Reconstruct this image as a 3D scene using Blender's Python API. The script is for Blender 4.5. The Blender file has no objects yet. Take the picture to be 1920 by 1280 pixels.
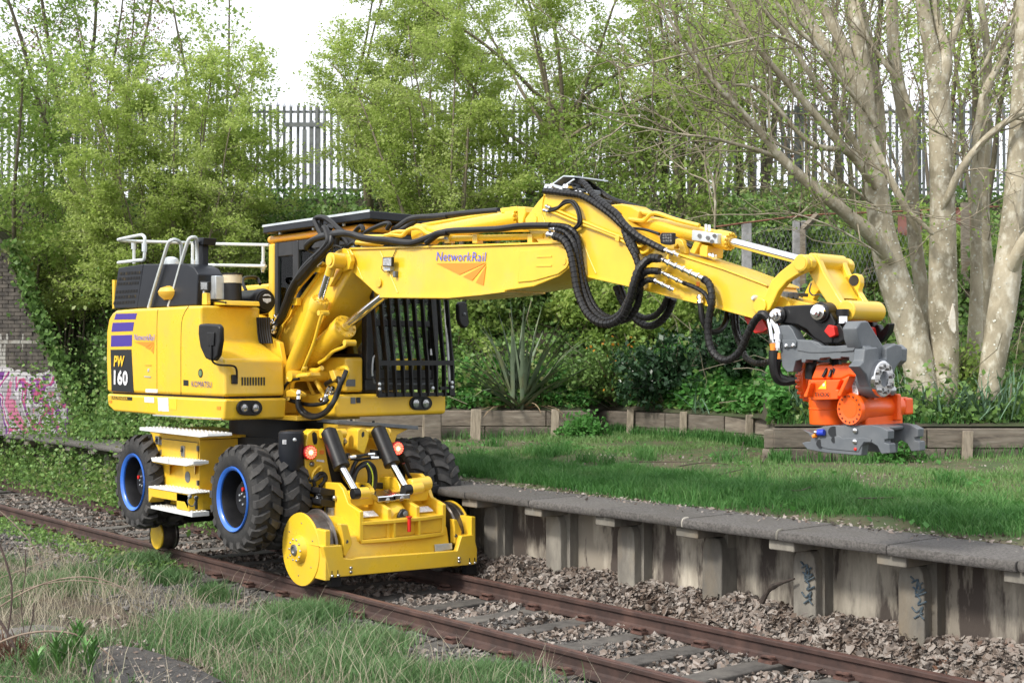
import bpy, math, random
import numpy as np
from mathutils import Vector, Matrix

# ------------------------------------------------------------------ camera, sky, sun
SC = bpy.context.scene
F = 2472.0; YAW = math.radians(39.1); PIT = math.atan(40/F)
CAM = np.array([0, -7.5, 2.2])
FH = np.array([-math.cos(YAW), math.sin(YAW), 0.0]); RT = np.array([math.sin(YAW), math.cos(YAW), 0.0]); ZZ = np.array([0, 0, 1.0])
FW = FH*math.cos(PIT)+ZZ*math.sin(PIT); UPV = ZZ*math.cos(PIT)-FH*math.sin(PIT)
cd = bpy.data.cameras.new('camera'); cam = bpy.data.objects.new('camera', cd); SC.collection.objects.link(cam)
cd.sensor_width = 22.3; cd.lens = F/1920*22.3; cd.clip_start = .1; cd.clip_end = 2000
M = Matrix.Identity(4)
for i in range(3):
    M[i][0] = RT[i]; M[i][1] = UPV[i]; M[i][2] = -FW[i]; M[i][3] = CAM[i]
cam.matrix_world = M
cd.dof.use_dof = True; cd.dof.focus_distance = 12.2; cd.dof.aperture_fstop = 3.5
SC.camera = cam

SUN_EL = math.radians(42)
sd = -RT*.72-FH*.55; sd = sd/np.linalg.norm(sd)
SUN_AZ = math.atan2(sd[0], sd[1])
w = bpy.data.worlds.new('World'); SC.world = w; w.use_nodes = True
wn = w.node_tree.nodes; wl = w.node_tree.links; wn.clear()
sky = wn.new('ShaderNodeTexSky'); sky.sky_type = 'NISHITA'; sky.sun_disc = False
sky.sun_elevation = SUN_EL; sky.sun_rotation = SUN_AZ; sky.air_density = 1.0; sky.dust_density = 4.0; sky.ozone_density = 1.0
hs = wn.new('ShaderNodeHueSaturation'); hs.inputs['Saturation'].default_value = .28
bg = wn.new('ShaderNodeBackground'); bg.inputs['Strength'].default_value = .15
wo = wn.new('ShaderNodeOutputWorld')
cm = wn.new('ShaderNodeMix'); cm.data_type = 'RGBA'; cm.inputs[0].default_value = .78; cm.inputs[7].default_value = (6.3, 6.5, 6.9, 1)   # thin even cloud
wl.new(sky.outputs[0], hs.inputs['Color']); wl.new(hs.outputs[0], cm.inputs[6]); wl.new(cm.outputs[2], bg.inputs['Color']); wl.new(bg.outputs[0], wo.inputs['Surface'])
sl = bpy.data.lights.new('sun', 'SUN'); sl.energy = 2.2; sl.angle = math.radians(9); sl.color = (1, .95, .86)
so = bpy.data.objects.new('sun', sl); SC.collection.objects.link(so); so.location = (0, -20, 30)
tosun = Vector((sd[0]*math.cos(SUN_EL), sd[1]*math.cos(SUN_EL), math.sin(SUN_EL)))
so.rotation_euler = tosun.to_track_quat('Z', 'Y').to_euler()
SC.view_settings.view_transform = 'Standard'; SC.view_settings.look = 'None'
SC.view_settings.exposure = 0.82; SC.view_settings.gamma = 1.0; SC.view_settings.use_curve_mapping = False
SC.render.engine = 'CYCLES'
SC.cycles.max_bounces = 8; SC.cycles.transparent_max_bounces = 12; SC.cycles.diffuse_bounces = 6; SC.cycles.glossy_bounces = 3
SC.cycles.transmission_bounces = 4; SC.cycles.use_denoising = True

rng = random.Random(7); nr = np.random.default_rng(11)

# ------------------------------------------------------------------ measuring: view ray against real planes
def ray(u, v): return FW+RT*(u-960)/F+UPV*(640-v)/F
def pl(u, v, n, d):
    r = ray(u, v); n = np.array(n, float); return CAM+r*((d-CAM@n)/(r@n))
def onY(p, y): return pl(p[0], p[1], (0, 1, 0), y)
def onX(p, x): return pl(p[0], p[1], (1, 0, 0), x)
def onZ(p, z): return pl(p[0], p[1], (0, 0, 1), z)
def onD(p, d):
    r = ray(*p); return CAM+r*(d/(r@FH))
def rd(r, d, z): q = CAM+RT*r+FH*d; return np.array([q[0], q[1], z])
def ud(u, d, z): return rd((u-960)/F*d, d, z)
A = math.radians(3); XS = -13.4; CA, SA = math.cos(A), math.sin(A)
def u2w(p): return np.array([XS+CA*p[0]-SA*p[1], SA*p[0]+CA*p[1], p[2]])
def w2u(p): dx = p[0]-XS; return np.array([CA*dx+SA*p[1], -SA*dx+CA*p[1], p[2]])
def uy(p, y): return w2u(pl(p[0], p[1], (-SA, CA, 0), y-SA*XS))
def ux(p, x): return w2u(pl(p[0], p[1], (CA, SA, 0), x+CA*XS))
def win(x0, y0, s):
    return lambda x, y: (x0+x/s, y0+y/s)
Z1 = win(180, 420, 3.2); Z2 = win(480, 380, 3.0476); Z3 = win(180, 770, 3.555); Z4 = win(520, 770, 3.555)
Z5 = win(980, 320, 3.2); Z6 = win(1380, 460, 3.0476); ZA = win(1000, 320, 6.4); ZB = win(560, 380, 6.4)
ZC = win(480, 560, 5.332); ZD = win(640, 540, 4.925); ZE = win(1420, 460, 5.8167); ZF = win(1440, 640, 5.5667)
ZG = win(560, 0, 2.667); ZH = win(1160, 0, 2.37); ZI = win(1400, 400, 2.56)
def q(zf, *pts): return [zf(*p) for p in pts]

# ------------------------------------------------------------------ mesh building
def unit(a): a = np.array(a, float); return a/(np.linalg.norm(a)+1e-12)
def smooth(pts, n=4):
    P = [np.array(p, float) for p in pts]
    if len(P) < 3 or n < 2: return P
    out = []
    for i in range(len(P)-1):
        a = P[max(i-1, 0)]; b = P[i]; c = P[i+1]; d = P[min(i+2, len(P)-1)]
        for k in range(n):
            t = k/n
            out.append(.5*((2*b)+(-a+c)*t+(2*a-5*b+4*c-d)*t*t+(-a+3*b-3*c+d)*t**3))
    out.append(P[-1]); return out
class MB:
    def __init__(s, xf=None): s.v = []; s.f = []; s.xf = xf
    def add(s, V, Fs):
        o = len(s.v); s.v += [np.array(p, float) for p in V]; s.f += [tuple(i+o for i in f) for f in Fs]; return s
    def box(s, lo, hi):
        (a, b, c), (d, e, f) = lo, hi
        return s.add([(a,b,c),(d,b,c),(d,e,c),(a,e,c),(a,b,f),(d,b,f),(d,e,f),(a,e,f)],
                     [(3,2,1,0),(4,5,6,7),(0,1,5,4),(1,2,6,5),(2,3,7,6),(3,0,4,7)])
    def obox(s, c, ax, ay, az):
        c, ax, ay, az = (np.array(t, float) for t in (c, ax, ay, az))
        V = [c+i*ax+j*ay+k*az for k in (-1, 1) for (i, j) in ((-1,-1),(1,-1),(1,1),(-1,1))]
        return s.add(V, [(3,2,1,0),(4,5,6,7),(0,1,5,4),(1,2,6,5),(2,3,7,6),(3,0,4,7)])
    def prism(s, poly, off):
        P = [np.array(p, float) for p in poly]; off = np.array(off, float); n = len(P)
        nn = np.zeros(3)
        for i in range(n): nn += np.cross(P[i], P[(i+1) % n])
        if nn@off > 0: P = P[::-1]
        return s.add(P+[p+off for p in P], [tuple(range(n)), tuple(range(2*n-1, n-1, -1))]+[(i, i+n, (i+1) % n+n, (i+1) % n) for i in range(n)])
    def tube(s, pts, r, seg=8, sm=1, cap=True):
        P = smooth(pts, sm); n = len(P)
        R = np.interp(np.linspace(0, 1, n), np.linspace(0, 1, len(r)), r) if hasattr(r, '__len__') else [r]*n
        T = [unit(P[min(i+1, n-1)]-P[max(i-1, 0)]) for i in range(n)]
        a = np.array([0, 0, 1.0]) if abs(T[0][2]) < .9 else np.array([1.0, 0, 0])
        N = unit(np.cross(T[0], a)); V = []
        cs = [(math.cos(2*math.pi*k/seg), math.sin(2*math.pi*k/seg)) for k in range(seg)]
        for i in range(n):
            N = unit(N-T[i]*(N@T[i])); B = np.cross(T[i], N)
            V += [P[i]+R[i]*(c*N+d*B) for c, d in cs]
        Fs = [(i*seg+k, i*seg+(k+1) % seg, (i+1)*seg+(k+1) % seg, (i+1)*seg+k) for i in range(n-1) for k in range(seg)]
        if cap: Fs += [tuple(range(seg-1, -1, -1)), tuple(range((n-1)*seg, n*seg))]
        return s.add(V, Fs)
    def cyl(s, a, b, r, r2=None, seg=20): return s.tube([a, b], [r, r if r2 is None else r2], seg)
    def lathe(s, c, ax, prof, seg=32, closed=False, cap0=True):
        c = np.array(c, float); ax = unit(ax); a = np.array([0, 0, 1.0]) if abs(ax[2]) < .9 else np.array([1.0, 0, 0])
        N = unit(np.cross(ax, a)); B = np.cross(ax, N); V = []
        for t, r in prof:
            V += [c+ax*t+r*(math.cos(2*math.pi*k/seg)*N+math.sin(2*math.pi*k/seg)*B) for k in range(seg)]
        m = len(prof); Fs = []
        for i in range(m if closed else m-1):
            j = (i+1) % m
            Fs += [(i*seg+k, i*seg+(k+1) % seg, j*seg+(k+1) % seg, j*seg+k) for k in range(seg)]
        if not closed: Fs += ([tuple(range(seg-1, -1, -1))] if cap0 else [])+[tuple(range((m-1)*seg, m*seg))]
        return s.add(V, Fs)
    def ball(s, c, r, seg=12):
        n = seg//2
        return s.lathe(np.array(c)-np.array([0, 0, 0]), (0, 0, 1), [(-r*math.cos(math.pi*i/n), max(r*math.sin(math.pi*i/n), 1e-4)) for i in range(n+1)], seg)
    def dome(s, c, ax, r, h, seg=12): return s.lathe(c, ax, [(0, r), (h*.6, r*.9), (h, r*.5)], seg)

WL = {}
def wloc(o): return WL.get(o.name, np.zeros(3)) if o else np.zeros(3)
def empty(name, loc, label, cat, group=None, kind=None):
    o = bpy.data.objects.new(name, None); SC.collection.objects.link(o); o.location = tuple(loc); o.empty_display_size = .3
    WL[o.name] = np.array(loc, float); tag(o, label, cat, group, kind); return o
def tag(o, label=None, cat=None, group=None, kind=None):
    if label: o['label'] = label
    if cat: o['category'] = cat
    if group: o['group'] = group
    if kind: o['kind'] = kind
    return o
def link(name, me, parent=None, loc=None):
    o = bpy.data.objects.new(name, me); SC.collection.objects.link(o)
    if parent:
        o.parent = parent
        if loc is None: o.location = tuple(-wloc(parent)); WL[o.name] = np.zeros(3)
        else: o.location = tuple(loc); WL[o.name] = wloc(parent)+np.array(loc)
    elif loc is not None: o.location = tuple(loc); WL[o.name] = np.array(loc, float)
    return o
def ob(name, mb, mat, parent=None, bev=0, ang=35, seg=2, loc=None, label=None, kind=None):
    V = [mb.xf(p) for p in mb.v] if mb.xf else mb.v
    me = bpy.data.meshes.new(name); me.from_pydata([tuple(p) for p in V], [], mb.f); me.update()
    me.materials.append(mat)
    me.shade_smooth(); me.set_sharp_from_angle(angle=math.radians(ang))
    o = link(name, me, parent, loc)
    if bev:
        b = o.modifiers.new('edge', 'BEVEL'); b.width = bev; b.segments = seg; b.limit_method = 'ANGLE'; b.angle_limit = math.radians(40); b.harden_normals = True
    if label: o['label'] = label
    if kind: o['kind'] = kind
    return o
def text(name, s, p0, p1, up, hgt, mat, parent, xf=None, shear=0, bold=0, depth=.003, ctr=False):
    """lettering fitted from p0 to p1 (baseline), letters hgt tall"""
    cu = bpy.data.curves.new(name, 'FONT'); cu.body = s; cu.size = 1; cu.extrude = 0; cu.shear = shear; cu.offset = bold; cu.resolution_u = 3; cu.space_character = 1.06
    t = bpy.data.objects.new(name, cu); me = bpy.data.meshes.new_from_object(t)
    bpy.data.objects.remove(t)
    co = np.array([v.co[:] for v in me.vertices]); w0, w1 = co[:, 0].min(), co[:, 0].max(); h0, h1 = 0, co[:, 1].max()
    p0 = np.array(p0, float); p1 = np.array(p1, float); X = (p1-p0)/(w1-w0); U = unit(up)*hgt/h1; Nn = unit(np.cross(X, U))*depth
    W = [p0+(c[0]-w0)*X+c[1]*U+Nn for c in co]
    if xf: W = [xf(p) for p in W]
    for v, p in zip(me.vertices, W): v.co = p
    me.update(); me.materials.clear(); me.materials.append(mat)
    return link(name, me, parent)

# ------------------------------------------------------------------ materials
def mk(name, c1, c2=None, scale=4, rough=.5, metal=0, bump=0, bscale=60, coat=0, detail=5, lo=.4, hi=.62, stretch=None, c3=None, s3=1.2, spec=.5, rvar=0, orand=0):
    m = bpy.data.materials.new(name); m.use_nodes = True; nt = m.node_tree; N = nt.nodes; L = nt.links
    b = N['Principled BSDF']; b.inputs['Roughness'].default_value = rough; b.inputs['Metallic'].default_value = metal
    b.inputs['Coat Weight'].default_value = coat; b.inputs['Coat Roughness'].default_value = .12; b.inputs['Specular IOR Level'].default_value = spec
    b.inputs['Base Color'].default_value = (*c1, 1)
    geo = N.new('ShaderNodeNewGeometry'); src = geo.outputs['Position']
    if stretch:
        mp = N.new('ShaderNodeMapping'); mp.inputs['Scale'].default_value = stretch; L.new(src, mp.inputs[0]); src = mp.outputs[0]
    def noise(sc, det=detail):
        n = N.new('ShaderNodeTexNoise'); n.inputs['Scale'].default_value = sc; n.inputs['Detail'].default_value = det; n.inputs['Roughness'].default_value = .62
        L.new(src, n.inputs['Vector']); return n
    def ramp(out, a, c):
        r = N.new('ShaderNodeMapRange'); r.inputs[1].default_value = a; r.inputs[2].default_value = c; L.new(out, r.inputs[0]); return r.outputs[0]
    if c2:
        n = noise(scale); f = ramp(n.outputs[0], lo, hi)
        mx = N.new('ShaderNodeMix'); mx.data_type = 'RGBA'; mx.inputs[6].default_value = (*c1, 1); mx.inputs[7].default_value = (*c2, 1)
        L.new(f, mx.inputs[0]); col = mx.outputs[2]
        if c3:
            n3 = noise(s3); f3 = ramp(n3.outputs[0], .5, .7); m3 = N.new('ShaderNodeMix'); m3.data_type = 'RGBA'
            L.new(f3, m3.inputs[0]); L.new(col, m3.inputs[6]); m3.inputs[7].default_value = (*c3, 1); col = m3.outputs[2]
        if orand:
            oi = N.new('ShaderNodeObjectInfo'); r0 = N.new('ShaderNodeMapRange'); r0.inputs[3].default_value = 1-orand; r0.inputs[4].default_value = 1+orand; L.new(oi.outputs['Random'], r0.inputs[0])
            hv = N.new('ShaderNodeHueSaturation'); L.new(r0.outputs[0], hv.inputs['Value']); L.new(col, hv.inputs['Color']); col = hv.outputs[0]
        L.new(col, b.inputs['Base Color'])
        if rvar:
            rr = N.new('ShaderNodeMapRange'); rr.inputs[3].default_value = rough-rvar; rr.inputs[4].default_value = rough+rvar; L.new(f, rr.inputs[0]); L.new(rr.outputs[0], b.inputs['Roughness'])
    if bump:
        n = noise(bscale, 4); bp = N.new('ShaderNodeBump'); bp.inputs['Strength'].default_value = bump; bp.inputs['Distance'].default_value = .02
        L.new(n.outputs[0], bp.inputs['Height']); L.new(bp.outputs[0], b.inputs['Normal'])
    return m
def mk_leaf(name, cols, trans=.4, rough=.55, pscale=.8):
    """leaf colour picked per leaf (rnd) with slow drift over the plant; light passes through"""
    m = bpy.data.materials.new(name); m.use_nodes = True; nt = m.node_tree; N = nt.nodes; L = nt.links
    b = N['Principled BSDF']; b.inputs['Roughness'].default_value = rough; b.inputs['Specular IOR Level'].default_value = .3
    at = N.new('ShaderNodeAttribute'); at.attribute_name = 'rnd'
    geo = N.new('ShaderNodeNewGeometry'); no = N.new('ShaderNodeTexNoise'); no.inputs['Scale'].default_value = pscale; no.inputs['Detail'].default_value = 3
    L.new(geo.outputs['Position'], no.inputs['Vector'])
    ad = N.new('ShaderNodeMath'); ad.operation = 'MULTIPLY_ADD'; ad.inputs[1].default_value = .55; L.new(at.outputs['Fac'], ad.inputs[0])
    mp = N.new('ShaderNodeMapRange'); mp.inputs[1].default_value = .3; mp.inputs[2].default_value = .7; mp.inputs[4].default_value = .45; L.new(no.outputs[0], mp.inputs[0]); L.new(mp.outputs[0], ad.inputs[2])
    cr = N.new('ShaderNodeValToRGB'); e = cr.color_ramp.elements
    while len(e) < len(cols): e.new(.5)
    for i, c in enumerate(cols): e[i].position = i/(len(cols)-1); e[i].color = (*c, 1)
    L.new(ad.outputs[0], cr.inputs[0]); L.new(cr.outputs[0], b.inputs['Base Color'])
    if trans:
        t = N.new('ShaderNodeBsdfTranslucent'); L.new(cr.outputs[0], t.inputs[0]); ms = N.new('ShaderNodeMixShader'); ms.inputs[0].default_value = trans
        L.new(b.outputs[0], ms.inputs[1]); L.new(t.outputs[0], ms.inputs[2]); L.new(ms.outputs[0], N['Material Output'].inputs[0])
    return m
YEL = mk('yellow_paint', (.78, .50, .028), (.72, .45, .03), 2.2, .34, coat=.3, bump=.02, bscale=25, rvar=.07, c3=(.66, .44, .06), s3=2.6)
YELD = mk('yellow_paint_dusty', (.74, .455, .03), (.64, .40, .04), 3, .4, coat=.2, bump=.03, bscale=30, rvar=.08)
BLK = mk('black_paint', (.007, .007, .008), (.013, .0125, .013), 6, .42, bump=.02, spec=.35)
BLKM = mk('black_hose', (.006, .006, .007), (.011, .0105, .01), 14, .42, bump=.05, bscale=90, spec=.4)
NAVY = mk('dark_blue_grey_paint', (.010, .012, .017), (.014, .016, .021), 3, .45, spec=.35)
RUB = mk('tyre_rubber', (.014, .0138, .014), (.032, .03, .028), 9, .78, bump=.25, bscale=60, lo=.42, hi=.7)
LUG = mk('dusty_tread', (.045, .043, .042), (.026, .025, .025), 14, .85, bump=.2, bscale=70, c3=(.085, .08, .075), s3=7)
BLUE = mk('blue_rim_paint', (.035, .16, .62), (.03, .13, .52), 5, .35, coat=.2)
WHT = mk('white_paint', (.72, .74, .74), (.62, .64, .64), 4, .35)
GALV = mk('galvanised_tube', (.62, .66, .66), (.52, .56, .56), 9, .42, metal=.15)
GRY = mk('dark_grey_paint', (.10, .112, .125), (.135, .145, .155), 5, .45, bump=.05, bscale=30)
ORG = mk('orange_paint', (.86, .118, .008), (.80, .10, .008), 3, .35, coat=.25, bump=.02, bscale=30)
RED = mk('red_paint', (.6, .02, .012), (.45, .015, .01), 8, .4)
CHR = mk('polished_chrome', (.82, .82, .83), None, rough=.12, metal=1)
STL = mk('bare_steel', (.42, .42, .42), (.3, .29, .28), 12, .32, metal=.9)
ZNC = mk('zinc_plate', (.62, .66, .68), (.5, .54, .57), 7, .4, metal=.5)
WSTL = mk('worn_wheel_steel', (.2, .185, .17), (.11, .095, .085), 8, .38, metal=.8)
PURP = mk('purple_print', (.055, .03, .26), None, rough=.4)
BLUP = mk('blue_print', (.1, .12, .55), None, rough=.4)
ORGP = mk('orange_print', (.85, .24, .02), None, rough=.4)
BLKP = mk('black_print', (.012, .014, .016), None, rough=.4)
WHTP = mk('white_print', (.8, .8, .8), (.55, .55, .58), 40, .5)
YELP = mk('yellow_print', (.85, .52, .03), None, rough=.4)
CABD = mk('cab_trim', (.016, .017, .019), (.026, .026, .028), 6, .5)
SEAT = mk('seat_fabric', (.16, .17, .18), (.11, .12, .13), 20, .8)
BLUV = mk('blue_cap', (.02, .05, .45), None, rough=.4)
AMB = mk('fluid_plastic', (.6, .52, .36), (.5, .42, .28), 8, .35)
def mk_glass(name, tint, refl=.12):
    m = bpy.data.materials.new(name); m.use_nodes = True; nt = m.node_tree; N = nt.nodes; L = nt.links; N.remove(N['Principled BSDF'])
    t = N.new('ShaderNodeBsdfTransparent'); t.inputs[0].default_value = (*tint, 1); g = N.new('ShaderNodeBsdfGlossy'); g.inputs['Roughness'].default_value = .02
    lw = N.new('ShaderNodeFresnel'); lw.inputs[0].default_value = 1.22
    ms = N.new('ShaderNodeMixShader'); L.new(lw.outputs[0], ms.inputs[0]); L.new(t.outputs[0], ms.inputs[1]); L.new(g.outputs[0], ms.inputs[2]); L.new(ms.outputs[0], N['Material Output'].inputs[0]); return m
GLASS = mk_glass('window_glass', (.82, .87, .85))
LENS = mk('lamp_lens', (.55, .55, .55), (.2, .2, .2), 90, .1, metal=.6)
def mk_emit(name, c, s):
    m = bpy.data.materials.new(name); m.use_nodes = True; b = m.node_tree.nodes['Principled BSDF']; b.inputs['Base Color'].default_value = (*c, 1)
    b.inputs['Emission Color'].default_value = (*c, 1); b.inputs['Emission Strength'].default_value = s; return m
LEDR = mk_emit('red_led', (1, .09, .05), 2.6); LEDC = mk_emit('warm_led', (1, .45, .22), 2.2)
REDL = mk('red_lens', (.5, .02, .02), None, rough=.2)
RUST = mk('rusty_rail', (.055, .029, .023), (.034, .019, .016), 8, .75, bump=.15, bscale=70, c3=(.085, .046, .036), s3=3)
RAILT = mk('rail_head', (.12, .062, .05), (.075, .042, .036), 10, .55, bump=.08, bscale=60)
CONC = mk('weathered_concrete', (.14, .13, .118), (.085, .08, .073), 5, .92, bump=.5, bscale=50, c3=(.20, .185, .165), s3=2.2)
# ------------------------------------------------------------------ ground
def vn(x, y, s=0):
    """smooth lattice noise 0..1"""
    x = np.asarray(x, float); y = np.asarray(y, float); xi = np.floor(x); yi = np.floor(y); fx = x-xi; fy = y-yi; fx = fx*fx*(3-2*fx); fy = fy*fy*(3-2*fy)
    def h(a, b): v = np.sin(a*127.1+b*311.7+s*74.7)*43758.5453; return v-np.floor(v)
    return (h(xi,yi)*(1-fx)+h(xi+1,yi)*fx)*(1-fy)+(h(xi,yi+1)*(1-fx)+h(xi+1,yi+1)*fx)*fy
PE = .87; PZ = .85
def zlow(X, Y):
    X = np.asarray(X, float); Y = np.asarray(Y, float)
    z = np.interp(Y, [-30,-6,-3.6,-2.2,-1.2,-.9,.8,.9,1.2,1.6], [.1,.05,-.04,-.12,-.19,-.19,-.19,-.13,.11,.14])
    return z+(vn(X*3, Y*3, 1)-.5)*.05+(vn(X*9, Y*9, 2)-.5)*.03*(np.abs(Y) < 4)
def zplat(X, Y):
    return PZ-.01+np.maximum(np.asarray(Y, float)-1.5, 0)*.022+(vn(np.asarray(X)*1.3, np.asarray(Y)*1.3, 4)-.5)*.05*(np.asarray(Y) > 1.7)
def D0(u): return np.interp(u, [-400,140,230,600,1104,1130,1440,1441,2600], [26.6,26.0,23.4,22.2,22.3,23,19.4,17.15,17.0])
def zbank(u, d):
    u = np.asarray(u, float); d = np.asarray(d, float); d0 = D0(u); z0 = np.interp(u, [520,640], [.92,1.36]); t = np.clip((d-d0)/(29.2-d0), 0, 1)
    r = (u-960)/F*d
    return z0+(5.85-z0)*(t**1.05)+(vn(r*.9, d*.9, 5)-.5)*.5*np.minimum(t*4, 1)*(d < 29)
def grid(name, nx, ny, fn, mat, kind='structure'):
    a, b = np.meshgrid(np.linspace(0, 1, nx), np.linspace(0, 1, ny)); V = fn(a.ravel(), b.ravel())
    me = bpy.data.meshes.new(name); i = np.arange(nx*ny).reshape(ny, nx); Q = np.stack([i[:-1,:-1], i[:-1,1:], i[1:,1:], i[1:,:-1]], -1).reshape(-1, 4)
    quads(me, V, Q); me.materials.append(mat); me.shade_smooth(); o = link(name, me); tag(o, None, None, None, kind); return o
def quads(me, V, Q):
    n = Q.shape[1]; me.vertices.add(len(V)); me.vertices.foreach_set('co', np.asarray(V, np.float32).ravel()); me.loops.add(Q.size); me.loops.foreach_set('vertex_index', Q.ravel().astype(np.int32))
    me.polygons.add(len(Q)); me.polygons.foreach_set('loop_start', np.arange(0, Q.size, n, dtype=np.int32)); me.polygons.foreach_set('loop_total', np.full(len(Q), n, np.int32)); me.update(calc_edges=True)
def cards(name, V, nper, mat, parent=None, label=None, kind=None, cat=None, smoothed=False):
    """V: (N, nper, 3) one face each; every face gets its own random value"""
    N = len(V); me = bpy.data.meshes.new(name); quads(me, V.reshape(-1, 3), np.arange(N*nper).reshape(N, nper)); me.materials.append(mat)
    at = me.attributes.new('rnd', 'FLOAT', 'FACE'); at.data.foreach_set('value', nr.random(N).astype(np.float32)); o = link(name, me, parent)
    if not parent and label: tag(o, label, cat, None, kind)
    elif kind: o['kind'] = kind
    return o
def nrm(a): return a/(np.linalg.norm(a, axis=-1, keepdims=True)+1e-9)
def leaf_quads(P, size, up=.6, asp=.55, sv=.35):
    N = len(P); n = nrm(nr.normal(size=(N,3))*np.array([1,1,.6])+np.array([0,0,up])); t = nrm(np.cross(n, nr.normal(size=(N,3)))); b = np.cross(n, t)
    s = (size*(1+sv*nr.normal(size=N)).clip(.4, 2))[:,None]; V = np.stack([P-t*s*.5, P+b*s*asp*.5+t*s*.05+n*s*.08, P+t*s*.5, P-b*s*asp*.5+t*s*.05+n*s*.08], 1); return V
SOIL = mk('leafy_soil', (.075,.055,.036), (.04,.032,.022), 7, .95, bump=.6, bscale=40, c3=(.05,.075,.02), s3=1.1)
GRAV = mk('ballast_stone', (.12,.112,.104), (.05,.047,.043), 38, .95, bump=1.0, bscale=45, c3=(.15,.12,.095), s3=2, lo=.35, hi=.65)
BANK = mk('bank_soil', (.05,.042,.026), (.022,.026,.012), 5, .95, bump=.5, bscale=20, c3=(.04,.06,.018), s3=.9)
TURF = mk('turf_soil', (.045,.075,.02), (.085,.075,.036), 3.5, .95, bump=.5, bscale=60, c3=(.11,.085,.055), s3=.9)
gm = GRAV.copy(); gm.name = 'track_ground'
grid('ballast', 420, 90, lambda a, b: (lambda X, Y: np.stack([X, Y, zlow(X, Y)], 1))(-62+64*a, -2.3+3.9*b), GRAV)
def verge_(a, b): X = -62+64*a; Y = -30+27.7*b**.5; return np.stack([X, Y, zlow(X, Y)], 1)
grid('verge', 320, 110, verge_, SOIL)
grid('platform_lawn', 220, 60, lambda a, b: (lambda X, Y: np.stack([X, Y, zplat(X, Y)], 1))(-62+66*a, 1.55+14*b), TURF)
def bank_(a, b):
    u = -1500+5200*a; d0 = D0(u); d = d0+.05+(30.2-d0)*b; z = zbank(u, d); Q = CAM+RT*((u-960)/F*d)[:,None]+FH*d[:,None]; return np.stack([Q[:,0], Q[:,1], z], 1)
grid('bank', 200, 60, bank_, BANK)
def top_(a, b): u = -6000+14000*a; d = 29.9+900*b**3; Q = CAM+RT*((u-960)/F*d)[:,None]+FH*d[:,None]; return np.stack([Q[:,0], Q[:,1], 5.8+0*d], 1)
grid('upper_ground', 30, 20, top_, BANK)
far = grid('ground', 8, 8, lambda a, b: np.stack([-700+1400*a, -700+1400*b, -1.2+0*a], 1), SOIL)

# ------------------------------------------------------------------ track
TK = empty('railway_track', (-10, 0, -.2), 'rusty single railway track on old grey sleepers', 'railway track', kind='structure')
prof = [(-.07,-.16),(.07,-.16),(.07,-.148),(.018,-.128),(.0085,-.11),(.0085,-.048),(.034,-.036),(.036,-.008),(.028,0),(-.028,0),(-.036,-.008),(-.034,-.036),(-.0085,-.048),(-.0085,-.11),(-.018,-.128),(-.07,-.148)]
for y in (-.752, .752):
    r = ob('rail', MB().prism([(-60, y+a, b) for a, b in prof], (62.5,0,0)), RUST, TK, ang=25)
    ob('rail_head', MB().box((-60, y-.024, .0005), (2.5, y+.024, .0035)), RAILT, r)
SLP = mk('old_sleeper', (.10,.092,.084), (.06,.055,.05), 9, .92, bump=.4, bscale=60, c3=(.13,.12,.105), s3=3, orand=.2)
sm_ = MB().box((-.12,-1.28,-.1), (.12,1.28,0)); s0 = None; c0 = None
xs = [-9.7+.72*k for k in range(-34, 13)]
CLIP = mk('rusty_clip', (.12,.06,.045), (.06,.032,.026), 15, .8, bump=.2)
for x in xs:
    if s0 is None: s0 = ob('sleeper', sm_, SLP, TK, bev=.015, loc=(0,0,0)); s = s0
    else: s = s0.copy(); SC.collection.objects.link(s)
    s.location = (x-(-10)+rng.uniform(-.015,.015), rng.uniform(-.03,.03), -.158+.2+rng.uniform(-.008,.004)); s.rotation_euler = (0, 0, rng.uniform(-.012,.012))
    if x < -21: continue
    for y in (-.752, .752):
        for sg in (-1, 1):
            if c0 is None:
                mb = MB(); mb.tube([(-.06,-.0,.01),(-.05,-.03,.035),(.0,-.045,.045),(.045,-.03,.04),(.05,.01,.03),(.02,.03,.03),(-.02,.02,.028),(-.03,-.01,.02)], .012, 6, 3); mb.box((-.07,-.05,-.01), (.07,.03,.012)); c0 = ob('rail_clip', mb, CLIP, TK, loc=(0,0,0)); c = c0
            else: c = c0.copy(); SC.collection.objects.link(c)
            c.location = (x+10, y+sg*.098, -.15+.2); c.rotation_euler = (0, 0, 0 if sg < 0 else math.pi)

# ------------------------------------------------------------------ concrete platform
PF = empty('station_platform', (-10, 1.2, 0), 'weathered concrete platform edge with bracket posts beside the track', 'platform')
PAN = mk('stained_panel', (.21,.185,.15), (.055,.043,.036), 1.25, .9, bump=.3, bscale=30, c3=(.44,.40,.33), s3=1.4, stretch=(2.2,2.2,.5), lo=.46, hi=.495, orand=.3, detail=6)
PST = mk('post_concrete', (.21,.195,.165), (.12,.11,.095), 4, .9, bump=.25, bscale=60, stretch=(1,1,.35), c3=(.19,.155,.11), s3=2.3, orand=.3)
COP = mk('coping_concrete', (.15,.14,.132), (.075,.07,.066), 45, .92, bump=.9, bscale=110, c3=(.10,.092,.082), s3=2.0, detail=8, orand=.14)
TARM = mk('dark_slab', (.07,.066,.064), (.035,.034,.033), 40, .95, bump=.8, bscale=120, c3=(.09,.08,.07), s3=1.5)
def coping_mesh(L):
    pr = [(0,.0),(-.012,-.03),(-.008,-.06),(.01,-.08),(.75,-.08),(.75,0),(.03,0),(.012,-.006)]
    return MB().prism([(-L/2, a, b) for a, b in pr], (L,0,0))
cp = None; p0_ = None
jx = [-10.03+1.04*k for k in range(-26, 12)]
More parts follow.
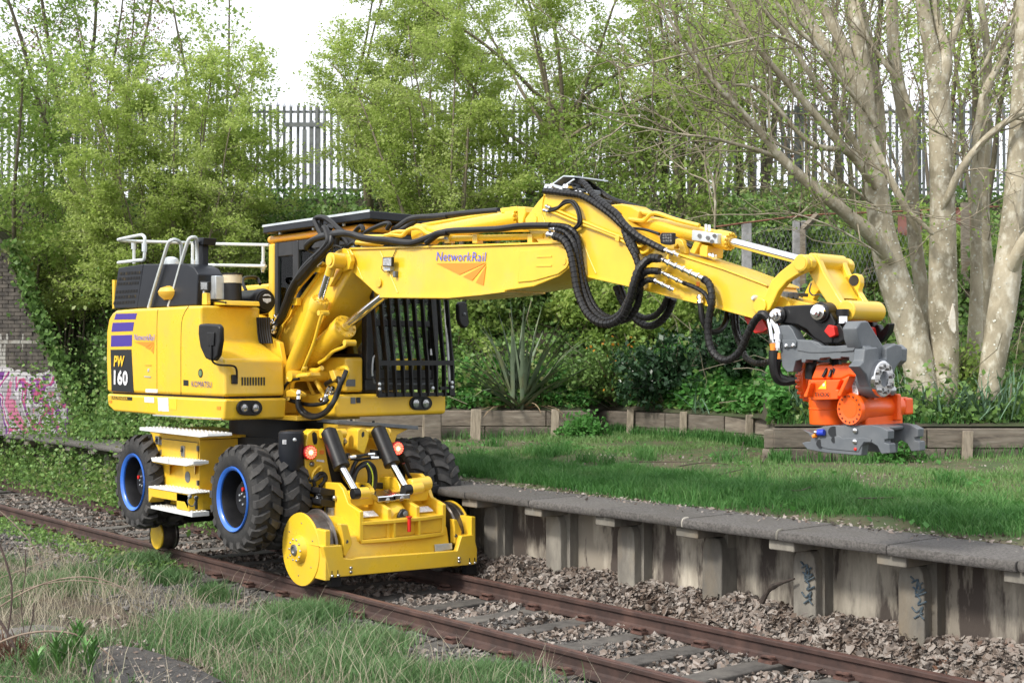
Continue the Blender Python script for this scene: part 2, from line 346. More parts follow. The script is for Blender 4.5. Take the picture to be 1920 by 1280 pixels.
for k, x in enumerate(jx):
    if cp is None:
        cp = ob('coping_slab', coping_mesh(1.03), COP, PF, bev=.012, loc=(0,0,0)); c = cp
        mb = MB(); W = .115
        mb.prism([(-W,.0,-.7),(W,.0,-.7),(W,0,.42),(W*.9,.0,.50),(W*.6,0,.56),(-W*.6,0,.56),(-W*.9,0,.50),(-W,0,.42)], (0,.3,0)); p0_ = ob('bracket_post', mb, PST, PF, bev=.015, loc=(0,0,0)); p = p0_
        w0_ = ob('wall_panel', MB().box((-.4,0,-.9), (.4,.06,.75)), PAN, PF, loc=(0,0,0)); wp = w0_
        b0_ = ob('corbel_block', MB().box((-.13,0,-.085), (.13,.5,0)), PST, PF, bev=.012, loc=(0,0,0)); bb0 = b0_
        s0_ = ob('post_side', MB().box((-.128,.10,-.9), (.128,.3,.68)), PST, PF, loc=(0,0,0)); ps = s0_
    else:
        c, p, wp, bb0, ps = (t.copy() for t in (cp, p0_, w0_, b0_, s0_))
        for t in (c, p, wp, bb0, ps): SC.collection.objects.link(t)
    c.location = (x+.52+10, PE-1.2+rng.uniform(-.012,.012), PZ+rng.uniform(-.006,.006)); c.rotation_euler = (0, rng.uniform(-.004,.004), rng.uniform(-.004,.004))
    p.location = (x+10+.02+rng.uniform(-.025,.025), 1.17-1.2+rng.uniform(.0,.018), .12+rng.uniform(-.02,.015)); p.rotation_euler = (0, rng.uniform(-.015,.015), 0); ps.location = (x+10+.03, 1.17-1.2, .12); wp.location = (x+.52+10, 1.38-1.2, 0); bb0.location = (x+10+.0, PE+.045-1.2, PZ-.0815)
MORT = mk('pale_mortar', (.4,.38,.33), (.25,.23,.2), 30, .9)
for u in (1282, 1462, 1673):
    x = onZ((u, 985), PZ)[0]; x = min(jx, key=lambda t: abs(t-x)); mb = MB().tube([(x,PE+.06,PZ+.004),(x,PE+.012,PZ-.002),(x+.004,PE-.012,PZ-.03),(x,PE-.006,PZ-.066)], .012, 6, 3); ob('mortar_joint', mb, MORT, PF)
# spray-can squiggles on two posts
TAGP = mk('blue_spray', (.035,.06,.085), (.08,.10,.11), 30, .8)
def mb_stroke(mb, L, Y, r=.008):
    P = smooth([onY(p, Y) for p in L], 4); mb.tube([p for p in P], r, 5); return mb
for a, (ox, oy) in (((1493,1050),(0,0)), ((1698,1078),(0,0))):
    mb = MB(); X0, Y0_ = a; z3 = 3.556
    for L in ([(8,2),(14,10),(10,14),(20,8),(18,20),(28,14)], [(12,22),(22,30),(30,26),(16,40),(34,32)], [(20,18),(16,34),(24,46),(20,56),(34,50)], [(10,60),(18,70),(28,60),(24,74),(30,84)], [(14,82),(28,72)], [(18,8),(24,22),(20,32)]):
        mb_stroke(mb, [(X0+x*(1 if X0 < 1600 else 1.15), Y0_+y*.98) for x, y in L], 1.166, .0075)
    ob('graffiti_tag', mb, TAGP, PF)
# ------------------------------------------------------------------ sleeper walls holding the bank
TIM = mk('weathered_timber', (.185,.155,.122), (.085,.07,.056), 6, .9, bump=.5, bscale=50, stretch=(1,1,6), c3=(.24,.21,.17), s3=3, lo=.38, hi=.66, orand=.28)
TIM2 = mk('grey_timber', (.24,.21,.17), (.13,.11,.085), 8, .9, bump=.4, bscale=60, stretch=(1,1,5), c3=(.17,.12,.07), s3=2)
def timber(par, a, b, z0, z1, th=.13, jig=.012, mat=None):
    a = np.array(a, float); b = np.array(b, float); d = unit(b-a); L = np.linalg.norm(b-a); n = np.array([-d[1], d[0], 0]); 
    if n@FH < 0: n = -n
    c = (a+b)/2+n*(th/2+rng.uniform(-jig, jig)); c[2] = (z0+z1)/2
    return ob('timber', MB().obox(c, d*(L/2-.006), n*th/2, np.array([0,0,(z1-z0)/2-.004])), mat or TIM, par, bev=.014)
def tw(root, u0, d0, u1, d1, zb, zt, cuts):
    A_, B_ = ud(u0, d0, 0), ud(u1, d1, 0); zm = (zb+zt)/2
    for row, (z0, z1) in enumerate(((zb, zm), (zm, zt))):
        t = [0]+[min(max(c+(.13 if row else -.08), .02), .98) for c in cuts]+[1]
        for i in range(len(t)-1): timber(root, A_+(B_-A_)*t[i], A_+(B_-A_)*t[i+1], z0, z1)
STK = mk('pale_stake', (.33,.28,.215), (.21,.175,.13), 9, .9, bump=.4, bscale=50, stretch=(3,3,.6), orand=.15)
def stake(root, u, d, zb, zt, w=.05):
    c = ud(u, d, (zb+zt)/2)-FH*.09; ob('stake', MB().obox(c, RT*w, FH*.025, np.array([RT[0]*.01, RT[1]*.01, (zt-zb)/2])), STK, root, bev=.006)
T1 = empty('timber_retaining_wall', ud(950, 22, .93), 'low retaining wall of old railway sleepers under the spiky flax plant', 'retaining wall')
tw(T1, 560, 22.2, 1106, 22.2, .86, 1.40, [.33, .72]); tw(T1, 1106, 22.2, 1122, 23, .86, 1.40, [])
for u in (660, 800, 892, 1040): stake(T1, u, 22.05, .8, 1.43, .085 if u == 892 else .065)
ob('timber_end', MB().obox(ud(812, 21.95, 1.13), RT*.14, FH*.07, (0,0,.27)), TIM, T1, bev=.015)
T2 = empty('timber_retaining_wall', ud(1300, 21, .93), 'low retaining wall of split old sleepers with four pale stakes below the green ground cover', 'retaining wall')
tw(T2, 1122, 22.95, 1490, 19.2, .86, 1.38, [.25, .55, .8])
for u, d in ((1180,22.2),(1279,21.15),(1402,19.95)): stake(T2, u, d, .82, 1.42, .055)
T3 = empty('timber_planter', ud(1650, 17, .9), 'raised bed edged with heavy grey sleepers at the foot of the pale multi-stemmed tree', 'planter')
tw(T3, 1450, 17.0, 2300, 16.9, .84, 1.36, [.21, .46, .75]); tw(T3, 1449, 17.05, 1488, 19.1, .84, 1.34, [.5])
stake(T3, 1808, 16.95, .8, 1.33, .065); stake(T3, 2010, 16.95, .8, 1.33, .065)

# ------------------------------------------------------------------ brick wing wall of the bridge
BW = empty('brick_wing_wall', onD((60, 805), 25.2), 'old dark brick bridge wing wall with pink and white graffiti at its foot', 'brick wall')
BRK = mk('old_brick', (.115,.085,.062), (.05,.042,.036), 9, .9, bump=.3, bscale=60, c3=(.15,.12,.09), s3=1.2); MOR = mk('sooty_mortar', (.10,.09,.078), (.06,.054,.048), 12, .95)
GRC = [mk('graffiti_white', (.55,.53,.56), (.30,.28,.3), 9, .8, lo=.3, hi=.7), mk('graffiti_pink', (.42,.14,.24), (.25,.12,.19), 8, .8), mk('graffiti_purple', (.16,.06,.2), (.2,.12,.22), 8, .8), mk('graffiti_grey', (.3,.27,.3), (.17,.15,.16), 7, .8), mk('efflorescence', (.34,.33,.3), (.2,.18,.15), 9, .9)]
def mk_graffiti():
    m = bpy.data.materials.new('graffiti_brick'); m.use_nodes = True; nt = m.node_tree; N = nt.nodes; L = nt.links; b = N['Principled BSDF']; b.inputs['Roughness'].default_value = .85
    geo = N.new('ShaderNodeNewGeometry')
    dt = N.new('ShaderNodeVectorMath'); dt.operation = 'DOT_PRODUCT'; dt.inputs[1].default_value = tuple(RT); L.new(geo.outputs['Position'], dt.inputs[0])
    sp = N.new('ShaderNodeSeparateXYZ'); L.new(geo.outputs['Position'], sp.inputs[0]); cx = N.new('ShaderNodeCombineXYZ'); L.new(dt.outputs['Value'], cx.inputs[0]); L.new(sp.outputs[2], cx.inputs[1])
    def math_(op, a, c):
        n = N.new('ShaderNodeMath'); n.operation = op
        for i, v in enumerate((a, c)):
            if isinstance(v, (int, float)): n.inputs[i].default_value = v
            else: L.new(v, n.inputs[i])
        return n.outputs[0]
    def noise(sc, dist, sy=1):
        mp = N.new('ShaderNodeMapping'); mp.inputs['Scale'].default_value = (1, sy, 1); L.new(cx.outputs[0], mp.inputs[0]); n = N.new('ShaderNodeTexNoise'); n.inputs['Scale'].default_value = sc; n.inputs['Detail'].default_value = 2; n.inputs['Distortion'].default_value = dist; L.new(mp.outputs[0], n.inputs['Vector']); return n.outputs[0]
    wob = noise(2.6, .4); top = math_('MULTIPLY_ADD', wob, .9); top.node.inputs[2].default_value = 1.60
    inside = math_('LESS_THAN', sp.outputs[2], top); rim = math_('LESS_THAN', math_('SUBTRACT', top, sp.outputs[2]), .09)
    cr = N.new('ShaderNodeValToRGB'); cr.color_ramp.interpolation = 'CONSTANT'; e = cr.color_ramp.elements
    cols = [(0,(.30,.27,.29)),(.40,(.17,.045,.24)),(.45,(.50,.48,.50)),(.49,(.50,.10,.22)),(.53,(.26,.07,.28)),(.56,(.55,.53,.55)),(.60,(.33,.30,.33)),(.66,(.5,.16,.26))]
    while len(e) < len(cols): e.new(.5)
    for i, (p, c) in enumerate(cols): e[i].position = p; e[i].color = (*c, 1)
    L.new(noise(1.25, 1.7, .5), cr.inputs[0])
    bn = N.new('ShaderNodeTexNoise'); bn.inputs['Scale'].default_value = 7; bn.inputs['Detail'].default_value = 6; L.new(geo.outputs['Position'], bn.inputs['Vector'])
    bc = N.new('ShaderNodeValToRGB'); bc.color_ramp.elements[0].position = .35; bc.color_ramp.elements[0].color = (.05,.044,.039,1); bc.color_ramp.elements[1].position = .68; bc.color_ramp.elements[1].color = (.125,.108,.09,1); L.new(bn.outputs[0], bc.inputs[0])
    def mix(f, a, c):
        x = N.new('ShaderNodeMix'); x.data_type = 'RGBA'; L.new(f, x.inputs[0])
        for i, v in ((6, a), (7, c)):
            if isinstance(v, tuple): x.inputs[i].default_value = (*v, 1)
            else: L.new(v, x.inputs[i])
        return x.outputs[2]
    col = mix(rim, cr.outputs[0], (.52,.5,.51)); drip = math_('MULTIPLY', math_('GREATER_THAN', noise(5, .2, .12), .64), math_('LESS_THAN', sp.outputs[2], 2.75)); base = mix(drip, bc.outputs[0], (.33,.32,.29))
    L.new(mix(inside, base, col), b.inputs['Base Color']); return m
GRAF = mk_graffiti()
DW = 25.2
edge = lambda v: np.interp(v, [430,455,560,640,700,760,815], [-20,2,42,75,102,130,136])
b_ = [onD((x, y), DW) for x, y in ((-160,400),(-40,420),(2,455),(42,560),(75,640),(102,700),(130,760),(136,816),(-160,816))]
ob('wall_core', MB().prism(b_, FH*.6), MOR, BW)
capP = [onD((edge(v)-0, v), DW) for v in (430,455,560,640,700,760,812)]
ob('wall_capping', MB().prism([p-FH*.06 for p in capP]+[p-FH*.06+RT*.07 for p in capP[::-1]], FH*.7), mk('capping_stone', (.12,.105,.08), (.06,.06,.04), 6, .9, bump=.3), BW)
bw, bh = .228, .076; px_m = F/DW; protos = {}; cnt = 0; stuffb = []
gcol = lambda u, v: 5 if abs(v-639) < 3.2 and rng.random() < .85 else 0
for row in range(68):
    v = 816-(row+.5)*bh*px_m; 
    if v < 425: break
    for k in range(26):
        u = -62+(k+(.5 if row % 2 else 0))*bw*px_m
        if u+10 > edge(v): break
        c = onD((u+bw*px_m/2, v), DW); g = gcol(u+8, v); M_ = GRAF if not g else GRC[g-1]; mb = MB().obox((0,0,0), RT*(bw/2-.006), FH*.05, (0,0,bh/2-.005))
        c = c+FH*(.028+rng.uniform(-.008,.006))
        cnt += 1
        if -8 < u and cnt <= 4000 and len(BW.children) < 296:
            if g not in protos: protos[g] = ob('brick', mb, M_, BW, loc=tuple(c-wloc(BW)))
            else: o = protos[g].copy(); SC.collection.objects.link(o); o.location = tuple(c-wloc(BW))
        else: stuffb.append((g, [p+c for p in mb.v], mb.f))
for g in range(6):
    mb = MB(); 
    for gg, V, f in stuffb:
        if gg == g: mb.add(V, f)
    if mb.v: ob('brickwork', mb, GRAF if not g else GRC[g-1], BW, kind='stuff')

# ------------------------------------------------------------------ palisade fence along the top of the bank
FN = empty('palisade_fence', ud(900, 30, 5.8), 'tall grey steel palisade fence along the top of the bank', 'fence')
GAL = mk('weathered_galvanised', (.21,.22,.23), (.15,.155,.16), 5, .6, metal=.3)
def pale_mesh():
    mb = MB(); h = 2.42; w = .034
    V = [(-w,0,0),(-w*.45,-.012,0),(w*.45,-.012,0),(w,0,0)]; T = [(-w,0,h-.12),(-w*.45,-.012,h-.1),(w*.45,-.012,h-.1),(w,0,h-.12)]; S = [(-w*1.25,0,h-.02),(0,-.006,h+.05),(0,-.006,h+.05),(w*1.25,0,h-.02)]
    V3 = []
    for (x, y, z) in V+T: V3.append(RT*x+FH*y+ZZ*z)
    o = len(V3); V3 += [RT*x+FH*y+ZZ*z for x, y, z in ((-w*1.3,0,h-.02),(0,-.008,h+.055),(w*1.3,0,h-.02),(0,-.012,h-.1))]
    mb.add(V3, [(0,1,5,4),(1,2,6,5),(2,3,7,6),(4,5,8),(5,11,9),(11,6,9),(6,7,10)]); mb.f += [(a+0,) if 0 else tuple(reversed(f)) for f in []]
    mb2 = MB(); n = len(mb.v); mb2.v = [p for p in mb.v]+[p+FH*.004 for p in mb.v]; mb2.f = mb.f+[tuple(i+n for i in reversed(f)) for f in mb.f]; return mb2
pm = None
for k in range(-118, 92):
    r = (1000-960)/F*30+k*.1535; u = 960+r/30*F
    if pm is None: pm = ob('pale', pale_mesh(), GAL, FN, loc=(0,0,0)); o = pm
    else: o = pm.copy(); SC.collection.objects.link(o)
    o.location = tuple(rd(r+rng.uniform(-.008,.008), 30, 5.72+rng.uniform(-.02,.02))-wloc(FN)); t = rng.uniform(-.008,.008); o.rotation_euler = (0, t, 0)
for zz in (7.93, 6.15): ob('fence_rail', MB().obox(rd(-1.6, 30.05, zz), RT*16.2, FH*.025, (0,0,.025)), GAL, FN)
for k in range(-6, 6):
    r = -4.45+k*2.75; ob('fence_post', MB().obox(rd(r, 30.09, 6.9), RT*.05, FH*.05, (0,0,1.15)), GAL, FN)
for u, z1 in ((571,7.5),(584,7.7),(597,7.65)): ob('spare_pale', MB().obox(onD((u, 280), 29.9)*np.array([1,1,0])+np.array([0,0,(5.9+z1)/2]), RT*.05, FH*.01, (0,0,(z1-5.9)/2)), GAL, FN)
ob('spare_rail', MB().obox(onD((570, 234), 29.88), RT*.45, FH*.015, (0,0,.05)), GAL, FN)
# old wire fence, posts and rusty rail on the right of the bank
WF = empty('wire_fence', ud(1450, 21.6, 2.3), 'old concrete-post wire fence with a rusty top tube behind the boom tip', 'fence')
CPO = mk('concrete_post', (.3,.3,.31), (.2,.2,.2), 8, .9, bump=.2); RST = mk('rust_tube', (.20,.085,.05), (.12,.05,.035), 9, .8)
for u, v0, v1, wd_ in ((1400,418,540,.075),(1493,414,520,.055),(1506,414,520,.04)): a, b = onD((u, v0), 21.6), onD((u, v1+60), 21.6); ob('fence_post', MB().obox((a+b)/2, RT*wd_, FH*.06, (0,0,(a[2]-b[2])/2)), CPO, WF, bev=.01)
a, b, c = onD((1533,402), 21.5), onD((1505,430), 21.5), onD((1505,540), 21.5); ob('wooden_post', MB().tube([a, b], .055, 4), TIM2, WF); ob('wooden_post', MB().tube([b+ZZ*.02, c], .055, 4), TIM2, WF); 
a, b = onD((1808,380), 21.5), onD((1812,560), 21.5); ob('wooden_post', MB().obox((a+b)/2, RT*.06, FH*.05, (0,0,(a[2]-b[2])/2)), TIM2, WF)
ob('top_tube', MB().tube([onD(p, 21.55) for p in ((1338,426),(1450,411),(1540,402),(1650,398),(1780,392),(1900,386))], .017, 6, 2), RST, WF)
mb = MB()
for k in range(40):
    u = 1385+k*9; 
    for s in (-1, 1):
        P = [onD((u+s*t*40-20, 425+t*105), 21.7) for t in (0, .5, 1)]; mb.tube(P, .004, 3, 1, False)
ob('wire_mesh', mb, GAL, WF, kind='stuff')
for P in ([(1684,402),(1730,398),(1728,436),(1700,442),(1684,438)], [(1788,394),(1830,392),(1828,430),(1806,428),(1790,414)]): ob('rusty_sheet', MB().prism([onD(p, 21.8) for p in P], FH*.02), mk('rusty_sheet', (.26,.12,.1), (.2,.085,.07), 5, .85), WF)

# ------------------------------------------------------------------ slab in the near verge
SL = MB(); SL.prism([onZ(p, .05) for p in ((152,1232),(170,1216),(215,1207),(258,1211),(300,1222),(360,1243),(425,1277),(560,1360),(700,1460),(420,1460),(250,1330))], (0,0,-.32)); s_ = ob('concrete_slab', SL, TARM, bev=.03, seg=3); tag(s_, 'rounded dark concrete slab lying in the dry verge grass', 'concrete slab')
s_ = ob('flat_stone', MB().prism([(-10.95,-4.05,.04),(-10.6,-4.0,.05),(-10.45,-3.68,.05),(-10.7,-3.5,.045),(-10.98,-3.62,.04)], (0,0,-.2)), CONC, bev=.02); tag(s_, 'small flat grey stone among the dry weeds behind the slab', 'stone')
# ------------------------------------------------------------------ the road-rail excavator
EX = empty('rail_excavator', (XS, 0, 0), 'yellow road-rail excavator with blue wheel rims and raised boom standing on the rusty track', 'excavator')
def U(): return MB(u2w)
def sid(zf, pts, y): return [uy(zf(*p), y) for p in pts]
def fro(zf, pts, x): return [ux(zf(*p), x) for p in pts]
def SP(zf, pts, y0, y1): return U().prism(sid(zf, pts, y0), (0, y1-y0, 0))
def SPF(zf, pts, yn, y0, y1): return U().prism([p+np.array([0, y0-yn, 0]) for p in sid(zf, pts, yn)], (0, y1-y0, 0))
def decal(name, zf, pts, mat, par, y=-1.253): return ob(name, SP(zf, pts, y, y+.004), mat, par)
def fdecal(name, zf, pts, mat, par, x): return ob(name, U().prism(fro(zf, pts, x), (-.004, 0, 0)), mat, par)
HY = -1.25; HX = .84
# --- rear house: engine hood, skirt, counterweight
hood = ob('engine_hood', SP(Z1, [(66,1006),(60,820),(62,640),(76,566),(95,533),(118,516),(240,506),(400,498),(550,489),(632,487),(628,540),(630,700),(768,812),(772,1036)], HY, -.52), YEL, EX, bev=.035, seg=3)
ob('counterweight', U().box((-1.86, -.518, 1.66), (-.75, 1.24, 2.78)), YEL, EX, bev=.08, seg=3)
skirt = ob('side_skirt', SP(Z1, [(64,1016),(774,1049),(764,1178),(560,1168),(340,1142),(105,1122),(72,1092)], HY-.004, -.5), YEL, EX, bev=.03, seg=3)
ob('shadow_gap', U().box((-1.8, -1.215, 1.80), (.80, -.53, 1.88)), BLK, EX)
ob('rear_deck', U().box((-.75, -.5, 1.64), (.62, 1.2, 1.9)), YELD, EX, bev=.02)
ob('deck_plate', U().box((-.7, -.52, 1.585), (1.1, .3, 1.638)), YELD, EX, bev=.01)
ob('skirt_trim', SP(Z1, [(340,1142),(750,1163),(750,1170),(340,1149)], HY-.012, -1.1), ZNC, EX)
# panel seams (grooves shown as thin dark gaps)
for a in ([(372,512),(366,600),(366,1020)], [(556,492),(520,560),(510,680),(510,1028)]):
    P = sid(Z1, a, HY-.001); ob('panel_seam', U().tube(P, .0035, 5, 3), BLK, hood)
# stripes and number panel
for k, (a) in enumerate(([(120,538),(246,535),(236,571),(108,573)], [(100,592),(228,588),(220,641),(92,646)], [(91,668),(216,664),(214,732),(89,735)])):
    decal('stripe', Z1, a, PURP, hood)
decal('number_panel', Z1, [(87,753),(212,752),(226,1010),(93,1002)], BLKP, hood)
def stext(name, s, zf, a, b, hz, mat, par, y=-1.257, shear=0, bold=0):
    p0 = uy(zf(*a), y); p1 = uy(zf(*b), y); t = uy(zf(a[0], a[1]-hz), y); up = t-p0; h = np.linalg.norm(up)
    return text(name, s, p0, p1, (0, 0, 1), h, mat, par, u2w, shear, bold)
stext('lettering', 'PW', Z1, (107,851), (172,853), 62, YELP, hood, shear=.15, bold=.03)
stext('lettering', '160', Z1, (108,957), (191,964), 84, WHTP, hood, bold=.035)
stext('lettering', 'NetworkRail', Z1, (229,695), (353,699), 36, BLUP, hood, shear=.18)
for P in ([(229,706),(349,706),(300,738)], [(296,742),(349,710),(322,754)], [(327,758),(349,716),(345,778)]):
    decal('logo_shape', Z1, P, ORGP, hood)
stext('lettering', 'KOMATSU', Z1, (574,974), (694,980), 34, PURP, hood)
c = uy(Z1(628,894), HY); ob('badge', U().cyl(c+(0,-.004,0), c+(0,.01,0), .047), NAVY, hood); ob('badge_ring', U().cyl(c+(0,-.006,0), c+(0,.01,0), .033), mk('badge_green', (.12,.2,.1), None), hood)
decal('fuel_flap', Z1, [(524,934),(554,936),(554,970),(524,968)], BLKP, hood)
decal('door_latch', Z1, [(290,842),(330,843),(330,846),(290,845)], YELD, hood, -1.262); decal('door_latch', Z1, [(288,911),(328,914),(328,920),(288,917)], ZNC, hood, -1.258)
c = uy(Z1(316,876), HY); ob('keyhole', U().cyl(c+(0,-.006,0), c+(0,.01,0), .02), ZNC, hood)
decal('white_label', Z1, [(298,988),(370,990),(368,1012),(296,1008)], WHTP, hood); 
for P, m in (([(290,1036),(347,1039),(347,1072),(290,1068)], WHTP), ([(370,1039),(432,1042),(436,1124),(374,1120)], WHTP), ([(436,1046),(484,1048),(482,1112),(438,1110)], YELP)):
    decal('label', Z1, P, m, skirt, HY-.008)
decal('maker_sticker', Z1, [(88,1030),(216,1037),(216,1058),(90,1048)], BLKP, skirt, HY-.008)
stext('lettering', 'RAILMINDER', Z1, (92,1047), (190,1054), 15, YELP, skirt, -1.264)
for P in ([(78,1056),(94,1057),(93,1072),(78,1070)], [(724,1092),(746,1093),(746,1112),(724,1111)]):
    decal('reflector', Z1, P, ORGP, skirt, HY-.01)
# front vents, headlights
HFX = uy(Z1(772,1036), HY)[0]+.004
for k in range(9):
    x = 876+k*16.4; ob('vent_slot', U().prism(fro(Z1, [(x,918),(x+7,918),(x+7,966),(x,967)], HFX), (-.01, 0, 0)), BLKP, hood)
def headlamp(zf, cx, cy, hw, hh, x, par, lamps):
    P = []
    for k in range(20):
        t = 2*math.pi*k/20; sx = (hw-hh)*(1 if math.cos(t) > 0 else -1)
        P.append((cx+sx+hh*math.cos(t), cy+hh*math.sin(t)))
    hl = ob('headlight', U().prism(fro(zf, P, x+.025), (-.03, 0, 0)), BLK, par, bev=.006)
    for lx, r in lamps:
        c = ux(zf(lx, cy), x+.025); ob('lamp_rim', U().lathe(c, (1,0,0), [(0,r*1.12),(.012,r*1.12),(.012,r*.9),(.002,r*.9)], 20), BLKP, hl)
        ob('lens', U().lathe(c, (1,0,0), [(.001,r*.95),(.006,r*.93),(.011,r*.5)], 20), LENS, hl)
SKX = uy(Z1(774,1049), HY)[0]
headlamp(Z1, 924, 1102, 76, 46, SKX+.004, skirt, ((889,.046), (957,.046)))
# near mirror
def mirror_body(P, y, th): return SP(Z1, P, y, y+th)
mi = ob('wing_mirror', SP(Z1, [(612,600),(650,596),(728,600),(742,618),(743,700),(728,790),(708,820),(676,818),(652,806),(622,740),(610,660)], -1.42, -1.36), BLK, EX, bev=.025, seg=3)
ob('mirror_arm', U().tube([uy(Z1(690,690), -1.425), uy(Z1(692,790), -1.43), uy(Z1(705,830), -1.4)+0, ux(Z1(745,845), HX+.10), ux(Z1(820,850), HX+.09), ux(Z1(843,872), HX+.08), ux(Z1(845,930), HX+.05)], .011, 8, 4), BLK, mi)
ob('mirror_hub', SP(Z1, [(664,650),(708,650),(704,730),(668,730)], -1.435, -1.42), BLK, mi, bev=.006)
ob('mirror_bracket', U().prism(fro(Z1, [(820,903),(853,903),(853,960),(820,958)], HX+.06), (-.06, 0, 0)), BLK, mi, bev=.008)
# grille box
gb = ob('exhaust_box', SP(Z1, [(284,240),(545,238),(588,262),(612,300),(603,486),(338,500),(244,503)], -1.16, -.85), NAVY, EX, bev=.015)
gr = ob('grille_panel', SP(Z1, [(134,262),(284,240),(246,503),(110,506),(104,480)], -1.14, -.85), NAVY, EX, bev=.01)
mb = U()
for r, yy in enumerate((298, 330, 360, 408, 440, 474)):
    for k in range(8):
        cx = 148+k*16.5-(r*7.6); cy = yy-k*1.0
        mb.prism(sid(Z1, [(cx-5,cy-8),(cx+7,cy-9),(cx+5,cy+9),(cx-7,cy+10)], -1.143), (0, .02, 0))
ob('grille_holes', mb, mk('hole_dark', (.004,.004,.004), (.12,.08,.015), 9, .9, lo=.55, hi=.75), gr, kind='stuff')
ob('guard_strip', SP(Z1, [(97,335),(112,335),(108,505),(98,508)], -1.0, -.9), YEL, EX)
c = uy(Z1(450,235), -.7); ob('exhaust_stack', U().lathe(c, (0,0,1), [(-.3,.1),(.0,.1),(.05,.085),(.075,.04)], 20), GALV, EX)
# hand rails
def rail(pts, r=.02): return ob('handrail', U().tube(pts, r, 8, 4), GALV, EX)
def zy(zf, L): return [uy(zf(a, b), y) for a, b, y in L]
rail(zy(Z1, [(316,502,-1.2),(345,400,-1.2),(400,220,-1.2),(432,120,-1.2),(455,97,-1.18),(482,96,-1.12),(505,112,-1.05),(512,150,-1.02),(515,300,-.95),(514,400,-.95)]))
rail(zy(Z1, [(436,494,-1.15),(465,400,-1.15),(515,220,-1.15),(550,108,-1.15),(568,84,-1.13),(592,80,-1.08),(604,95,-1.04),(606,150,-1.0),(606,245,-1.0)]))
rail(zy(Z1, [(133,96,-1.05),(150,90,-1.05),(258,68,-1.05),(280,68,-1.05),(292,82,-1.05),(293,110,-1.05),(290,200,-1.05),(280,216,-1.05),(255,218,-1.05),(133,232,-1.05)]))
rail(zy(Z1, [(136,96,-1.05),(160,100,-.9),(240,104,-.6),(520,112,-.1),(700,119,.5),(1036,126,.6)]))
rail(zy(Z1, [(640,245,.5),(800,248,.5),(1018,252,.5)]))
rail(zy(Z1, [(230,104,-.6),(228,160,-.6),(228,238,-.6)]))
rail(zy(Z1, [(1003,126,.6),(1003,200,.6),(1000,290,.6)]))
rail(zy(Z1, [(580,115,-.1),(580,170,-.1),(578,250,-.1)]))
for a in ((226,128,-.6), (290,140,-1.05), (1002,250,.58), (586,240,-.1)):
    c = uy(Z1(a[0], a[1]), a[2]); ob('rail_clamp', U().cyl(c-(0,0,.05), c+(0,0,.05), .03, seg=10), ZNC, EX)
# post with camera housing
po = ob('camera_post', SP(Z1, [(608,118),(642,118),(640,338),(608,338)], -.95, -.88), NAVY, EX, bev=.006)
ob('camera_housing', SP(Z1, [(580,104),(600,82),(648,82),(640,124),(585,126)], -1.0, -.84), NAVY, po, bev=.006)
# things on the deck
wl_ = ob('work_light', SP(Z1, [(622,342),(672,344),(672,400),(624,398)], -1.17, -1.13), BLK, EX, bev=.008)
ob('lens', SP(Z1, [(628,350),(666,351),(666,393),(630,391)], -1.174, -1.169), LENS, wl_)
ob('lamp_stalk', SP(Z1, [(636,412),(662,412),(664,484),(634,484)], -1.15, -1.1), YEL, wl_, bev=.008)
ob('lamp_bracket', U().cyl(uy(Z1(648,398), -1.14), uy(Z1(648,414), -1.14), .012), ZNC, wl_)
cb = ob('control_box', SP(Z1, [(667,312),(718,309),(718,452),(667,450)], -1.0, -.84), ZNC, EX, bev=.01)
c = uy(Z1(722,345), -.92); ob('stop_button', U().lathe(c, (1,0,0), [(-.03,.05),(.035,.05),(.05,.035)], 8), RED, cb)
c = uy(Z1(818,400), -.8); fr_ = ob('fluid_reservoir', U().cyl(uy(Z1(818,355), -.8), uy(Z1(818,305), -.8), .105), AMB, EX)
ob('reservoir_base', U().cyl(uy(Z1(820,460), -.8), uy(Z1(818,356), -.8), .1), BLK, fr_); ob('reservoir_lid', U().cyl(uy(Z1(818,305), -.8), uy(Z1(818,296), -.8), .112), BLK, fr_)
ob('beacon_cover', U().lathe(uy(Z1(462,455), -1.1), (0,0,1), [(-.0,.1),(.05,.155),(.09,.165),(.13,.14),(.155,.07)], 24), mk('beacon_yellow', (.75,.45,.06), None, rough=.35), EX)
ob('beacon_base', SP(Z1, [(450,455),(530,455),(550,488),(450,490)], -1.15, -1.0), YEL, EX, bev=.01)
ob('valve_block', SP(Z1, [(516,390),(570,382),(570,440),(520,444)], -1.05, -.98), ZNC, EX, bev=.008)
ob('filter_post', SP(Z1, [(530,350),(556,350),(556,410),(530,410)], -1.0, -.94), YELD, EX, bev=.008)
ob('cable', U().tube(zy(Z1, [(560,400,-1.08),(575,460,-1.08),(610,470,-1.08),(700,462,-1.05),(780,470,-1.05)]), .01, 6, 4), BLK, EX)
ob('deck_rim', SP(Z1, [(704,460),(770,457),(776,486),(704,486)], -1.05, -.62), YEL, EX, bev=.01)
a = uy(Z1(1012,462), -.45); ac = ob('air_cleaner', U().lathe(a, (1,0,0), [(-.52,.12),(-.5,.135),(-.12,.135),(-.1,.142),(-.03,.142),(0,.13),(.02,.12)], 28), BLK, EX)
ob('cap', U().lathe(a+(.02,0,0), (1,0,0), [(0,.105),(.02,.1),(.022,.03)], 24), BLK, ac); ob('badge', U().prism(fro(Z1, [(1002,446),(1050,446),(1050,462),(1028,476),(1004,462)], a[0]+.046), (-.004,0,0)), WHTP, ac)
ob('badge', U().prism(fro(Z1, [(1002,432),(1014,420),(1036,420),(1052,436),(1036,430),(1014,430)], a[0]+.046), (-.004,0,0)), WHTP, ac)
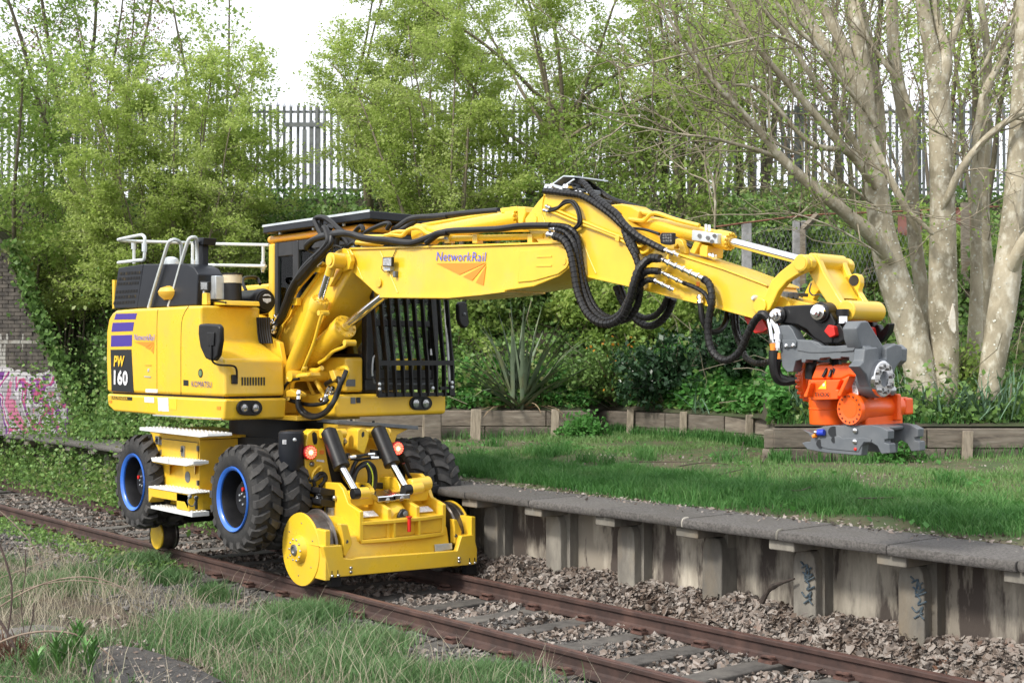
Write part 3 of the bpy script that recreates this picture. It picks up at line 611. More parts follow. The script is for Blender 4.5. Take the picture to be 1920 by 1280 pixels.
ob('air_pipe', U().tube(zy(Z1, [(900,400,-.4),(880,330,-.3),(960,320,0),(985,360,.0)]), .02, 8, 4), BLK, EX)
ob('oil_tank', U().box((-.4, -.5, 1.9), (.18, .15, 2.62)), BLK, EX, bev=.02)  # black stands in for the shade in the recess behind the grille
ra = ob('radiator_grille', U().box((-.2, -.5, 2.0), (.34, -.42, 2.5)), ZNC, EX)
for k in range(7):
    x = 955+k*14; ob('grille_bar', U().tube(zy(Z1, [(x,560,-.56),(x+4,640,-.55),(x+16,715,-.55)]), .015, 6, 3), BLK, ra)
ob('rear_housing', U().box((-1.5, .2, 2.78), (-.65, 1.2, 3.15)), YEL, EX, bev=.04)
# --- cab
CXF = 1.36; CX0 = -.62; CY0 = .2; CY1 = 1.2
cab = ob('cab', U().box((CX0, CY0, 1.9), (CXF-.02, CY1, 2.02)), CABD, EX, bev=.01)
ob('cab_floor_frame', U().box((-.3, -.22, 1.62), (1.42, 1.27, 1.865)), YEL, EX, bev=.045, seg=3)
ob('cab_side_panel', U().box((.8, -.06, 1.885), (1.34, .17, 2.26)), YEL, EX, bev=.03, seg=3)
fdecal('label', ZD, [(46,842),(130,842),(130,906),(44,906)], GRY, cab, 1.347); fdecal('label', ZD, [(88,1008),(132,1008),(132,1066),(88,1066)], GRY, cab, 1.428); fdecal('label', ZD, [(140,1008),(178,1008),(178,1060),(140,1060)], BLKP, cab, 1.428)
headlamp(ZD, 740, 1062, 102, 64, 1.42, cab, ((690,.05), (780,.05)))
ZR = 3.62
def post(x0, x1, y0, y1, z0, z1, m, n='pillar', b=.012): return ob(n, U().box((x0, y0, z0), (x1, y1, z1)), m, cab, bev=b)
post(CX0, CX0+.13, CY0-.02, CY1, 1.9, ZR, YEL, 'rear_wall', .03)
post(CX0+.132, CX0+.2, CY0-.01, CY0+.05, 1.95, ZR, CABD); post(CX0+.52, CX0+.64, CY0-.01, CY0+.05, 1.95, ZR, CABD)
post(CX0+.2, CX0+.52, CY0-.006, CY0+.05, 1.95, 2.75, CABD, 'side_panel'); post(CX0+.2, CX0+.52, CY0-.006, CY0+.05, 3.45, ZR, CABD, 'side_panel')
post(CX0+.64, CXF-.1, CY0-.006, CY0+.05, 1.95, 2.3, CABD, 'side_panel'); post(CX0+.64, CXF-.1, CY0-.006, CY0+.05, 3.5, ZR, CABD, 'side_panel')
post(CXF-.1, CXF, CY0, CY0+.09, 2.02, ZR, CABD); post(CXF-.1, CXF, CY1-.09, CY1, 2.02, ZR, CABD); post(.35, .47, CY1-.05, CY1, 2.02, ZR, CABD); post(CX0+.15, CX0+.25, CY1-.05, CY1, 2.02, ZR, CABD)
post(CXF-.09, CXF-.01, CY0+.09, CY1-.09, 2.60, 2.67, CABD, 'window_bar'); post(CXF-.09, CXF-.01, CY0+.09, CY1-.09, 2.02, 2.12, CABD, 'window_bar'); post(CXF-.09, CXF-.01, CY0+.09, CY1-.09, 3.5, ZR, CABD, 'window_bar')
post(.47, CXF-.1, CY1-.045, CY1-.005, 2.02, 2.25, YEL, 'door_panel'); post(CX0+.25, .35, CY1-.045, CY1-.005, 2.02, 2.5, CABD, 'door_panel')
post(.47, CXF-.1, CY1-.04, CY1-.01, 2.88, 2.94, CABD, 'window_bar')
for nm, lo, hi in (('windscreen', (CXF-.055, CY0+.09, 2.67), (CXF-.047, CY1-.09, 3.5)), ('windscreen', (CXF-.055, CY0+.09, 2.12), (CXF-.047, CY1-.09, 2.6)),
                   ('side_window', (CX0+.2, CY0+.02, 2.75), (CX0+.52, CY0+.026, 3.45)), ('side_window', (CX0+.64, CY0+.02, 2.3), (CXF-.1, CY0+.026, 3.5)),
                   ('door_window', (.47, CY1-.03, 2.25), (CXF-.1, CY1-.024, 3.55)), ('door_window', (CX0+.25, CY1-.03, 2.5), (.35, CY1-.024, 3.55))):
    ob(nm, U().box(lo, hi), GLASS, cab)
ob('roof', U().box((CX0-.02, CY0-.03, ZR), (CXF+.02, CY1+.02, ZR+.09)), mk('orange_yellow_paint', (.75,.3,.02), (.7,.34,.03), 3, .35), cab, bev=.04, seg=3)
rg = ob('roof_guard', U().box((CX0+.05, CY0-.12, ZR+.11), (CXF+.22, CY1+.1, ZR+.20)), NAVY, EX, bev=.012)
ob('guard_edge', U().box((CX0+.05, CY0-.128, ZR+.185), (CXF+.22, CY0-.121, ZR+.21)), ZNC, rg)
for x in (-.3, .4, 1.0): ob('bolt', U().cyl((x, CY0-.05, ZR+.085), (x, CY0-.05, ZR+.112), .02), ZNC, rg)
se = ob('driver_seat', U().box((.0, .48, 2.3), (.5, .92, 2.45)), SEAT, cab, bev=.05, seg=3)
ob('seat_back', U().obox((-.02, .7, 2.78), (.06, 0, -.012), (0, .22, 0), (.05, 0, .36)), SEAT, se, bev=.05, seg=3); ob('headrest', U().box((-.12, .57, 3.12), (-.02, .83, 3.32)), SEAT, se, bev=.04, seg=3)
ob('console', U().box((.1, .3, 2.02), (.6, .45, 2.62)), CABD, cab, bev=.03); ob('console', U().box((.1, .95, 2.02), (.6, 1.1, 2.62)), CABD, cab, bev=.03); ob('seat_base', U().box((.05, .55, 2.02), (.4, .85, 2.3)), CABD, se)
ob('steering_column', U().tube([(1.1,.7,2.05),(.95,.7,2.6),(.9,.7,2.75)], .04, 8, 2), CABD, cab); ob('steering_wheel', U().lathe((.9,.7,2.77), (-.35,0,1), [(-.012,.19),(.012,.19),(.012,.17),(-.012,.17)], 24, True), CABD, cab)
ob('window_frame_tube', U().tube(fro(ZD, [(270,500),(272,760),(300,850),(350,880),(800,885),(850,840),(856,500)], CXF-.02), .012, 6, 3), GRY, cab)
ob('wiper', U().tube(fro(ZD, [(320,625),(295,640),(285,760),(290,810)], CXF+.01), .012, 6, 2), ZNC, cab)
ob('mirror_pole', U().tube([ux(ZD(1000,895), 1.52), ux(ZD(985,600), 1.52), ux(ZD(955,90), 1.5), ux(ZD(940,-100), 1.5)], .017, 8, 2), GALV, cab)
fdecal('label', ZD, [(822,560),(846,560),(846,618),(822,618)], WHTP, cab, CXF+.004); fdecal('label', ZD, [(784,562),(794,562),(794,612),(784,612)], WHTP, cab, CXF+.004)
# window guard bars
XG = 1.58
gd = ob('window_guard', U().prism(fro(ZD, [(345,668),(1040,668),(1046,712),(352,716)], XG), (-.06, 0, 0)), BLK, EX)
ob('guard_base', U().prism(fro(ZD, [(346,968),(1054,962),(1054,992),(346,1010)], XG-.02), (-.02, 0, 0)), BLK, gd)
ob('guard_plate', U().prism(fro(ZD, [(336,868),(376,868),(376,1000),(346,1006)], XG+.012), (-.02, 0, 0)), BLK, gd)
ob('guard_plate', U().prism(fro(ZD, [(1004,862),(1048,862),(1050,992),(1004,992)], XG+.012), (-.02, 0, 0)), BLK, gd)
ob('guard_rail', U().prism(fro(ZD, [(915,910),(1046,905),(1046,935),(915,938)], XG-.005), (-.03, 0, 0)), BLK, gd)
for a in ((352,886), (352,931), (845,922), (1022,872), (1022,914)):
    c = ux(ZD(*a), XG+.012); ob('bolt', U().dome(c, (1,0,0), .02, .016, 10), ZNC, gd)
TOPX = [300, 378, 450, 525, 605, 680, 758, 835, 910, 985]; MIDX = [352, 430, 500, 580, 655, 733, 808, 885, 960, 1038]; BOTX = [360, 436, 515, 590, 665, 740, 815, 892, 966, 1044]
for a, b, c_ in zip(TOPX, MIDX, BOTX):
    P = [ux(ZD(c_, 1000), XG), ux(ZD(b, 690), XG), ux(ZD(b-14, 560), XG-.01)]; top = ux(ZD(a, 90), XG); P += [ux(ZD((a+b)/2-8, 330), XG), top, top+(top-P[2])*.9]
    P = smooth(P, 3); mb = U(); n = len(P); V = []
    for i, p in enumerate(P):
        V += [p+(0,-.009,0), p+(0,.009,0), p+(-.06,.009,0), p+(-.06,-.009,0)]
    mb.add(V, [(i*4+k, i*4+(k+1) % 4, (i+1)*4+(k+1) % 4, (i+1)*4+k) for i in range(n-1) for k in range(4)]+[(3,2,1,0), (n*4-4,n*4-3,n*4-2,n*4-1)])
    ob('guard_bar', mb, BLK, gd)
fm = ob('far_mirror', U().prism(fro(Z2, [(1158,580),(1170,566),(1192,563),(1208,575),(1222,690),(1212,712),(1190,718),(1168,690),(1160,660)], 1.5), (-.07, 0, 0)), BLK, EX, bev=.02, seg=3)
ob('mirror_hub', U().dome(ux(Z2(1190,636), 1.5), (1,0,0), .02, .02), GRY, fm); ob('mirror_arm', U().tube([ux(Z2(1192,575), 1.45), ux(Z2(1192,530), 1.45), (1.4, 1.25, 3.3)], .011, 8, 3), BLK, fm)

# --- boom
bb = ob('base_boom', SP(Z2, [(95,860),(120,760),(150,690),(300,480),(395,350),(430,295),(470,268),(535,262),(556,300),(552,380),(432,600),(330,760),(150,900),(110,900)], -.28, .34), YEL, EX, bev=.012)
ob('boom_edge', SP(Z2, [(92,860),(118,756),(148,686),(392,344),(404,352),(160,694),(130,764),(104,862)], -.3, .36), YEL, bb)
ob('boss', U().cyl(uy(ZB(530,690), -.3), uy(ZB(530,690), -.3)+(0,.66,0), .125), YEL, bb, bev=.008)
pin = uy(ZB(375,692), -.50); kn = ob('knuckle_pin', U().cyl(pin, pin+(0,.2,0), .082), YEL, bb, bev=.006); ob('pin_cap', U().cyl(pin-(0,.012,0), pin, .05), YEL, kn)
ob('label', SP(ZB, [(440,840),(460,800),(485,806),(490,850),(458,915),(440,900)], -.305, -.28), WHTP, bb)
ob('boom_ear', SP(ZB, [(330,640),(420,600),(520,600),(610,620),(630,700),(600,800),(480,830),(370,1010),(350,1000),(410,820),(340,770)], -.34, -.285), YEL, bb, bev=.01)
def jack(p0, p1, p2, rb, rr, yb, nm='hydraulic_cylinder', mat=YEL, rod=CHR, bolts=12, par=None):
    """barrel p0->p1, rod p1->p2 (local points)"""
    d = unit(p1-p0); L = np.linalg.norm(p1-p0)
    o = ob(nm, U().lathe(p0, d, [(0,rb*.85),(.03,rb),(L-.13,rb),(L-.125,rb*1.13),(L-.01,rb*1.13),(L,rb*1.08),(L,rr*1.3),(L+.015,rr*1.25)], 28), mat, par or EX)
    ob('rod', U().cyl(p1-d*.02, p2, rr), rod, o)
    if bolts:
        N = unit(np.cross(d, (0,1,0.2))); B = np.cross(d, N); mb = U()
        for k in range(bolts):
            t = 2*math.pi*k/bolts; c = p1+d*-.004+rb*.92*(math.cos(t)*N+math.sin(t)*B); mb.cyl(c, c+d*.018, .012, seg=6)
        ob('gland_bolts', mb, mat, o, kind='stuff')
    return o
l1 = jack(uy(Z2(195,985), -.42), uy(Z2(368,553), -.42), uy(Z2(415,400), -.42), .088, .036, 0)
ob('rod_eye', U().cyl(uy(ZB(365,870), -.42), uy(ZB(395,770), -.42), .05), YEL, l1)
ob('oil_pipe', U().tube(zy(Z2, [(378,632,-.52),(360,690,-.52),(330,800,-.52),(290,900,-.52),(265,960,-.5)]), .017, 8, 3), YEL, l1); c = uy(Z2(375,630), -.5); ob('port', U().cyl(c-(0,.04,0), c+(0,.08,0), .028), YEL, l1)
l2 = jack(uy(Z2(290,905), -.2), uy(Z2(512,705), -.2), uy(Z2(735,528), -.2), .118, .048, 0)
ob('oil_pipe', U().tube(zy(Z2, [(535,800,-.34),(500,825,-.34),(440,850,-.34),(400,890,-.34),(360,915,-.34)]), .018, 8, 3), YEL, l2); c = uy(Z2(528,800), -.34); ob('port', U().cyl(c-(0,.05,0), c+(0,.08,0), .032), YEL, l2)
l3 = jack(uy(Z2(430,1000), .48), uy(Z2(640,650), .48), uy(Z2(760,430), .48), .088, .036, 0)
# boom foot
ft = ob('boom_foot', U().prism([(.1,-.5,1.64),(.75,-.5,1.64),(.86,-.5,2.0),(.72,-.5,2.42),(.45,-.5,2.5),(.1,-.5,2.3)], (0,.06,0)), YEL, EX, bev=.01)
ob('foot_plate', U().prism([(.1,.36,1.64),(.95,.36,1.64),(.98,.36,2.0),(.84,.36,2.5),(.5,.36,2.55),(.1,.36,2.3)], (0,.06,0)), YELD, ft, bev=.01)
ob('foot_back', U().box((.3, -.44, 1.64), (.42, .36, 2.25)), YELD, ft); ob('pivot', U().cyl((.62,-.6,2.12), (.62,.5,2.12), .075), YEL, ft, bev=.006)
ob('jack_pivot', U().cyl(uy(Z2(190,990), -.52), uy(Z2(190,990), -.52)+(0,.7,0), .06), YEL, ft)
ob('gusset', SP(ZC, [(330,1170),(800,1165),(770,960),(700,1000),(640,1080),(450,1040)], -.1, -.04), YEL, ft); ob('gusset', SP(ZC, [(910,680),(870,960),(780,1170),(740,1170),(800,900)], .1, .16), YEL, ft)
for L, r, m in (([(360,890,-.42),(370,830,-.45),(430,775,-.45),(520,760,-.4)], .026, YEL), ([(800,760,-.2),(815,710,-.2),(860,690,-.2),(910,695,-.2),(910,760,-.2),(870,840,-.2)], .024, YEL),
                ([(560,745,-.2),(600,830,-.2),(660,930,-.2),(700,985,-.2)], .022, YEL), ([(510,780,-.2),(540,880,-.18),(590,980,-.18)], .02, YEL), ([(550,710,-.3),(610,715,-.3),(660,690,-.3)], .026, YEL)):
    ob('oil_pipe', U().tube(zy(ZC, L), r, 8, 4), m, ft)
for L, r in (([(440,960,-.45),(430,1060,-.45),(500,1140,-.4),(600,1170,-.4),(700,1120,-.38),(780,1020,-.35),(830,900,-.3),(840,810,-.28),(800,800,-.26),(700,850,-.25)], .027),
             ([(420,1000,-.47),(420,1080,-.48),(470,1150,-.45),(560,1185,-.45),(680,1150,-.42),(760,1060,-.4),(800,960,-.35),(870,800,-.3),(900,720,-.25)], .025),
             ([(330,1010,-.45),(450,1045,-.4),(560,1060,-.38),(680,1040,-.36),(720,1000,-.33)], .022), ([(260,940,-.5),(300,860,-.5),(350,815,-.5),(430,800,-.48)], .016), ([(700,870,-.2),(740,830,-.2),(800,820,-.2),(830,860,-.2),(790,980,-.25)], .018)):
    ob('hydraulic_hose', U().tube(zy(ZC, L), r, 10, 5), BLKM, ft)
for a, b, y in (((430,910),(425,1000),-.5), ((735,880),(700,960),-.3), ((770,880),(745,950),-.3), ((705,960),(690,1020),-.35), ((320,1000),(285,1000),-.5), ((640,1010),(690,1010),-.3)):
    p0, p1 = uy(ZC(*a), y), uy(ZC(*b), y); ob('hose_fitting', U().lathe(p0, p1-p0, [(0,.022),(.03,.03),(.05,.03),(.06,.022),(np.linalg.norm(p1-p0),.026)], 8), CHR, ft)
ob('valve', SP(ZC, [(290,920),(340,900),(420,950),(410,985),(300,985)], -.52, -.4), YELD, ft, bev=.015); ob('valve', SP(ZC, [(720,720),(770,710),(800,800),(760,830)], -.3, -.2), YELD, ft, bev=.012); ob('valve', SP(ZC, [(470,740),(550,730),(560,775),(480,780)], -.42, -.3), YELD, ft, bev=.012)
for a in ((330,800),(490,690)): ob('pipe_nut', U().ball(uy(ZC(*a), -.5), .03, 8), YELD, ft)

# main boom
px = lambda x, y: (x, y)
mbm = ob('main_boom', SP(px, [(659,467.5),(840,463),(1000,458.5),(1058,456),(1070,470),(1073,486),(1066,503),(1048,518),(1000,537.5),(945,545.5),(900,551),(840,556.5),(714,555.5),(704,550),(677,525),(657,508),(652,490)], -.26, .22), YEL, EX, bev=.012)
ob('flange', SP(px, [(655,464),(840,459.5),(1058,452.5),(1058,456.5),(840,463.5),(655,468)], -.28, .24), YEL, mbm, bev=.003); ob('flange', SP(px, [(710,554),(840,554.5),(900,549),(946,543.5),(946,547.5),(900,553.5),(840,559),(712,558)], -.275, .235), YEL, mbm, bev=.003)
ob('end_plate', SP(px, [(975,470),(1052,462),(1066,474),(1069,488),(1062,502),(1046,514),(1000,527),(970,530)], -.272, -.255), YEL, mbm, bev=.01)
for P in ([(1006,480),(1034,479),(1034,482),(1006,483)], [(1005,497),(1034,496),(1034,499.5),(1005,500.5)]): ob('pad', SP(px, P, -.278, -.27), YEL, mbm, bev=.002)
c = uy((1057,490), -.274); ob('pin_head', U().lathe(c, (0,-1,0), [(0,.03),(.004,.03),(.004,.022)], 20), YEL, mbm)
c = uy(ZB(972,962), -.26); ob('pin_head', U().cyl(c-(0,.02,0), c, .045), YELD, mbm, bev=.004)
ob('weld_seam', U().tube(zy(ZB, [(980,580,-.263),(1010,650,-.263),(1090,840,-.263),(1190,1080,-.263)]), .007, 6), YEL, mbm)
ob('weld_seam', U().tube(zy(ZB, [(650,680,-.263),(720,800,-.263),(770,920,-.263)]), .005, 6), YEL, mbm)
stext('lettering', 'NetworkRail', px, (818,488.5), (912,490), 16.5, BLUP, mbm, y=-.267, shear=.18)
for P in ([(818,493.5),(911,492.5),(861,515)], [(868,518.5),(911,494.5),(885,526)], [(892,529.5),(911,498),(906,535)]): decal('logo_shape', px, P, ORGP, mbm, -.266)
wk = ob('work_light', SP(ZB, [(1004,652),(1122,650),(1118,768),(1002,766)], -.34, -.31), BLK, mbm, bev=.008); ob('lens', SP(ZB, [(1014,664),(1110,662),(1108,756),(1012,754)], -.344, -.339), LENS, wk)
ob('lamp_bracket', SP(ZB, [(1010,770),(1100,770),(1095,815),(1020,815)], -.31, -.262), ZNC, wk); ob('cable', U().tube(zy(ZB, [(1185,505,-.27),(1165,570,-.27),(1130,650,-.27),(1120,700,-.275)]), .004, 5, 3), BLK, wk); ob('cable', U().tube(zy(ZB, [(998,760,-.33),(1000,800,-.32),(1045,835,-.3),(1085,810,-.29)]), .004, 5, 4), BLK, wk)
c = uy(ZB(1180,860), -.262); ob('hook', U().obox(c-(0,.02,0), (.02,0,.0), (0,.02,0), (0,0,.03)), GRY, mbm, bev=.006)
# arm cylinder on top of the boom
ac2 = jack(uy(ZG(640,1172), 0), uy(ZG(1105,1088), 0), uy(ZG(1160,1078), 0), .08, .045, 0)
ob('cylinder_head', SP(ZG, [(1090,1035),(1128,1032),(1134,1060),(1120,1120),(1095,1120)], -.09, .09), YEL, ac2, bev=.015); ob('base_eye', U().cyl(uy(ZB(1420,370), -.12), uy(ZB(1420,370), -.12)+(0,.24,0), .1), YEL, ac2, bev=.006)
ob('valve_block', SP(ZG, [(1005,1042),(1090,1030),(1095,1058),(1010,1068)], -.06, .06), YEL, ac2, bev=.01)
for L, r in (([(760,405,-.2),(900,405,-.2),(1050,400,-.2),(1120,365,-.2),(1180,350,-.2),(1290,350,-.2)], .02), ([(900,440,-.2),(1100,385,-.2),(1240,395,-.2),(1300,340,-.2),(1380,305,-.2),(1460,310,-.2),(1530,360,-.2),(1600,385,-.2),(1680,370,-.2)], .022), ([(700,480,-.15),(850,490,-.15),(1000,490,-.15)], .03),):
    ob('oil_pipe', U().tube(zy(ZB, L), r, 8, 4), YEL, mbm)
for L, r in (([(700,1195,-.2),(1000,1188,-.2),(1230,1180,-.2)], .027), ([(1080,1140,-.2),(1180,1135,-.2),(1260,1135,-.2)], .022), ([(620,1125,.1),(800,1095,.1),(1000,1062,.1)], .02), ([(700,1170,.0),(960,1150,.0),(1200,1146,.0)], .024)):
    ob('oil_pipe', U().tube(zy(ZG, L), r, 8, 3), YEL, mbm)
for x in (740, 880, 1155): ob('pipe_clamp', SP(ZG, [(x-12,1172),(x+12,1171),(x+12,1215),(x-12,1216)], -.235, -.16), YEL, mbm, bev=.004)
for x, yy in ((735,1190),(885,1152)): ob('clamp_band', SP(ZG, [(x-9,yy-7),(x+9,yy-7),(x+9,yy+7),(x-9,yy+7)], -.24, -.17), ZNC, mbm)

# --- stick
stk = ob('stick_arm', SP(Z5, [(125,147),(220,152),(330,166),(440,215),(560,290),(640,345),(720,400),(800,445),(950,512),(1100,560),(1200,592),(1330,640),(1462,692),(1488,760),(1440,862),(1380,880),(1160,820),(920,760),(640,690),(375,632),(290,560),(100,440),(15,340),(12,290),(60,225),(95,180)], -.21, .17), YEL, EX, bev=.012)
ob('flange', SP(Z5, [(125,140),(330,158),(440,206),(560,281),(720,391),(800,437),(950,503),(1200,583),(1462,683),(1465,694),(1200,594),(950,514),(800,448),(720,402),(560,292),(440,217),(330,168),(125,150)], -.225, .185), YEL, stk, bev=.003)
ob('flange', SP(Z5, [(375,625),(640,684),(920,754),(1160,814),(1380,874),(1380,886),(1160,826),(920,766),(640,696),(375,637)], -.222, .182), YEL, stk, bev=.003)
ob('weld_seam', U().tube(zy(Z5, [(128,150,-.213),(118,215,-.213),(118,260,-.213),(135,310,-.213)]), .006, 6, 3), YEL, stk); ob('weld_seam', U().tube(zy(Z5, [(350,380,-.213),(390,500,-.213),(440,615,-.213)]), .006, 6, 2), YEL, stk)
c = uy(ZA(-5,590), -.212); ob('pin_head', U().lathe(c, (0,-1,0), [(0,.055),(.006,.055),(.007,.045)], 20), YEL, stk)
for L, r in (([(150,235,-.235),(300,300,-.235),(560,400,-.235),(700,485,-.235),(735,490,-.235),(760,470,-.235),(750,445,-.235),(640,400,-.235)], .013), ([(200,235,-.24),(350,300,-.24),(520,370,-.24),(640,415,-.24),(700,455,-.24),(725,440,-.24)], .013)):
    ob('oil_pipe', U().tube(zy(Z5, L), r, 8, 3), YEL, stk)
ob('pipe_clamp', SP(Z5, [(556,382),(582,390),(575,428),(552,420)], -.26, -.21), YEL, stk, bev=.004)
decal('reflector', Z5, [(1042,664),(1060,668),(1058,722),(1040,718)], ORGP, stk, -.214)
for a in ((1398,765),): ob('grease_nipple', U().dome(uy(Z5(*a), -.212), (0,-1,0), .025, .04), ZNC, stk)
c = uy(Z5(1415,808), -.225); ob('pin_head', U().cyl(c, c+(0,.02,0), .062), YEL, stk, bev=.005)
ob('tip_boss', U().cyl(uy(Z6(250,370), -.2), uy(Z6(250,370), -.2)+(0,.36,0), .1), YEL, stk)
ob('stick_tip', SP(Z6, [(160,250),(250,290),(330,310),(430,335),(470,350),(330,400),(260,410),(200,380),(150,340)], -.16, .12), YEL, stk, bev=.01)
bl = ob('bolt_block', SP(Z6, [(240,268),(258,262),(360,272),(356,292),(243,284)], -.12, .0), GRY, stk)
for k in range(4): ob('bolt', U().cyl(uy(Z6(262+k*26,287), -.13), uy(Z6(262+k*26,287), -.13)+(0,.02,0), .022, seg=6), GRY, bl)
ob('red_guard', SP(Z5, [(1322,872),(1380,890),(1440,890),(1470,950),(1440,970),(1390,978),(1345,920)], -.1, .1), RED, stk, bev=.01)
# silver hose plate on the stick top
def sheet(P, y0, y1, th):
    mb = U(); pts = [uy(p, y0) for p in P]; mb.prism(pts+[p-(0,0,th) for p in pts[::-1]], (0, y1-y0, 0)); return mb
hp = ob('hose_plate', sheet(q(ZA, (205,168), (362,56), (492,62)), -.2, .22, .012), ZNC, EX)
ob('plate_side', SP(ZA, [(205,150),(345,190),(480,95),(490,108),(350,200),(345,245),(320,240),(310,215),(205,190)], -.215, -.205), ZNC, hp); ob('bulkhead', SP(ZA, [(120,190),(150,165),(230,170),(230,225),(180,270),(118,270)], -.22, .15), ZNC, hp, bev=.01)
ob('plate_leg', SP(ZA, [(430,140),(445,140),(445,290),(430,290)], -.15, .1), GRY, hp); ob('fitting_row', SP(ZA, [(340,195),(600,215),(600,275),(340,250)], -.12, .1), GRY, hp, bev=.01)
for a in ((370,185),(400,185),(510,260),(560,265),(150,185),(210,180)):
    c = uy(ZA(*a), -.23); ob('hose_fitting', U().cyl(c, c+(0,.1,0), .02, seg=6), CHR, hp)
# bucket cylinder
bc = jack(uy(Z5(610,285), 0), uy(Z5(1245,424), 0), uy(Z6(400,92), 0), .066, .034, 0)
ob('cylinder_foot', SP(Z5, [(520,205),(590,198),(650,210),(700,240),(690,290),(640,330),(600,300),(590,260)], -.1, .1), YEL, bc, bev=.015)
for L, r in (([(640,290,-.1),(720,300,-.1),(745,285,-.1),(775,258,-.1),(820,260,-.1),(920,295,-.1),(1060,330,-.09)], .018), ([(640,265,-.05),(700,250,-.05),(780,262,-.05)], .02)): ob('oil_pipe', U().tube(zy(Z5, L), r, 8, 4), YEL, bc)
ob('valve_block', SP(Z5, [(1015,355),(1168,378),(1166,440),(1012,418)], -.12, -.04), ZNC, bc, bev=.008)
for a in ((1060,390),(1110,402),(1135,425),(1150,390)): ob('bolt', U().cyl(uy(Z5(*a), -.135), uy(Z5(*a), -.12), .017, seg=6), STL, bc)
for a, b in (((1098,322),(1100,360)), ((1118,326),(1120,364))): ob('hose_fitting', U().cyl(uy(Z5(*a), -.08), uy(Z5(*b), -.08), .012, seg=8), CHR, bc)
ob('cylinder_bracket', SP(Z5, [(1030,425),(1065,432),(1030,500),(1000,490)], -.12, .08), YEL, bc, bev=.006); ob('cylinder_bracket', SP(Z5, [(1060,440),(1110,450),(1105,520),(1060,510)], -.1, .1), YEL, bc, bev=.006)
ob('hose_bracket', SP(Z5, [(905,415),(930,405),(955,420),(975,470),(975,500),(945,490),(930,440),(905,470)], -.16, -.1), YEL, stk, bev=.006)
wk2 = ob('work_light', SP(Z5, [(830,372),(902,372),(898,440),(870,446),(826,438),(820,400)], -.30, -.26), BLK, stk, bev=.008)
for i in range(3):
    for j in range(4): ob('led', U().cyl(uy(Z5(846+j*14,386+i*17), -.305), uy(Z5(846+j*14,386+i*17), -.299), .009, seg=8), LENS, wk2)
ob('fitting_bracket', U().tube(zy(Z5, [(885,480,-.25),(870,520,-.26),(878,570,-.26),(850,620,-.26),(856,660,-.26),(835,690,-.25)]), .011, 6, 3), YEL, stk)

# --- link
bn = [(105,345),(112,312),(160,288),(200,200),(255,145),(340,78),(372,52),(410,52),(436,85),(430,125),(390,152),(345,172),(290,208),(245,260),(215,320),(190,372),(150,382),(115,372)]
lk = ob('link_arm', SP(Z6, bn, -.30, -.24), YEL, EX, bev=.012); ob('link_arm', SPF(Z6, bn, -.30, .17, .23), YEL, EX, bev=.012)
c = uy(Z6(367,100), -.34); ob('link_pin', U().cyl(c, c+(0,.60,0), .062), YEL, lk, bev=.008); ob('pin_head', U().lathe(c, (0,-1,0), [(0,.05),(.004,.05),(.004,.04)], 20), YEL, lk)
c2 = uy(Z6(133,345), -.315); ob('pin_head', U().cyl(c2, c2+(0,.58,0), .058), YEL, lk, bev=.006)
bk = [(398,62),(420,42),(452,48),(475,90),(500,150),(560,250),(598,312),(640,335),(648,380),(620,408),(590,395),(520,330),(470,255),(432,190),(402,130)]
bkt = ob('bucket_link', SP(Z6, bk, -.22, -.16), YEL, EX, bev=.012); ob('link_plate', SPF(Z6, bk, -.22, .08, .14), YEL, bkt, bev=.012)
ob('lug_plate', U().prism([p+np.array([0,.30,0]) for p in sid(Z6, [(470,170),(540,150),(560,155),(572,175),(572,215),(562,245),(570,290),(600,330),(560,300),(500,230)], -.22)], (0,.06,0)), YEL, bkt, bev=.012)
c = uy(Z6(538,190), -.22)+(0,.298,0); ob('lug_hole', U().cyl(c-(0,.003,0), c+(0,.01,0), .04), BLKP, bkt)
ob('web_plate', SP(Z6, [(475,120),(500,150),(560,250),(585,300),(575,306),(540,260),(480,160)], -.16, .08), YEL, bkt)
c = uy(Z6(628,372), -.24); ob('lower_boss', U().cyl(c, c+(0,.40,0), .075), YEL, bkt, bev=.012); c = uy(Z6(440,92), -.2); ob('upper_boss', U().cyl(c, c+(0,.36,0), .062), YEL, bkt, bev=.01)
ob('grease_hose', U().tube(zy(Z6, [(430,215,-.05),(420,260,-.05),(440,285,-.05),(475,280,-.05),(495,300,-.05)]), .006, 6, 4), GRY, bkt)

# --- hoses on boom and stick
def hose(zf, L, r, m=None, par=None, wrap=True, n=6):
    P = zy(zf, L); o = ob('hydraulic_hose', U().tube(P, r, 10, n), m or BLKM, par or stk)
    if wrap:                                                      # spiral guard wound round the hose
        S = smooth(P, 10); D = np.cumsum([0]+[np.linalg.norm(S[i+1]-S[i]) for i in range(len(S)-1)]); tot = D[-1]; step = .045; mb = U()
        for k in range(int(tot/step)):
            t = (k+.5)*step; i = min(np.searchsorted(D, t), len(S)-1); i = max(i, 1); a = S[i-1]; b = S[i]; d = unit(b-a); c = a+(b-a)*((t-D[i-1])/(D[i]-D[i-1]+1e-9))
            mb.lathe(c-d*.017, d, [(0,r*.98),(.003,r*1.13),(.031,r*1.13),(.034,r*.98)], 10)
        ob('spiral_guard', mb, BLKM, o, kind='stuff')
    return o
H = -.33
hose(Z5, [(190,392,H),(245,415,H),(285,480,H),(310,600,H),(330,720,H),(380,840,H),(450,905,H-.02),(530,915,H-.02),(600,870,H-.05),(640,780,H-.06),(668,680,H-.06),(700,590,H-.04),(760,530,H),(825,527,H)], .033)
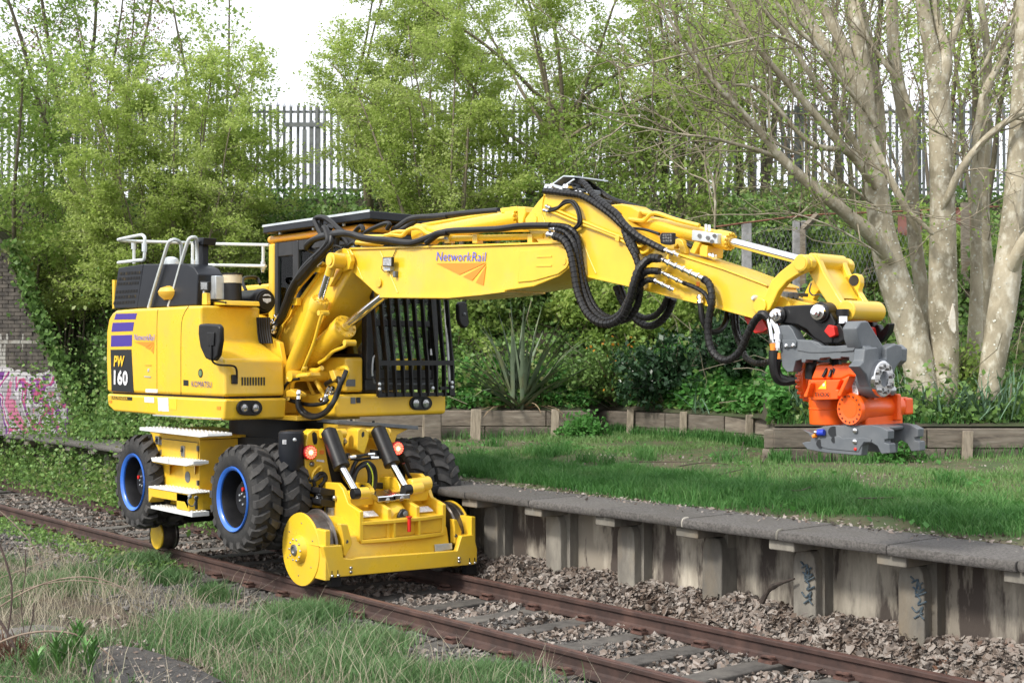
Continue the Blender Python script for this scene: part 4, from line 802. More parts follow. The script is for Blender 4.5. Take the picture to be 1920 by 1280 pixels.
hose(Z5, [(205,350,H+.04),(262,372,H+.04),(312,440,H+.04),(336,560,H+.05),(356,680,H+.05),(400,800,H+.05),(455,870,H+.04),(520,890,H+.03),(590,850,H),(650,740,H),(690,665,H),(740,606,H),(822,603,H)], .026)
hose(Z5, [(0,338,-.27),(120,330,-.29),(230,330,-.3),(292,352,-.29),(334,410,-.27),(348,520,-.26),(368,640,-.25),(405,760,-.25),(455,840,-.25),(520,880,-.26),(590,870,-.28),(640,800,-.3),(690,710,-.31),(740,660,-.31),(792,655,-.3)], .022)
hose(Z5, [(560,690,.22),(590,770,.24),(650,860,.25),(730,925,.25),(800,920,.25),(865,860,.24),(905,765,.2)], .03); hose(Z5, [(585,690,.16),(640,820,.18),(720,880,.18),(790,870,.18),(840,820,.17),(870,755,.16)], .024)
hose(Z5, [(608,350,-.25),(635,430,-.27),(680,520,-.28),(700,600,-.28),(706,700,-.27),(690,800,-.25),(650,870,-.24),(590,905,-.24)], .026); hose(Z5, [(612,352,-.24),(660,430,-.26),(690,500,-.26)], .022)
hose(Z5, [(320,55,-.1),(372,82,-.15),(430,150,-.2),(500,210,-.26),(560,255,-.28),(612,322,-.29),(690,392,-.29),(780,442,-.28),(848,476,-.27)], .026)
hose(Z5, [(130,122,-.24),(250,135,-.24),(350,150,-.24),(440,200,-.26),(530,265,-.27),(600,330,-.27),(680,400,-.26),(740,430,-.25)], .026); hose(Z5, [(330,42,.12),(420,95,.14),(520,165,.15),(600,195,.15),(700,225,.15),(800,258,.14),(950,300,.13)], .024); hose(Z5, [(320,60,.0),(400,120,.0),(470,180,-.02),(540,200,-.04)], .024)
hose(Z5, [(660,345,-.2),(740,355,-.22),(820,380,-.23)], .012, wrap=False); hose(Z5, [(900,400,-.1),(960,430,-.1),(1020,460,-.1)], .02, wrap=False)
for dx in (0, 14): hose(Z5, [(150+dx,245-dx,-.24),(200+dx,232-dx,-.25),(255,195-dx,-.26),(300+dx,198-dx*.5,-.26),(332+dx,260,-.26),(332+dx,320,-.26),(300+dx,350,-.25)], .012, wrap=False, n=5)
hose(Z5, [(1082,648,-.27),(1122,685,-.29),(1136,780,-.3),(1118,880,-.3),(1112,980,-.3),(1132,1070,-.3),(1180,1125,-.3),(1240,1132,-.3),(1305,1080,-.3),(1355,970,-.31),(1400,890,-.32),(1450,862,-.33),(1490,895,-.33)], .027)
hose(Z5, [(962,672,-.26),(1045,705,-.27),(1100,745,-.28),(1120,800,-.28)], .016); hose(Z5, [(1066,790,-.24),(1075,870,-.24),(1095,930,-.22),(1140,968,-.15),(1190,950,-.05),(1220,900,.05),(1228,850,.1)], .024, wrap=False); hose(Z5, [(1262,860,.1),(1272,950,.1),(1300,1030,.05),(1340,1120,0),(1410,1155,-.1),(1500,1140,-.2)], .022); hose(Z5, [(1285,860,.15),(1290,950,.12),(1320,1080,.1),(1340,1130,.05)], .018)
def fitting(zf, a, b, y, r, par=stk):
    p0, p1 = uy(zf(*a), y), uy(zf(*b), y); L = np.linalg.norm(p1-p0)
    pr = [(0,r)]; n = max(2, int(L/.07))
    for k in range(n):
        t = L*(k+.2)/n; pr += [(t,r),(t+.004,r*1.35),(t+.022,r*1.35),(t+.026,r*.85)]
    ob('hose_fitting', U().lathe(p0, p1-p0, pr+[(L,r*.9)], 8), CHR, par)
fitting(Z5, (822,526), (1082,648), -.30, .021); fitting(Z5, (820,602), (962,672), -.30, .017); fitting(Z5, (788,656), (912,716), -.30, .019); fitting(Z5, (846,474), (940,508), -.27, .018); fitting(Z5, (1120,505), (1158,522), -.1, .018); fitting(Z5, (150,382), (205,392), H, .026, mbm); fitting(Z5, (160,346), (210,350), H+.04, .02, mbm); fitting(Z5, (1062,745), (1068,800), -.24, .02); fitting(Z5, (125,236), (158,246), -.24, .014); fitting(Z5, (140,212), (170,226), -.24, .014)
hose(ZB, [(95,540,-.4),(110,500,-.42),(190,440,-.42),(340,400,-.4),(520,372,-.38),(640,380,-.36),(760,420,-.34),(900,440,-.32),(1050,450,-.31),(1200,475,-.3),(1340,485,-.3),(1450,460,-.3),(1580,410,-.3),(1680,370,-.3),(1790,355,-.3)], .034, par=mbm, wrap=False)
hose(ZB, [(120,520,-.36),(210,425,-.38),(360,380,-.36),(520,355,-.34),(660,400,-.3),(800,440,-.28),(1000,470,-.27),(1150,490,-.26)], .03, par=mbm, wrap=False)
hose(ZG, [(640,1215,-.3),(700,1170,-.3),(760,1155,-.3),(880,1150,-.3),(1000,1145,-.3),(1120,1130,-.3),(1260,1128,-.3)], .03, par=mbm, wrap=False)
hose(ZB, [(275,390,-.1),(215,270,-.08),(195,210,-.06),(230,180,-.05),(300,180,-.05),(380,225,-.05),(460,300,-.05),(540,360,-.05)], .03, par=mbm, wrap=False); hose(ZB, [(310,380,0),(275,290,0),(275,210,0),(300,190,0)], .024, par=mbm, wrap=False)
hose(ZB, [(540,360,-.05),(650,370,-.05),(720,300,-.05),(760,290,-.05),(775,340,-.05)], .026, par=mbm, wrap=False); hose(ZB, [(800,360,-.05),(860,325,-.05),(960,280,-.05),(1050,250,-.05),(1090,260,-.05),(1060,320,-.05)], .024, par=mbm, wrap=False)
hose(ZB, [(1140,330,0),(1200,290,0),(1320,210,.05),(1450,180,.08),(1600,175,.1),(1790,160,.1)], .034, par=mbm, wrap=False); hose(ZG, [(600,1088,.1),(700,1080,.1),(850,1065,.1),(1000,1053,.1)], .03, par=mbm, wrap=False); hose(ZB, [(1100,380,0),(1220,330,0),(1320,270,.05),(1420,215,.08)], .026, par=mbm, wrap=False)
for L, r in (([(0,880,-.42),(60,790,-.42),(140,700,-.42),(230,620,-.42),(310,540,-.42),(360,450,-.42),(330,330,-.4),(300,300,-.4)], .036), ([(0,920,-.42),(90,820,-.42),(200,690,-.42),(300,590,-.42),(380,500,-.42),(400,400,-.4)], .03), ([(0,980,-.4),(110,850,-.4),(240,690,-.4),(340,590,-.4)], .026),
             ([(90,520,-.35),(140,560,-.35),(220,590,-.35),(290,570,-.35)], .03), ([(370,500,-.2),(380,420,-.2),(360,330,-.2),(380,280,-.2)], .036), ([(450,540,-.15),(460,450,-.15),(480,390,-.15)], .03), ([(560,540,-.1),(590,500,-.1),(540,440,-.1),(420,420,-.1)], .024), ([(600,520,-.15),(660,480,-.15),(700,520,-.15),(740,500,-.15)], .022),
             ([(400,600,-.4),(405,540,-.42),(440,515,-.42),(520,540,-.4)], .008)):
    hose(ZB, L, r, par=bb, wrap=False)
for L, r in (([(40,830,-.42),(80,740,-.42),(130,670,-.42),(165,590,-.42),(195,510,-.42),(232,440,-.42),(290,370,-.42),(340,320,-.42)], .038), ([(60,840,-.4),(105,730,-.4),(150,660,-.4),(180,590,-.4),(215,500,-.4),(250,440,-.4)], .032), ([(25,820,-.38),(60,730,-.38),(110,680,-.38)], .034), ([(90,860,-.36),(85,790,-.36),(110,720,-.36)], .03)):
    hose(Z2, L, r, par=bb, wrap=False)
for L in ([(140,690,-.34),(180,640,-.34),(200,560,-.34),(230,470,-.34),(300,400,-.34)], [(215,560,-.32),(235,500,-.32),(330,390,-.32),(385,345,-.32)]): ob('oil_pipe', U().tube(zy(Z2, L), .02, 8, 3), YEL, bb)
ob('pipe_clamp', SP(Z2, [(188,540),(234,543),(232,586),(188,586)], -.36, -.3), YEL, bb, bev=.006); ob('pipe_clamp', SP(Z2, [(335,360),(370,370),(352,400),(325,390)], -.36, -.28), YEL, bb, bev=.006)
for a, b in (((120,640),(95,690)), ((90,670),(70,735)), ((110,700),(98,745))): fitting(Z2, a, b, -.45, .022, bb)
# ------------------------------------------------------------------ undercarriage (square to the track)
def W3(zf, P, Y0, Y1): return MB().prism([onY(zf(*p), Y0) for p in P], (0, Y1-Y0, 0))
def WX(zf, P, X0, X1): return MB().prism([onX(zf(*p), X0) for p in P], (X1-X0, 0, 0))
chs = ob('chassis_frame', MB().box((-15.1, -.48, .62), (-11.99, .48, 1.28)), BLK, EX, bev=.02)
ob('turntable', MB().lathe((XS, 0, 1.28), (0,0,1), [(0,.66),(.1,.66),(.1,.6),(.31,.6)], 40), BLK, EX)
ob('axle', MB().cyl((-12.17,-.95,.82), (-12.17,.95,.82), .16), BLK, chs); ob('axle', MB().cyl((-14.65,-.95,.82), (-14.65,.95,.82), .16), BLK, chs)
ob('outrigger_post', MB().lathe(onX(Z4(92,395), -11.85), (0,0,1), [(0,.12),(.02,.13),(.38,.13),(.4,.11)], 20), NAVY, chs)
ob('front_frame', MB().box((-12.2, -.66, .9), (-11.96, -.1, 1.5)), BLK, chs, bev=.02); ob('front_frame', MB().box((-12.15, -.55, .45), (-11.95, .55, .95)), BLK, chs, bev=.02)
ob('bolt', MB().dome(onX(Z4(115,192), -11.72), (1,0,0), .02, .02), ZNC, chs); ob('label', WX(Z4, [(38,192),(60,192),(60,222),(38,222)], -11.72, -11.73), WHTP, chs)
ob('frame_cover', MB().box((-12.0,-.7,1.22), (-11.93,-.05,1.42)), NAVY, chs, bev=.01)
fd = ob('far_walkway', WX(Z4, [(408,60),(940,100),(940,125),(408,85)], -11.95, -12.4), GRY, EX, bev=.006); ob('far_bracket', WX(Z4, [(400,90),(880,118),(800,160),(770,250),(560,180),(405,140)], -12.0, -12.3), YELD, EX, bev=.01)
for a in ((493,66),(640,76)): ob('bolt', MB().cyl(onX(Z4(a[0],a[1]+25), -12.0), onX(Z4(a[0],a[1]-10), -12.0), .014), BLK, fd)
# toolbox with steps, near side
tb = ob('toolbox', W3(Z3, [(345,132),(372,158),(402,290),(425,320),(425,500),(686,548),(690,196),(686,186)], -1.10, -.3), YELD, EX, bev=.012)
ob('toolbox_top', W3(Z3, [(330,118),(690,170),(690,190),(340,132)], -1.12, -.25), YELD, tb, bev=.006)
ob('door', W3(Z3, [(436,186),(676,214),(676,330),(436,300)], -1.118, -1.10), YELD, tb, bev=.005); ob('door_gap', W3(Z3, [(434,182),(678,210),(678,214),(434,186)], -1.113, -1.10), BLKP, tb)
for P in ([(392,166),(416,168),(419,226),(395,223)], [(562,232),(585,234),(586,306),(563,303)]):
    la = ob('latch', W3(Z3, P, -1.135, -1.11), STL, tb, bev=.006); c = onY(Z3(P[0][0]+12, P[0][1]+16), -1.136); ob('latch_handle', MB().cyl(c, c-np.array([0,.012,.04]), .012), BLKP, la)
c = onY(Z3(612,440), -1.10); ob('badge', MB().cyl(c-np.array([0,.006,0]), c, .062, seg=28), GRY, tb)
for a in ((432,210),(432,275),(432,450),(672,250),(672,480)): ob('hinge', W3(Z3, [(a[0]-3,a[1]-18),(a[0]+4,a[1]-17),(a[0]+4,a[1]+18),(a[0]-3,a[1]+17)], -1.122, -1.10), STL, tb)
def step(P, Y0, Y1, n=14):
    st = ob('step', W3(Z3, P, Y0, Y1), WHT, tb, bev=.004); a = onY(Z3(*P[0]), Y0); b = onY(Z3(*P[1]), Y0); mb = MB()
    for k in range(n):
        for j in (.25, .55, .85):
            c = a+(b-a)*((k+.5)/n)+np.array([0, (Y1-Y0)*j, 0]); mb.lathe(c-np.array([0,0,.006]), (0,0,1), [(0,.014),(.012,.012),(.014,.006)], 6)
    ob('grip_studs', mb, WHT, st, kind='stuff'); return st
step([(290,108),(742,150),(744,170),(690,176),(290,130)], -1.34, -1.06, 18)
step([(366,310),(482,318),(482,354),(372,336)], -1.28, -1.1, 6); step([(487,318),(648,336),(648,356),(598,368),(487,355)], -1.28, -1.1, 8)
ob('step_bracket', W3(Z3, [(372,338),(480,354),(470,362),(420,352)], -1.24, -1.1), YEL, tb); 
for x in (488, 655): P = [onY(Z3(x,352), -1.26), onY(Z3(x,358), -1.105), onY(Z3(x+0,425), -1.105)]; ob('step_bracket', MB().prism(P, (.012,0,0)), YEL, tb)
bx = ob('step_beam', W3(Z3, [(348,510),(618,556),(618,668),(590,610),(372,572),(350,612)], -1.30, -1.12), YEL, tb, bev=.008); ob('beam_end', MB().prism([onY(Z3(617,556), -1.30), onY(Z3(617,668), -1.30), onY(Z3(617,668), -1.30)+np.array([0,.62,0]), onY(Z3(617,556), -1.30)+np.array([0,.62,0])], (-.3,0,0)), YEL, tb, bev=.008)
ob('beam_back', W3(Z3, [(425,480),(690,530),(690,640),(430,610)], -1.02, -.5), YELD, tb)
step([(350,500),(676,545),(620,556),(350,512)], -1.31, -1.08, 14)
step([(364,630),(640,676),(640,708),(364,650)], -1.32, -1.12, 14)
ob('step_frame', W3(Z3, [(640,680),(712,684),(706,704),(642,708)], -1.18, -1.05), BLK, tb); ob('lock_pin', MB().cyl(onX(Z3(668,570), -12.83), onX(Z3(668,655), -12.83), .016), BLKP, tb); ob('pin_cable', MB().tube([onX(Z3(*p), -12.8) for p in [(625,570),(612,600),(622,628),(650,632),(662,600)]], .006, 6, 4), GRY, tb)
for a in ((625,570),(668,578)): ob('bolt', MB().dome(onX(Z3(*a), -12.84), (1,0,0), .025, .02, 8), STL, tb)
# wheels: dual tyres with deep lugs
def tyre_mesh(wd=.305, R=.55):
    mb = MB(); h = wd/2
    mb.lathe((0,0,0), (0,1,0), [(-h*.72,.30),(-h*.92,.33),(-h,.40),(-h*.97,.47),(-h*.80,.506),(-h*.5,.508),(0,.51),(h*.5,.508),(h*.80,.506),(h*.97,.47),(h,.40),(h*.92,.33),(h*.72,.30)], 64, True)
    tyre = mb; mb = MB(); n = 20
    for k in range(n):
        for sgn, of in ((-1, 0), (1, .5)):
            t = 2*math.pi*(k+of)/n
            def P(da, y, r): a = t+da; return (r*math.cos(a), y*sgn, r*math.sin(a))
            da = .072; s = .07
            r0, r1 = .47, R
            top = [P(-da-s*.5, h*1.0, .505), P(da-s*.5, h*1.0, .505), P(da+s*.1, h*.62, R-.006), P(da+s*1.3, h*.10, R), P(-da*.5+s*1.4, h*.10, R), P(-da+s*.1, h*.62, R-.006)]
            bot = [P(-da*1.15-s*.5, h*1.0, .44), P(da*1.15-s*.5, h*1.0, .44), P(da*1.15+s*.1, h*.66, .50), P(da*1.1+s*1.3, h*.06, .51), P(-da*.6+s*1.4, h*.06, .51), P(-da*1.15+s*.1, h*.66, .50)]
            f = [(0,1,2,5),(5,2,3,4)]+[(i+6, (i+1) % 6+6, (i+1) % 6, i) for i in range(6)]
            if sgn > 0: f = [x[::-1] for x in f]
            mb.add(top+bot, f)
    return tyre, mb
def rim_mesh(out):
    """outer face turned to -Y; out = deep dish showing the hub"""
    return MB().lathe((0,0,0), (0,1,0), [(-.155,.308),(-.163,.327),(-.146,.332),(-.128,.316),(-.115,.292),(-.138,.292)], 48, True)
t0, t1 = tyre_mesh()
def wheel(x, y, flip=False):
    W = bpy.data.objects.new('wheel', None); SC.collection.objects.link(W); W.parent = EX; L = np.array([x, y, .82]); W.location = tuple(L-wloc(EX)); WL[W.name] = L
    if flip: W.rotation_euler = (0, 0, math.pi)
    return W
w0 = wheel(-12.17, -1.11)
parts = [ob('tyre', t0, RUB, w0, ang=50, loc=(0,0,0)), ob('tread_lugs', t1, LUG, w0, ang=30, loc=(0,0,0), kind='stuff'), ob('rim', rim_mesh(1), BLUE, w0, loc=(0,0,0))]
hub = MB().lathe((0,0,0), (0,1,0), [(-.122,.2915),(-.10,.280),(.06,.262),(.055,.22),(.05,.17),(-.02,.165),(-.035,.15),(-.035,.02)], 32, False, False)
parts.append(ob('hub', hub, BLK, w0, loc=(0,0,0)))
mb = MB()
for k in range(8): t = 2*math.pi*k/8; mb.cyl((.2*math.cos(t),.06,.2*math.sin(t)), (.2*math.cos(t),.03,.2*math.sin(t)), .016, seg=6)
for t, r in ((.4,.06),(1.6,.05),(2.6,.06),(3.6,.05),(5,.06)): mb.cyl((r*math.cos(t),-.03,r*math.sin(t)), (r*math.cos(t),-.047,r*math.sin(t)), .011, seg=6)
parts.append(ob('wheel_bolts', mb, ZNC, w0, loc=(0,0,0), kind='stuff')); parts.append(ob('hub_plug', MB().cyl((.02,-.03,.095), (.02,-.05,.095), .022, seg=8), RED, w0, loc=(0,0,0)))
for x, y, fl in ((-12.17,-.78,0), (-14.65,-1.11,0), (-14.65,-.78,0), (-12.17,1.11,1), (-12.17,.78,1), (-14.65,1.11,1), (-14.65,.78,1)):
    W = wheel(x, y, fl)
    for i, p in enumerate(parts):
        if abs(y) < 1 and i > 2: continue
        if i == 0: spin = rng.uniform(0, 6)
        c = p.copy(); SC.collection.objects.link(c); c.parent = W; c.location = (0,0,0); c.rotation_euler = (0, spin, 0)
# --- front rail gear
gear = ob('rail_gear', WX(Z4, [(183,320),(192,200),(203,150),(236,124),(296,122),(315,150),(318,230),(345,380),(372,500),(372,560),(300,650),(192,640)], -11.78, -11.92), YEL, EX, bev=.012)
ob('gear_plate', WX(Z4, [(372,140),(384,122),(415,120),(432,135),(445,230),(520,250),(535,200),(536,130),(560,113),(590,118),(640,122),(735,110),(748,130),(775,260),(780,420),(820,480),(780,540),(700,560),(540,520),(480,480),(440,380),(400,300)], -11.86, -11.98), YELD, gear, bev=.012)
ob('gear_side', WX(Z4, [(176,150),(198,140),(200,235),(176,240)], -11.9, -11.91), WHT, gear)
ob('slot', WX(Z4, [(232,150),(246,138),(262,150),(268,190),(262,220),(244,224),(236,200)], -11.776, -11.782), BLKP, gear)
for x0, x1 in ((296,315),(376,440),(580,612),(690,745)): pass
def lugx(P, X0, X1): ob('lug', WX(Z4, P, X0, X1), YEL, gear, bev=.012)
lugx([(374,180),(380,128),(412,120),(432,132),(446,190),(440,240),(400,250)], -11.62, -11.86); lugx([(530,260),(536,130),(556,113),(590,116),(612,140),(612,190),(580,290)], -11.62, -11.86); lugx([(700,160),(706,116),(734,110),(748,128),(772,250),(740,260)], -11.62, -11.86)
ob('hole', WX(Z4, [(563,150),(572,136),(580,142),(580,165),(570,176),(563,168)], -11.616, -11.622), BLKP, gear)
for a, b in (((290,150),(450,150)), ((585,148),(745,145))): ob('cross_pin', MB().cyl(onX(Z4(*a), -11.74), onX(Z4(*b), -11.74), .05), YEL, gear, bev=.005)
ob('label', WX(Z4, [(440,146),(530,140),(534,190),(440,198)], -11.84, -11.845), WHTP, gear); ob('logo_shape', WX(Z4, [(470,180),(510,166),(505,178),(525,174),(520,186),(480,186)], -11.837, -11.84), RED, gear); ob('label', WX(Z4, [(262,322),(312,328),(314,342),(262,336)], -11.772, -11.778), WHTP, gear); ob('label', WX(Z4, [(285,262),(312,262),(312,288),(285,288)], -11.772, -11.778), ORGP, gear)
for a in ((228,354),(220,458),(220,582),(216,625),(447,205),(500,207)): ob('bolt', MB().dome(onX(Z4(*a), -11.778), (1,0,0), .03, .03, 8), STL, gear)
def wjack(p0, p1, p2, rb, rr):
    d = unit(p1-p0); L = np.linalg.norm(p1-p0)
    o = ob('hydraulic_cylinder', MB().lathe(p0, d, [(-.03,rb*.6),(0,rb),(L-.05,rb),(L-.045,rb*1.06),(L-.008,rb*1.06),(L,rb*.9),(L+.004,rr*1.2)], 28), BLK, gear, bev=0)
    ob('rod', MB().cyl(p1-d*.02, p2, rr), CHR, o); return o
j1 = wjack(onX(Z4(342,140), -11.66), onX(Z4(432,380), -11.42), onX(Z4(528,548), -11.22), .082, .036); j2 = wjack(onX(Z4(672,128), -11.66), onX(Z4(768,362), -11.42), onX(Z4(868,530), -11.22), .082, .036)
for a, b in (((500,552),(600,545)), ((838,530),(960,510))):
    p0, p1 = onX(Z4(*a), -11.2), onX(Z4(*b), -11.2); ob('rod_eye', MB().cyl(p0, p0+(p1-p0)*.42, .055), BLK, gear, bev=.005); ob('pivot_boss', MB().cyl(p0+(p1-p0)*.4, p1, .06), YEL, gear, bev=.006)
ob('pivot_boss', MB().cyl(onX(Z4(880,500), -11.25), onX(Z4(1010,480), -11.25), .075), YEL, gear, bev=.01)
for P in ([(450,285),(485,280),(490,320),(460,325)], [(650,260),(700,265),(705,310),(655,305)], [(660,480),(706,478),(706,520),(660,518)], [(1030,500),(1080,490),(1075,560),(1035,545)]): ob('valve_block', WX(Z4, P, -11.55, -11.65), BLK, gear, bev=.006)
for L, r, X in (([(480,305),(540,300),(600,290),(660,292)], .014, -11.5), ([(490,320),(560,320),(640,312),(690,312)], .014, -11.52), ([(512,440),(530,390),(560,360),(600,345),(640,370),(655,430),(650,500),(635,530)], .022, -11.5), ([(505,480),(520,420),(545,380),(590,360),(620,380),(635,440),(630,520)], .024, -11.48), ([(480,470),(500,390),(530,330),(560,320)], .022, -11.55), ([(560,500),(590,510),(612,470),(610,400),(590,360)], .02, -11.46), ([(250,500),(245,460),(275,420),(310,418),(325,450),(300,490),(280,520),(275,560)], .02, -11.72), ([(245,470),(290,440),(315,430),(310,470),(280,500)], .016, -11.7), ([(840,350),(870,420),(900,470)], .02, -11.6)):
    ob('hydraulic_hose', MB().tube([onX(Z4(*p), X) for p in L], r, 8, 4), BLKM, gear)
ob('striped_hose', MB().tube([onX(Z4(*p), -11.452) for p in [(600,350),(625,390),(636,440),(632,520)]], .007, 6, 4), mk('yellow_stripe', (.6,.7,.05), None), gear)
for a, b in (((480,308),(520,303)), ((600,290),(645,288)), ((620,314),(670,312))):
    p0, p1 = onX(Z4(*a), -11.48), onX(Z4(*b), -11.48); ob('hose_fitting', MB().cyl(p0, p1, .02, seg=8), CHR, gear)
ob('lifting_ring', MB().tube([onX(Z4(*p), -11.74) for p in [(232,440),(240,410),(275,372),(295,380),(290,400),(255,430),(250,450),(236,452),(232,440)]], .016, 8, 4), YEL, gear)
# wheel-arm clamps
for yy in (540, 612): ob('clamp_block', WX(Z4, [(286,yy-24),(300,yy-28),(440,yy-8),(444,yy+18),(430,yy+30),(300,yy+24),(282,yy+8)], -11.5, -11.75), BLK, gear, bev=.01)
ob('clamp_core', WX(Z4, [(300,560),(395,560),(395,600),(300,600)], -11.53, -11.7), BLK, gear); ob('spindle', MB().cyl(onX(Z4(362,690), -11.58), onX(Z4(362,640), -11.58), .065), STL, gear)
for a in ((412,548),(412,620),(380,580)): ob('bolt', MB().dome(onX(Z4(*a), -11.49), (1,0,0), .028, .03, 8), STL, gear)
for a in ((272,545),(268,580)): ob('hose_fitting', MB().ball(onX(Z4(*a), -11.6), .03, 8), CHR, gear)
# main casting with four ribs
ob('gear_beam', MB().prism([(-11.62,-.64,.22),(-11.62,-.64,.66),(-11.36,-.64,.66),(-11.08,-.64,.50),(-11.02,-.64,.24)], (0,1.28,0)), YEL, gear, bev=.02)
def rib(a, xf=-11.04, hi=0):
    p = onX(Z4(*a), xf); Y = p[1]; o = ob('rib', MB().prism([(-11.72,Y,.98+hi),(-11.45,Y,.99+hi),(-11.36,Y,.94+hi),(-11.26,Y,.80),(xf,Y,.74),(xf,Y,.44),(-11.3,Y,.42),(-11.72,Y,.5)], (0,.05,0)), YEL, gear, bev=.012); return Y
ys = [rib((548,760)), rib((735,740), hi=-.02), rib((925,720), hi=.02), rib((1100,690), hi=.04)]
for i in (0, 2):
    ob('pocket', MB().prism([(-11.62,ys[i]+.05,.80),(-11.3,ys[i]+.05,.70),(-11.1,ys[i]+.05,.62),(-11.1,ys[i]+.05,.52),(-11.62,ys[i]+.05,.52)], (0,ys[i+1]-ys[i]-.05,0)), YEL, gear, bev=.008)
    c = np.array([-11.2, (ys[i]+ys[i+1])/2+.03, .685]); ob('label', MB().obox(c, (.05,0,-.02), (0,.1,0), (.0012,0,.004)), WHTP, gear)
    ob('pocket_web', MB().prism([(-11.36,ys[i]+.05,.92),(-11.27,ys[i]+.05,.9),(-11.3,ys[i]+.05,.76),(-11.4,ys[i]+.05,.78)], (0,ys[i+1]-ys[i]-.05,0)), YEL, gear, bev=.008)
cB = (ys[1]+ys[2])/2+.025
ob('centre_boss', MB().lathe((-11.5,cB,.66), (1,0,-.18), [(0,.2),(.2,.19),(.34,.14),(.37,.10)], 28), YEL, gear); c = onX(Z4(838,700), -11.1)
ob('boss_cap', MB().prism([onX(Z4(*p), -11.09) for p in [(806,730),(812,690),(832,658),(856,652),(876,670),(878,695),(850,735),(826,748)]], (-.06,0,0)), BLKP, gear, bev=.012); ob('bolt', MB().dome(onX(Z4(826,722), -11.09), (1,0,0), .022, .02, 8), STL, gear); ob('bolt', MB().dome(onX(Z4(854,684), -11.09), (1,0,0), .03, .012, 8), GRY, gear)
for a in ((700,568),(795,556)):
    c = onX(Z4(*a), -11.25); ob('valve', MB().obox(c, (.09,0,-.02), (0,.11,0), (0,0,.03)), CHR, gear, bev=.012); ob('valve_nut', MB().ball(onX(Z4(a[0]+30,a[1]+25), -11.18), .035, 8), STL, gear)
for z0, z1, xo in ((.60,.64,0), (.42,.46,.01)): ob('front_lip', MB().prism([(-11.2,ys[0]+.02,z0),(-11.04,ys[0]+.02,z0),(-10.985,ys[0]+.3,z0),(-10.985,ys[3]-.25,z0),(-11.04,ys[3]+.03,z0),(-11.2,ys[3]+.03,z0)], (0,0,.035)), YEL, gear, bev=.006)
ob('lip_back', MB().box((-11.12, ys[0]+.05, .46), (-11.06, ys[3], .60)), YELD, gear)
for t in (.38, .68): y = ys[0]+(ys[3]-ys[0])*t; ob('lip_web', MB().box((-11.06, y-.012, .457), (-10.99, y+.012, .602)), YEL, gear)
y = ys[0]+(ys[3]-ys[0])*.55; ob('red_pin', MB().cyl((-10.985,y,.50), (-10.985,y,.65), .02), RED, gear, bev=.003); ob('pin_head', MB().cyl((-10.985,y,.645), (-10.985,y,.656), .032), RED, gear)
for P in ([(420,750),(470,755),(500,870),(498,895),(455,970),(440,960),(440,860)], [(1175,720),(1200,725),(1230,800),(1228,840),(1200,900),(1180,880),(1180,780)]): ob('beam_end_plate', WX(Z4, P, -11.0, -11.08), YEL, gear, bev=.012)
for a in ((462,870),(1188,830)): ob('hole', MB().cyl(onX(Z4(*a), -10.998), onX(Z4(*a), -11.01), .018), BLKP, gear)
# bumper
bp_ = ob('bumper', WX(Z4, [(303,900),(430,893),(445,980),(500,985),(530,978),(1200,930),(1228,832),(1312,822),(1334,920),(1332,1022),(1250,1030),(430,1106),(345,1114),(330,1020)], -10.93, -11.0), YEL, gear, bev=.012)
ob('bumper_return', MB().box((-11.22, -.915, .115), (-10.935, -.855, .60)), YEL, gear, bev=.012); ob('bumper_return', MB().box((-11.22, .84, .115), (-10.935, .90, .60)), YEL, gear, bev=.012)
ob('bumper_top', WX(Z4, [(303,906),(430,893),(436,905),(320,915)], -10.94, -11.2), YEL, gear, bev=.008); ob('bumper_top', WX(Z4, [(1228,832),(1312,822),(1312,832),(1228,842)], -10.94, -11.2), YEL, gear, bev=.008)
for a in ((489,1045),(489,1072),(1210,980),(1210,1003),(365,1100),(405,1096),(1283,1016),(1317,1012)): ob('bolt', MB().dome(onX(Z4(*a), -10.93), (1,0,0), .018, .02, 8), STL, bp_)
for a in ((365,1065),(404,1060),(1282,980),(1316,976)): ob('slot', WX(Z4, [(a[0]-3,a[1]),(a[0]+3,a[1]),(a[0]+3,a[1]+30),(a[0]-3,a[1]+30)], -10.928, -10.932), BLKP, bp_)
ob('plate', WX(Z4, [(1052,890),(1165,880),(1168,920),(1056,938)], -11.0, -11.02), ZNC, gear, bev=.004); ob('rail_sweep', WX(Z4, [(360,1112),(425,1106),(425,1165),(360,1170)], -10.98, -11.06), BLK, gear); ob('rail_sweep', WX(Z4, [(1260,1030),(1328,1024),(1328,1082),(1262,1090)], -10.98, -11.06), BLK, gear)
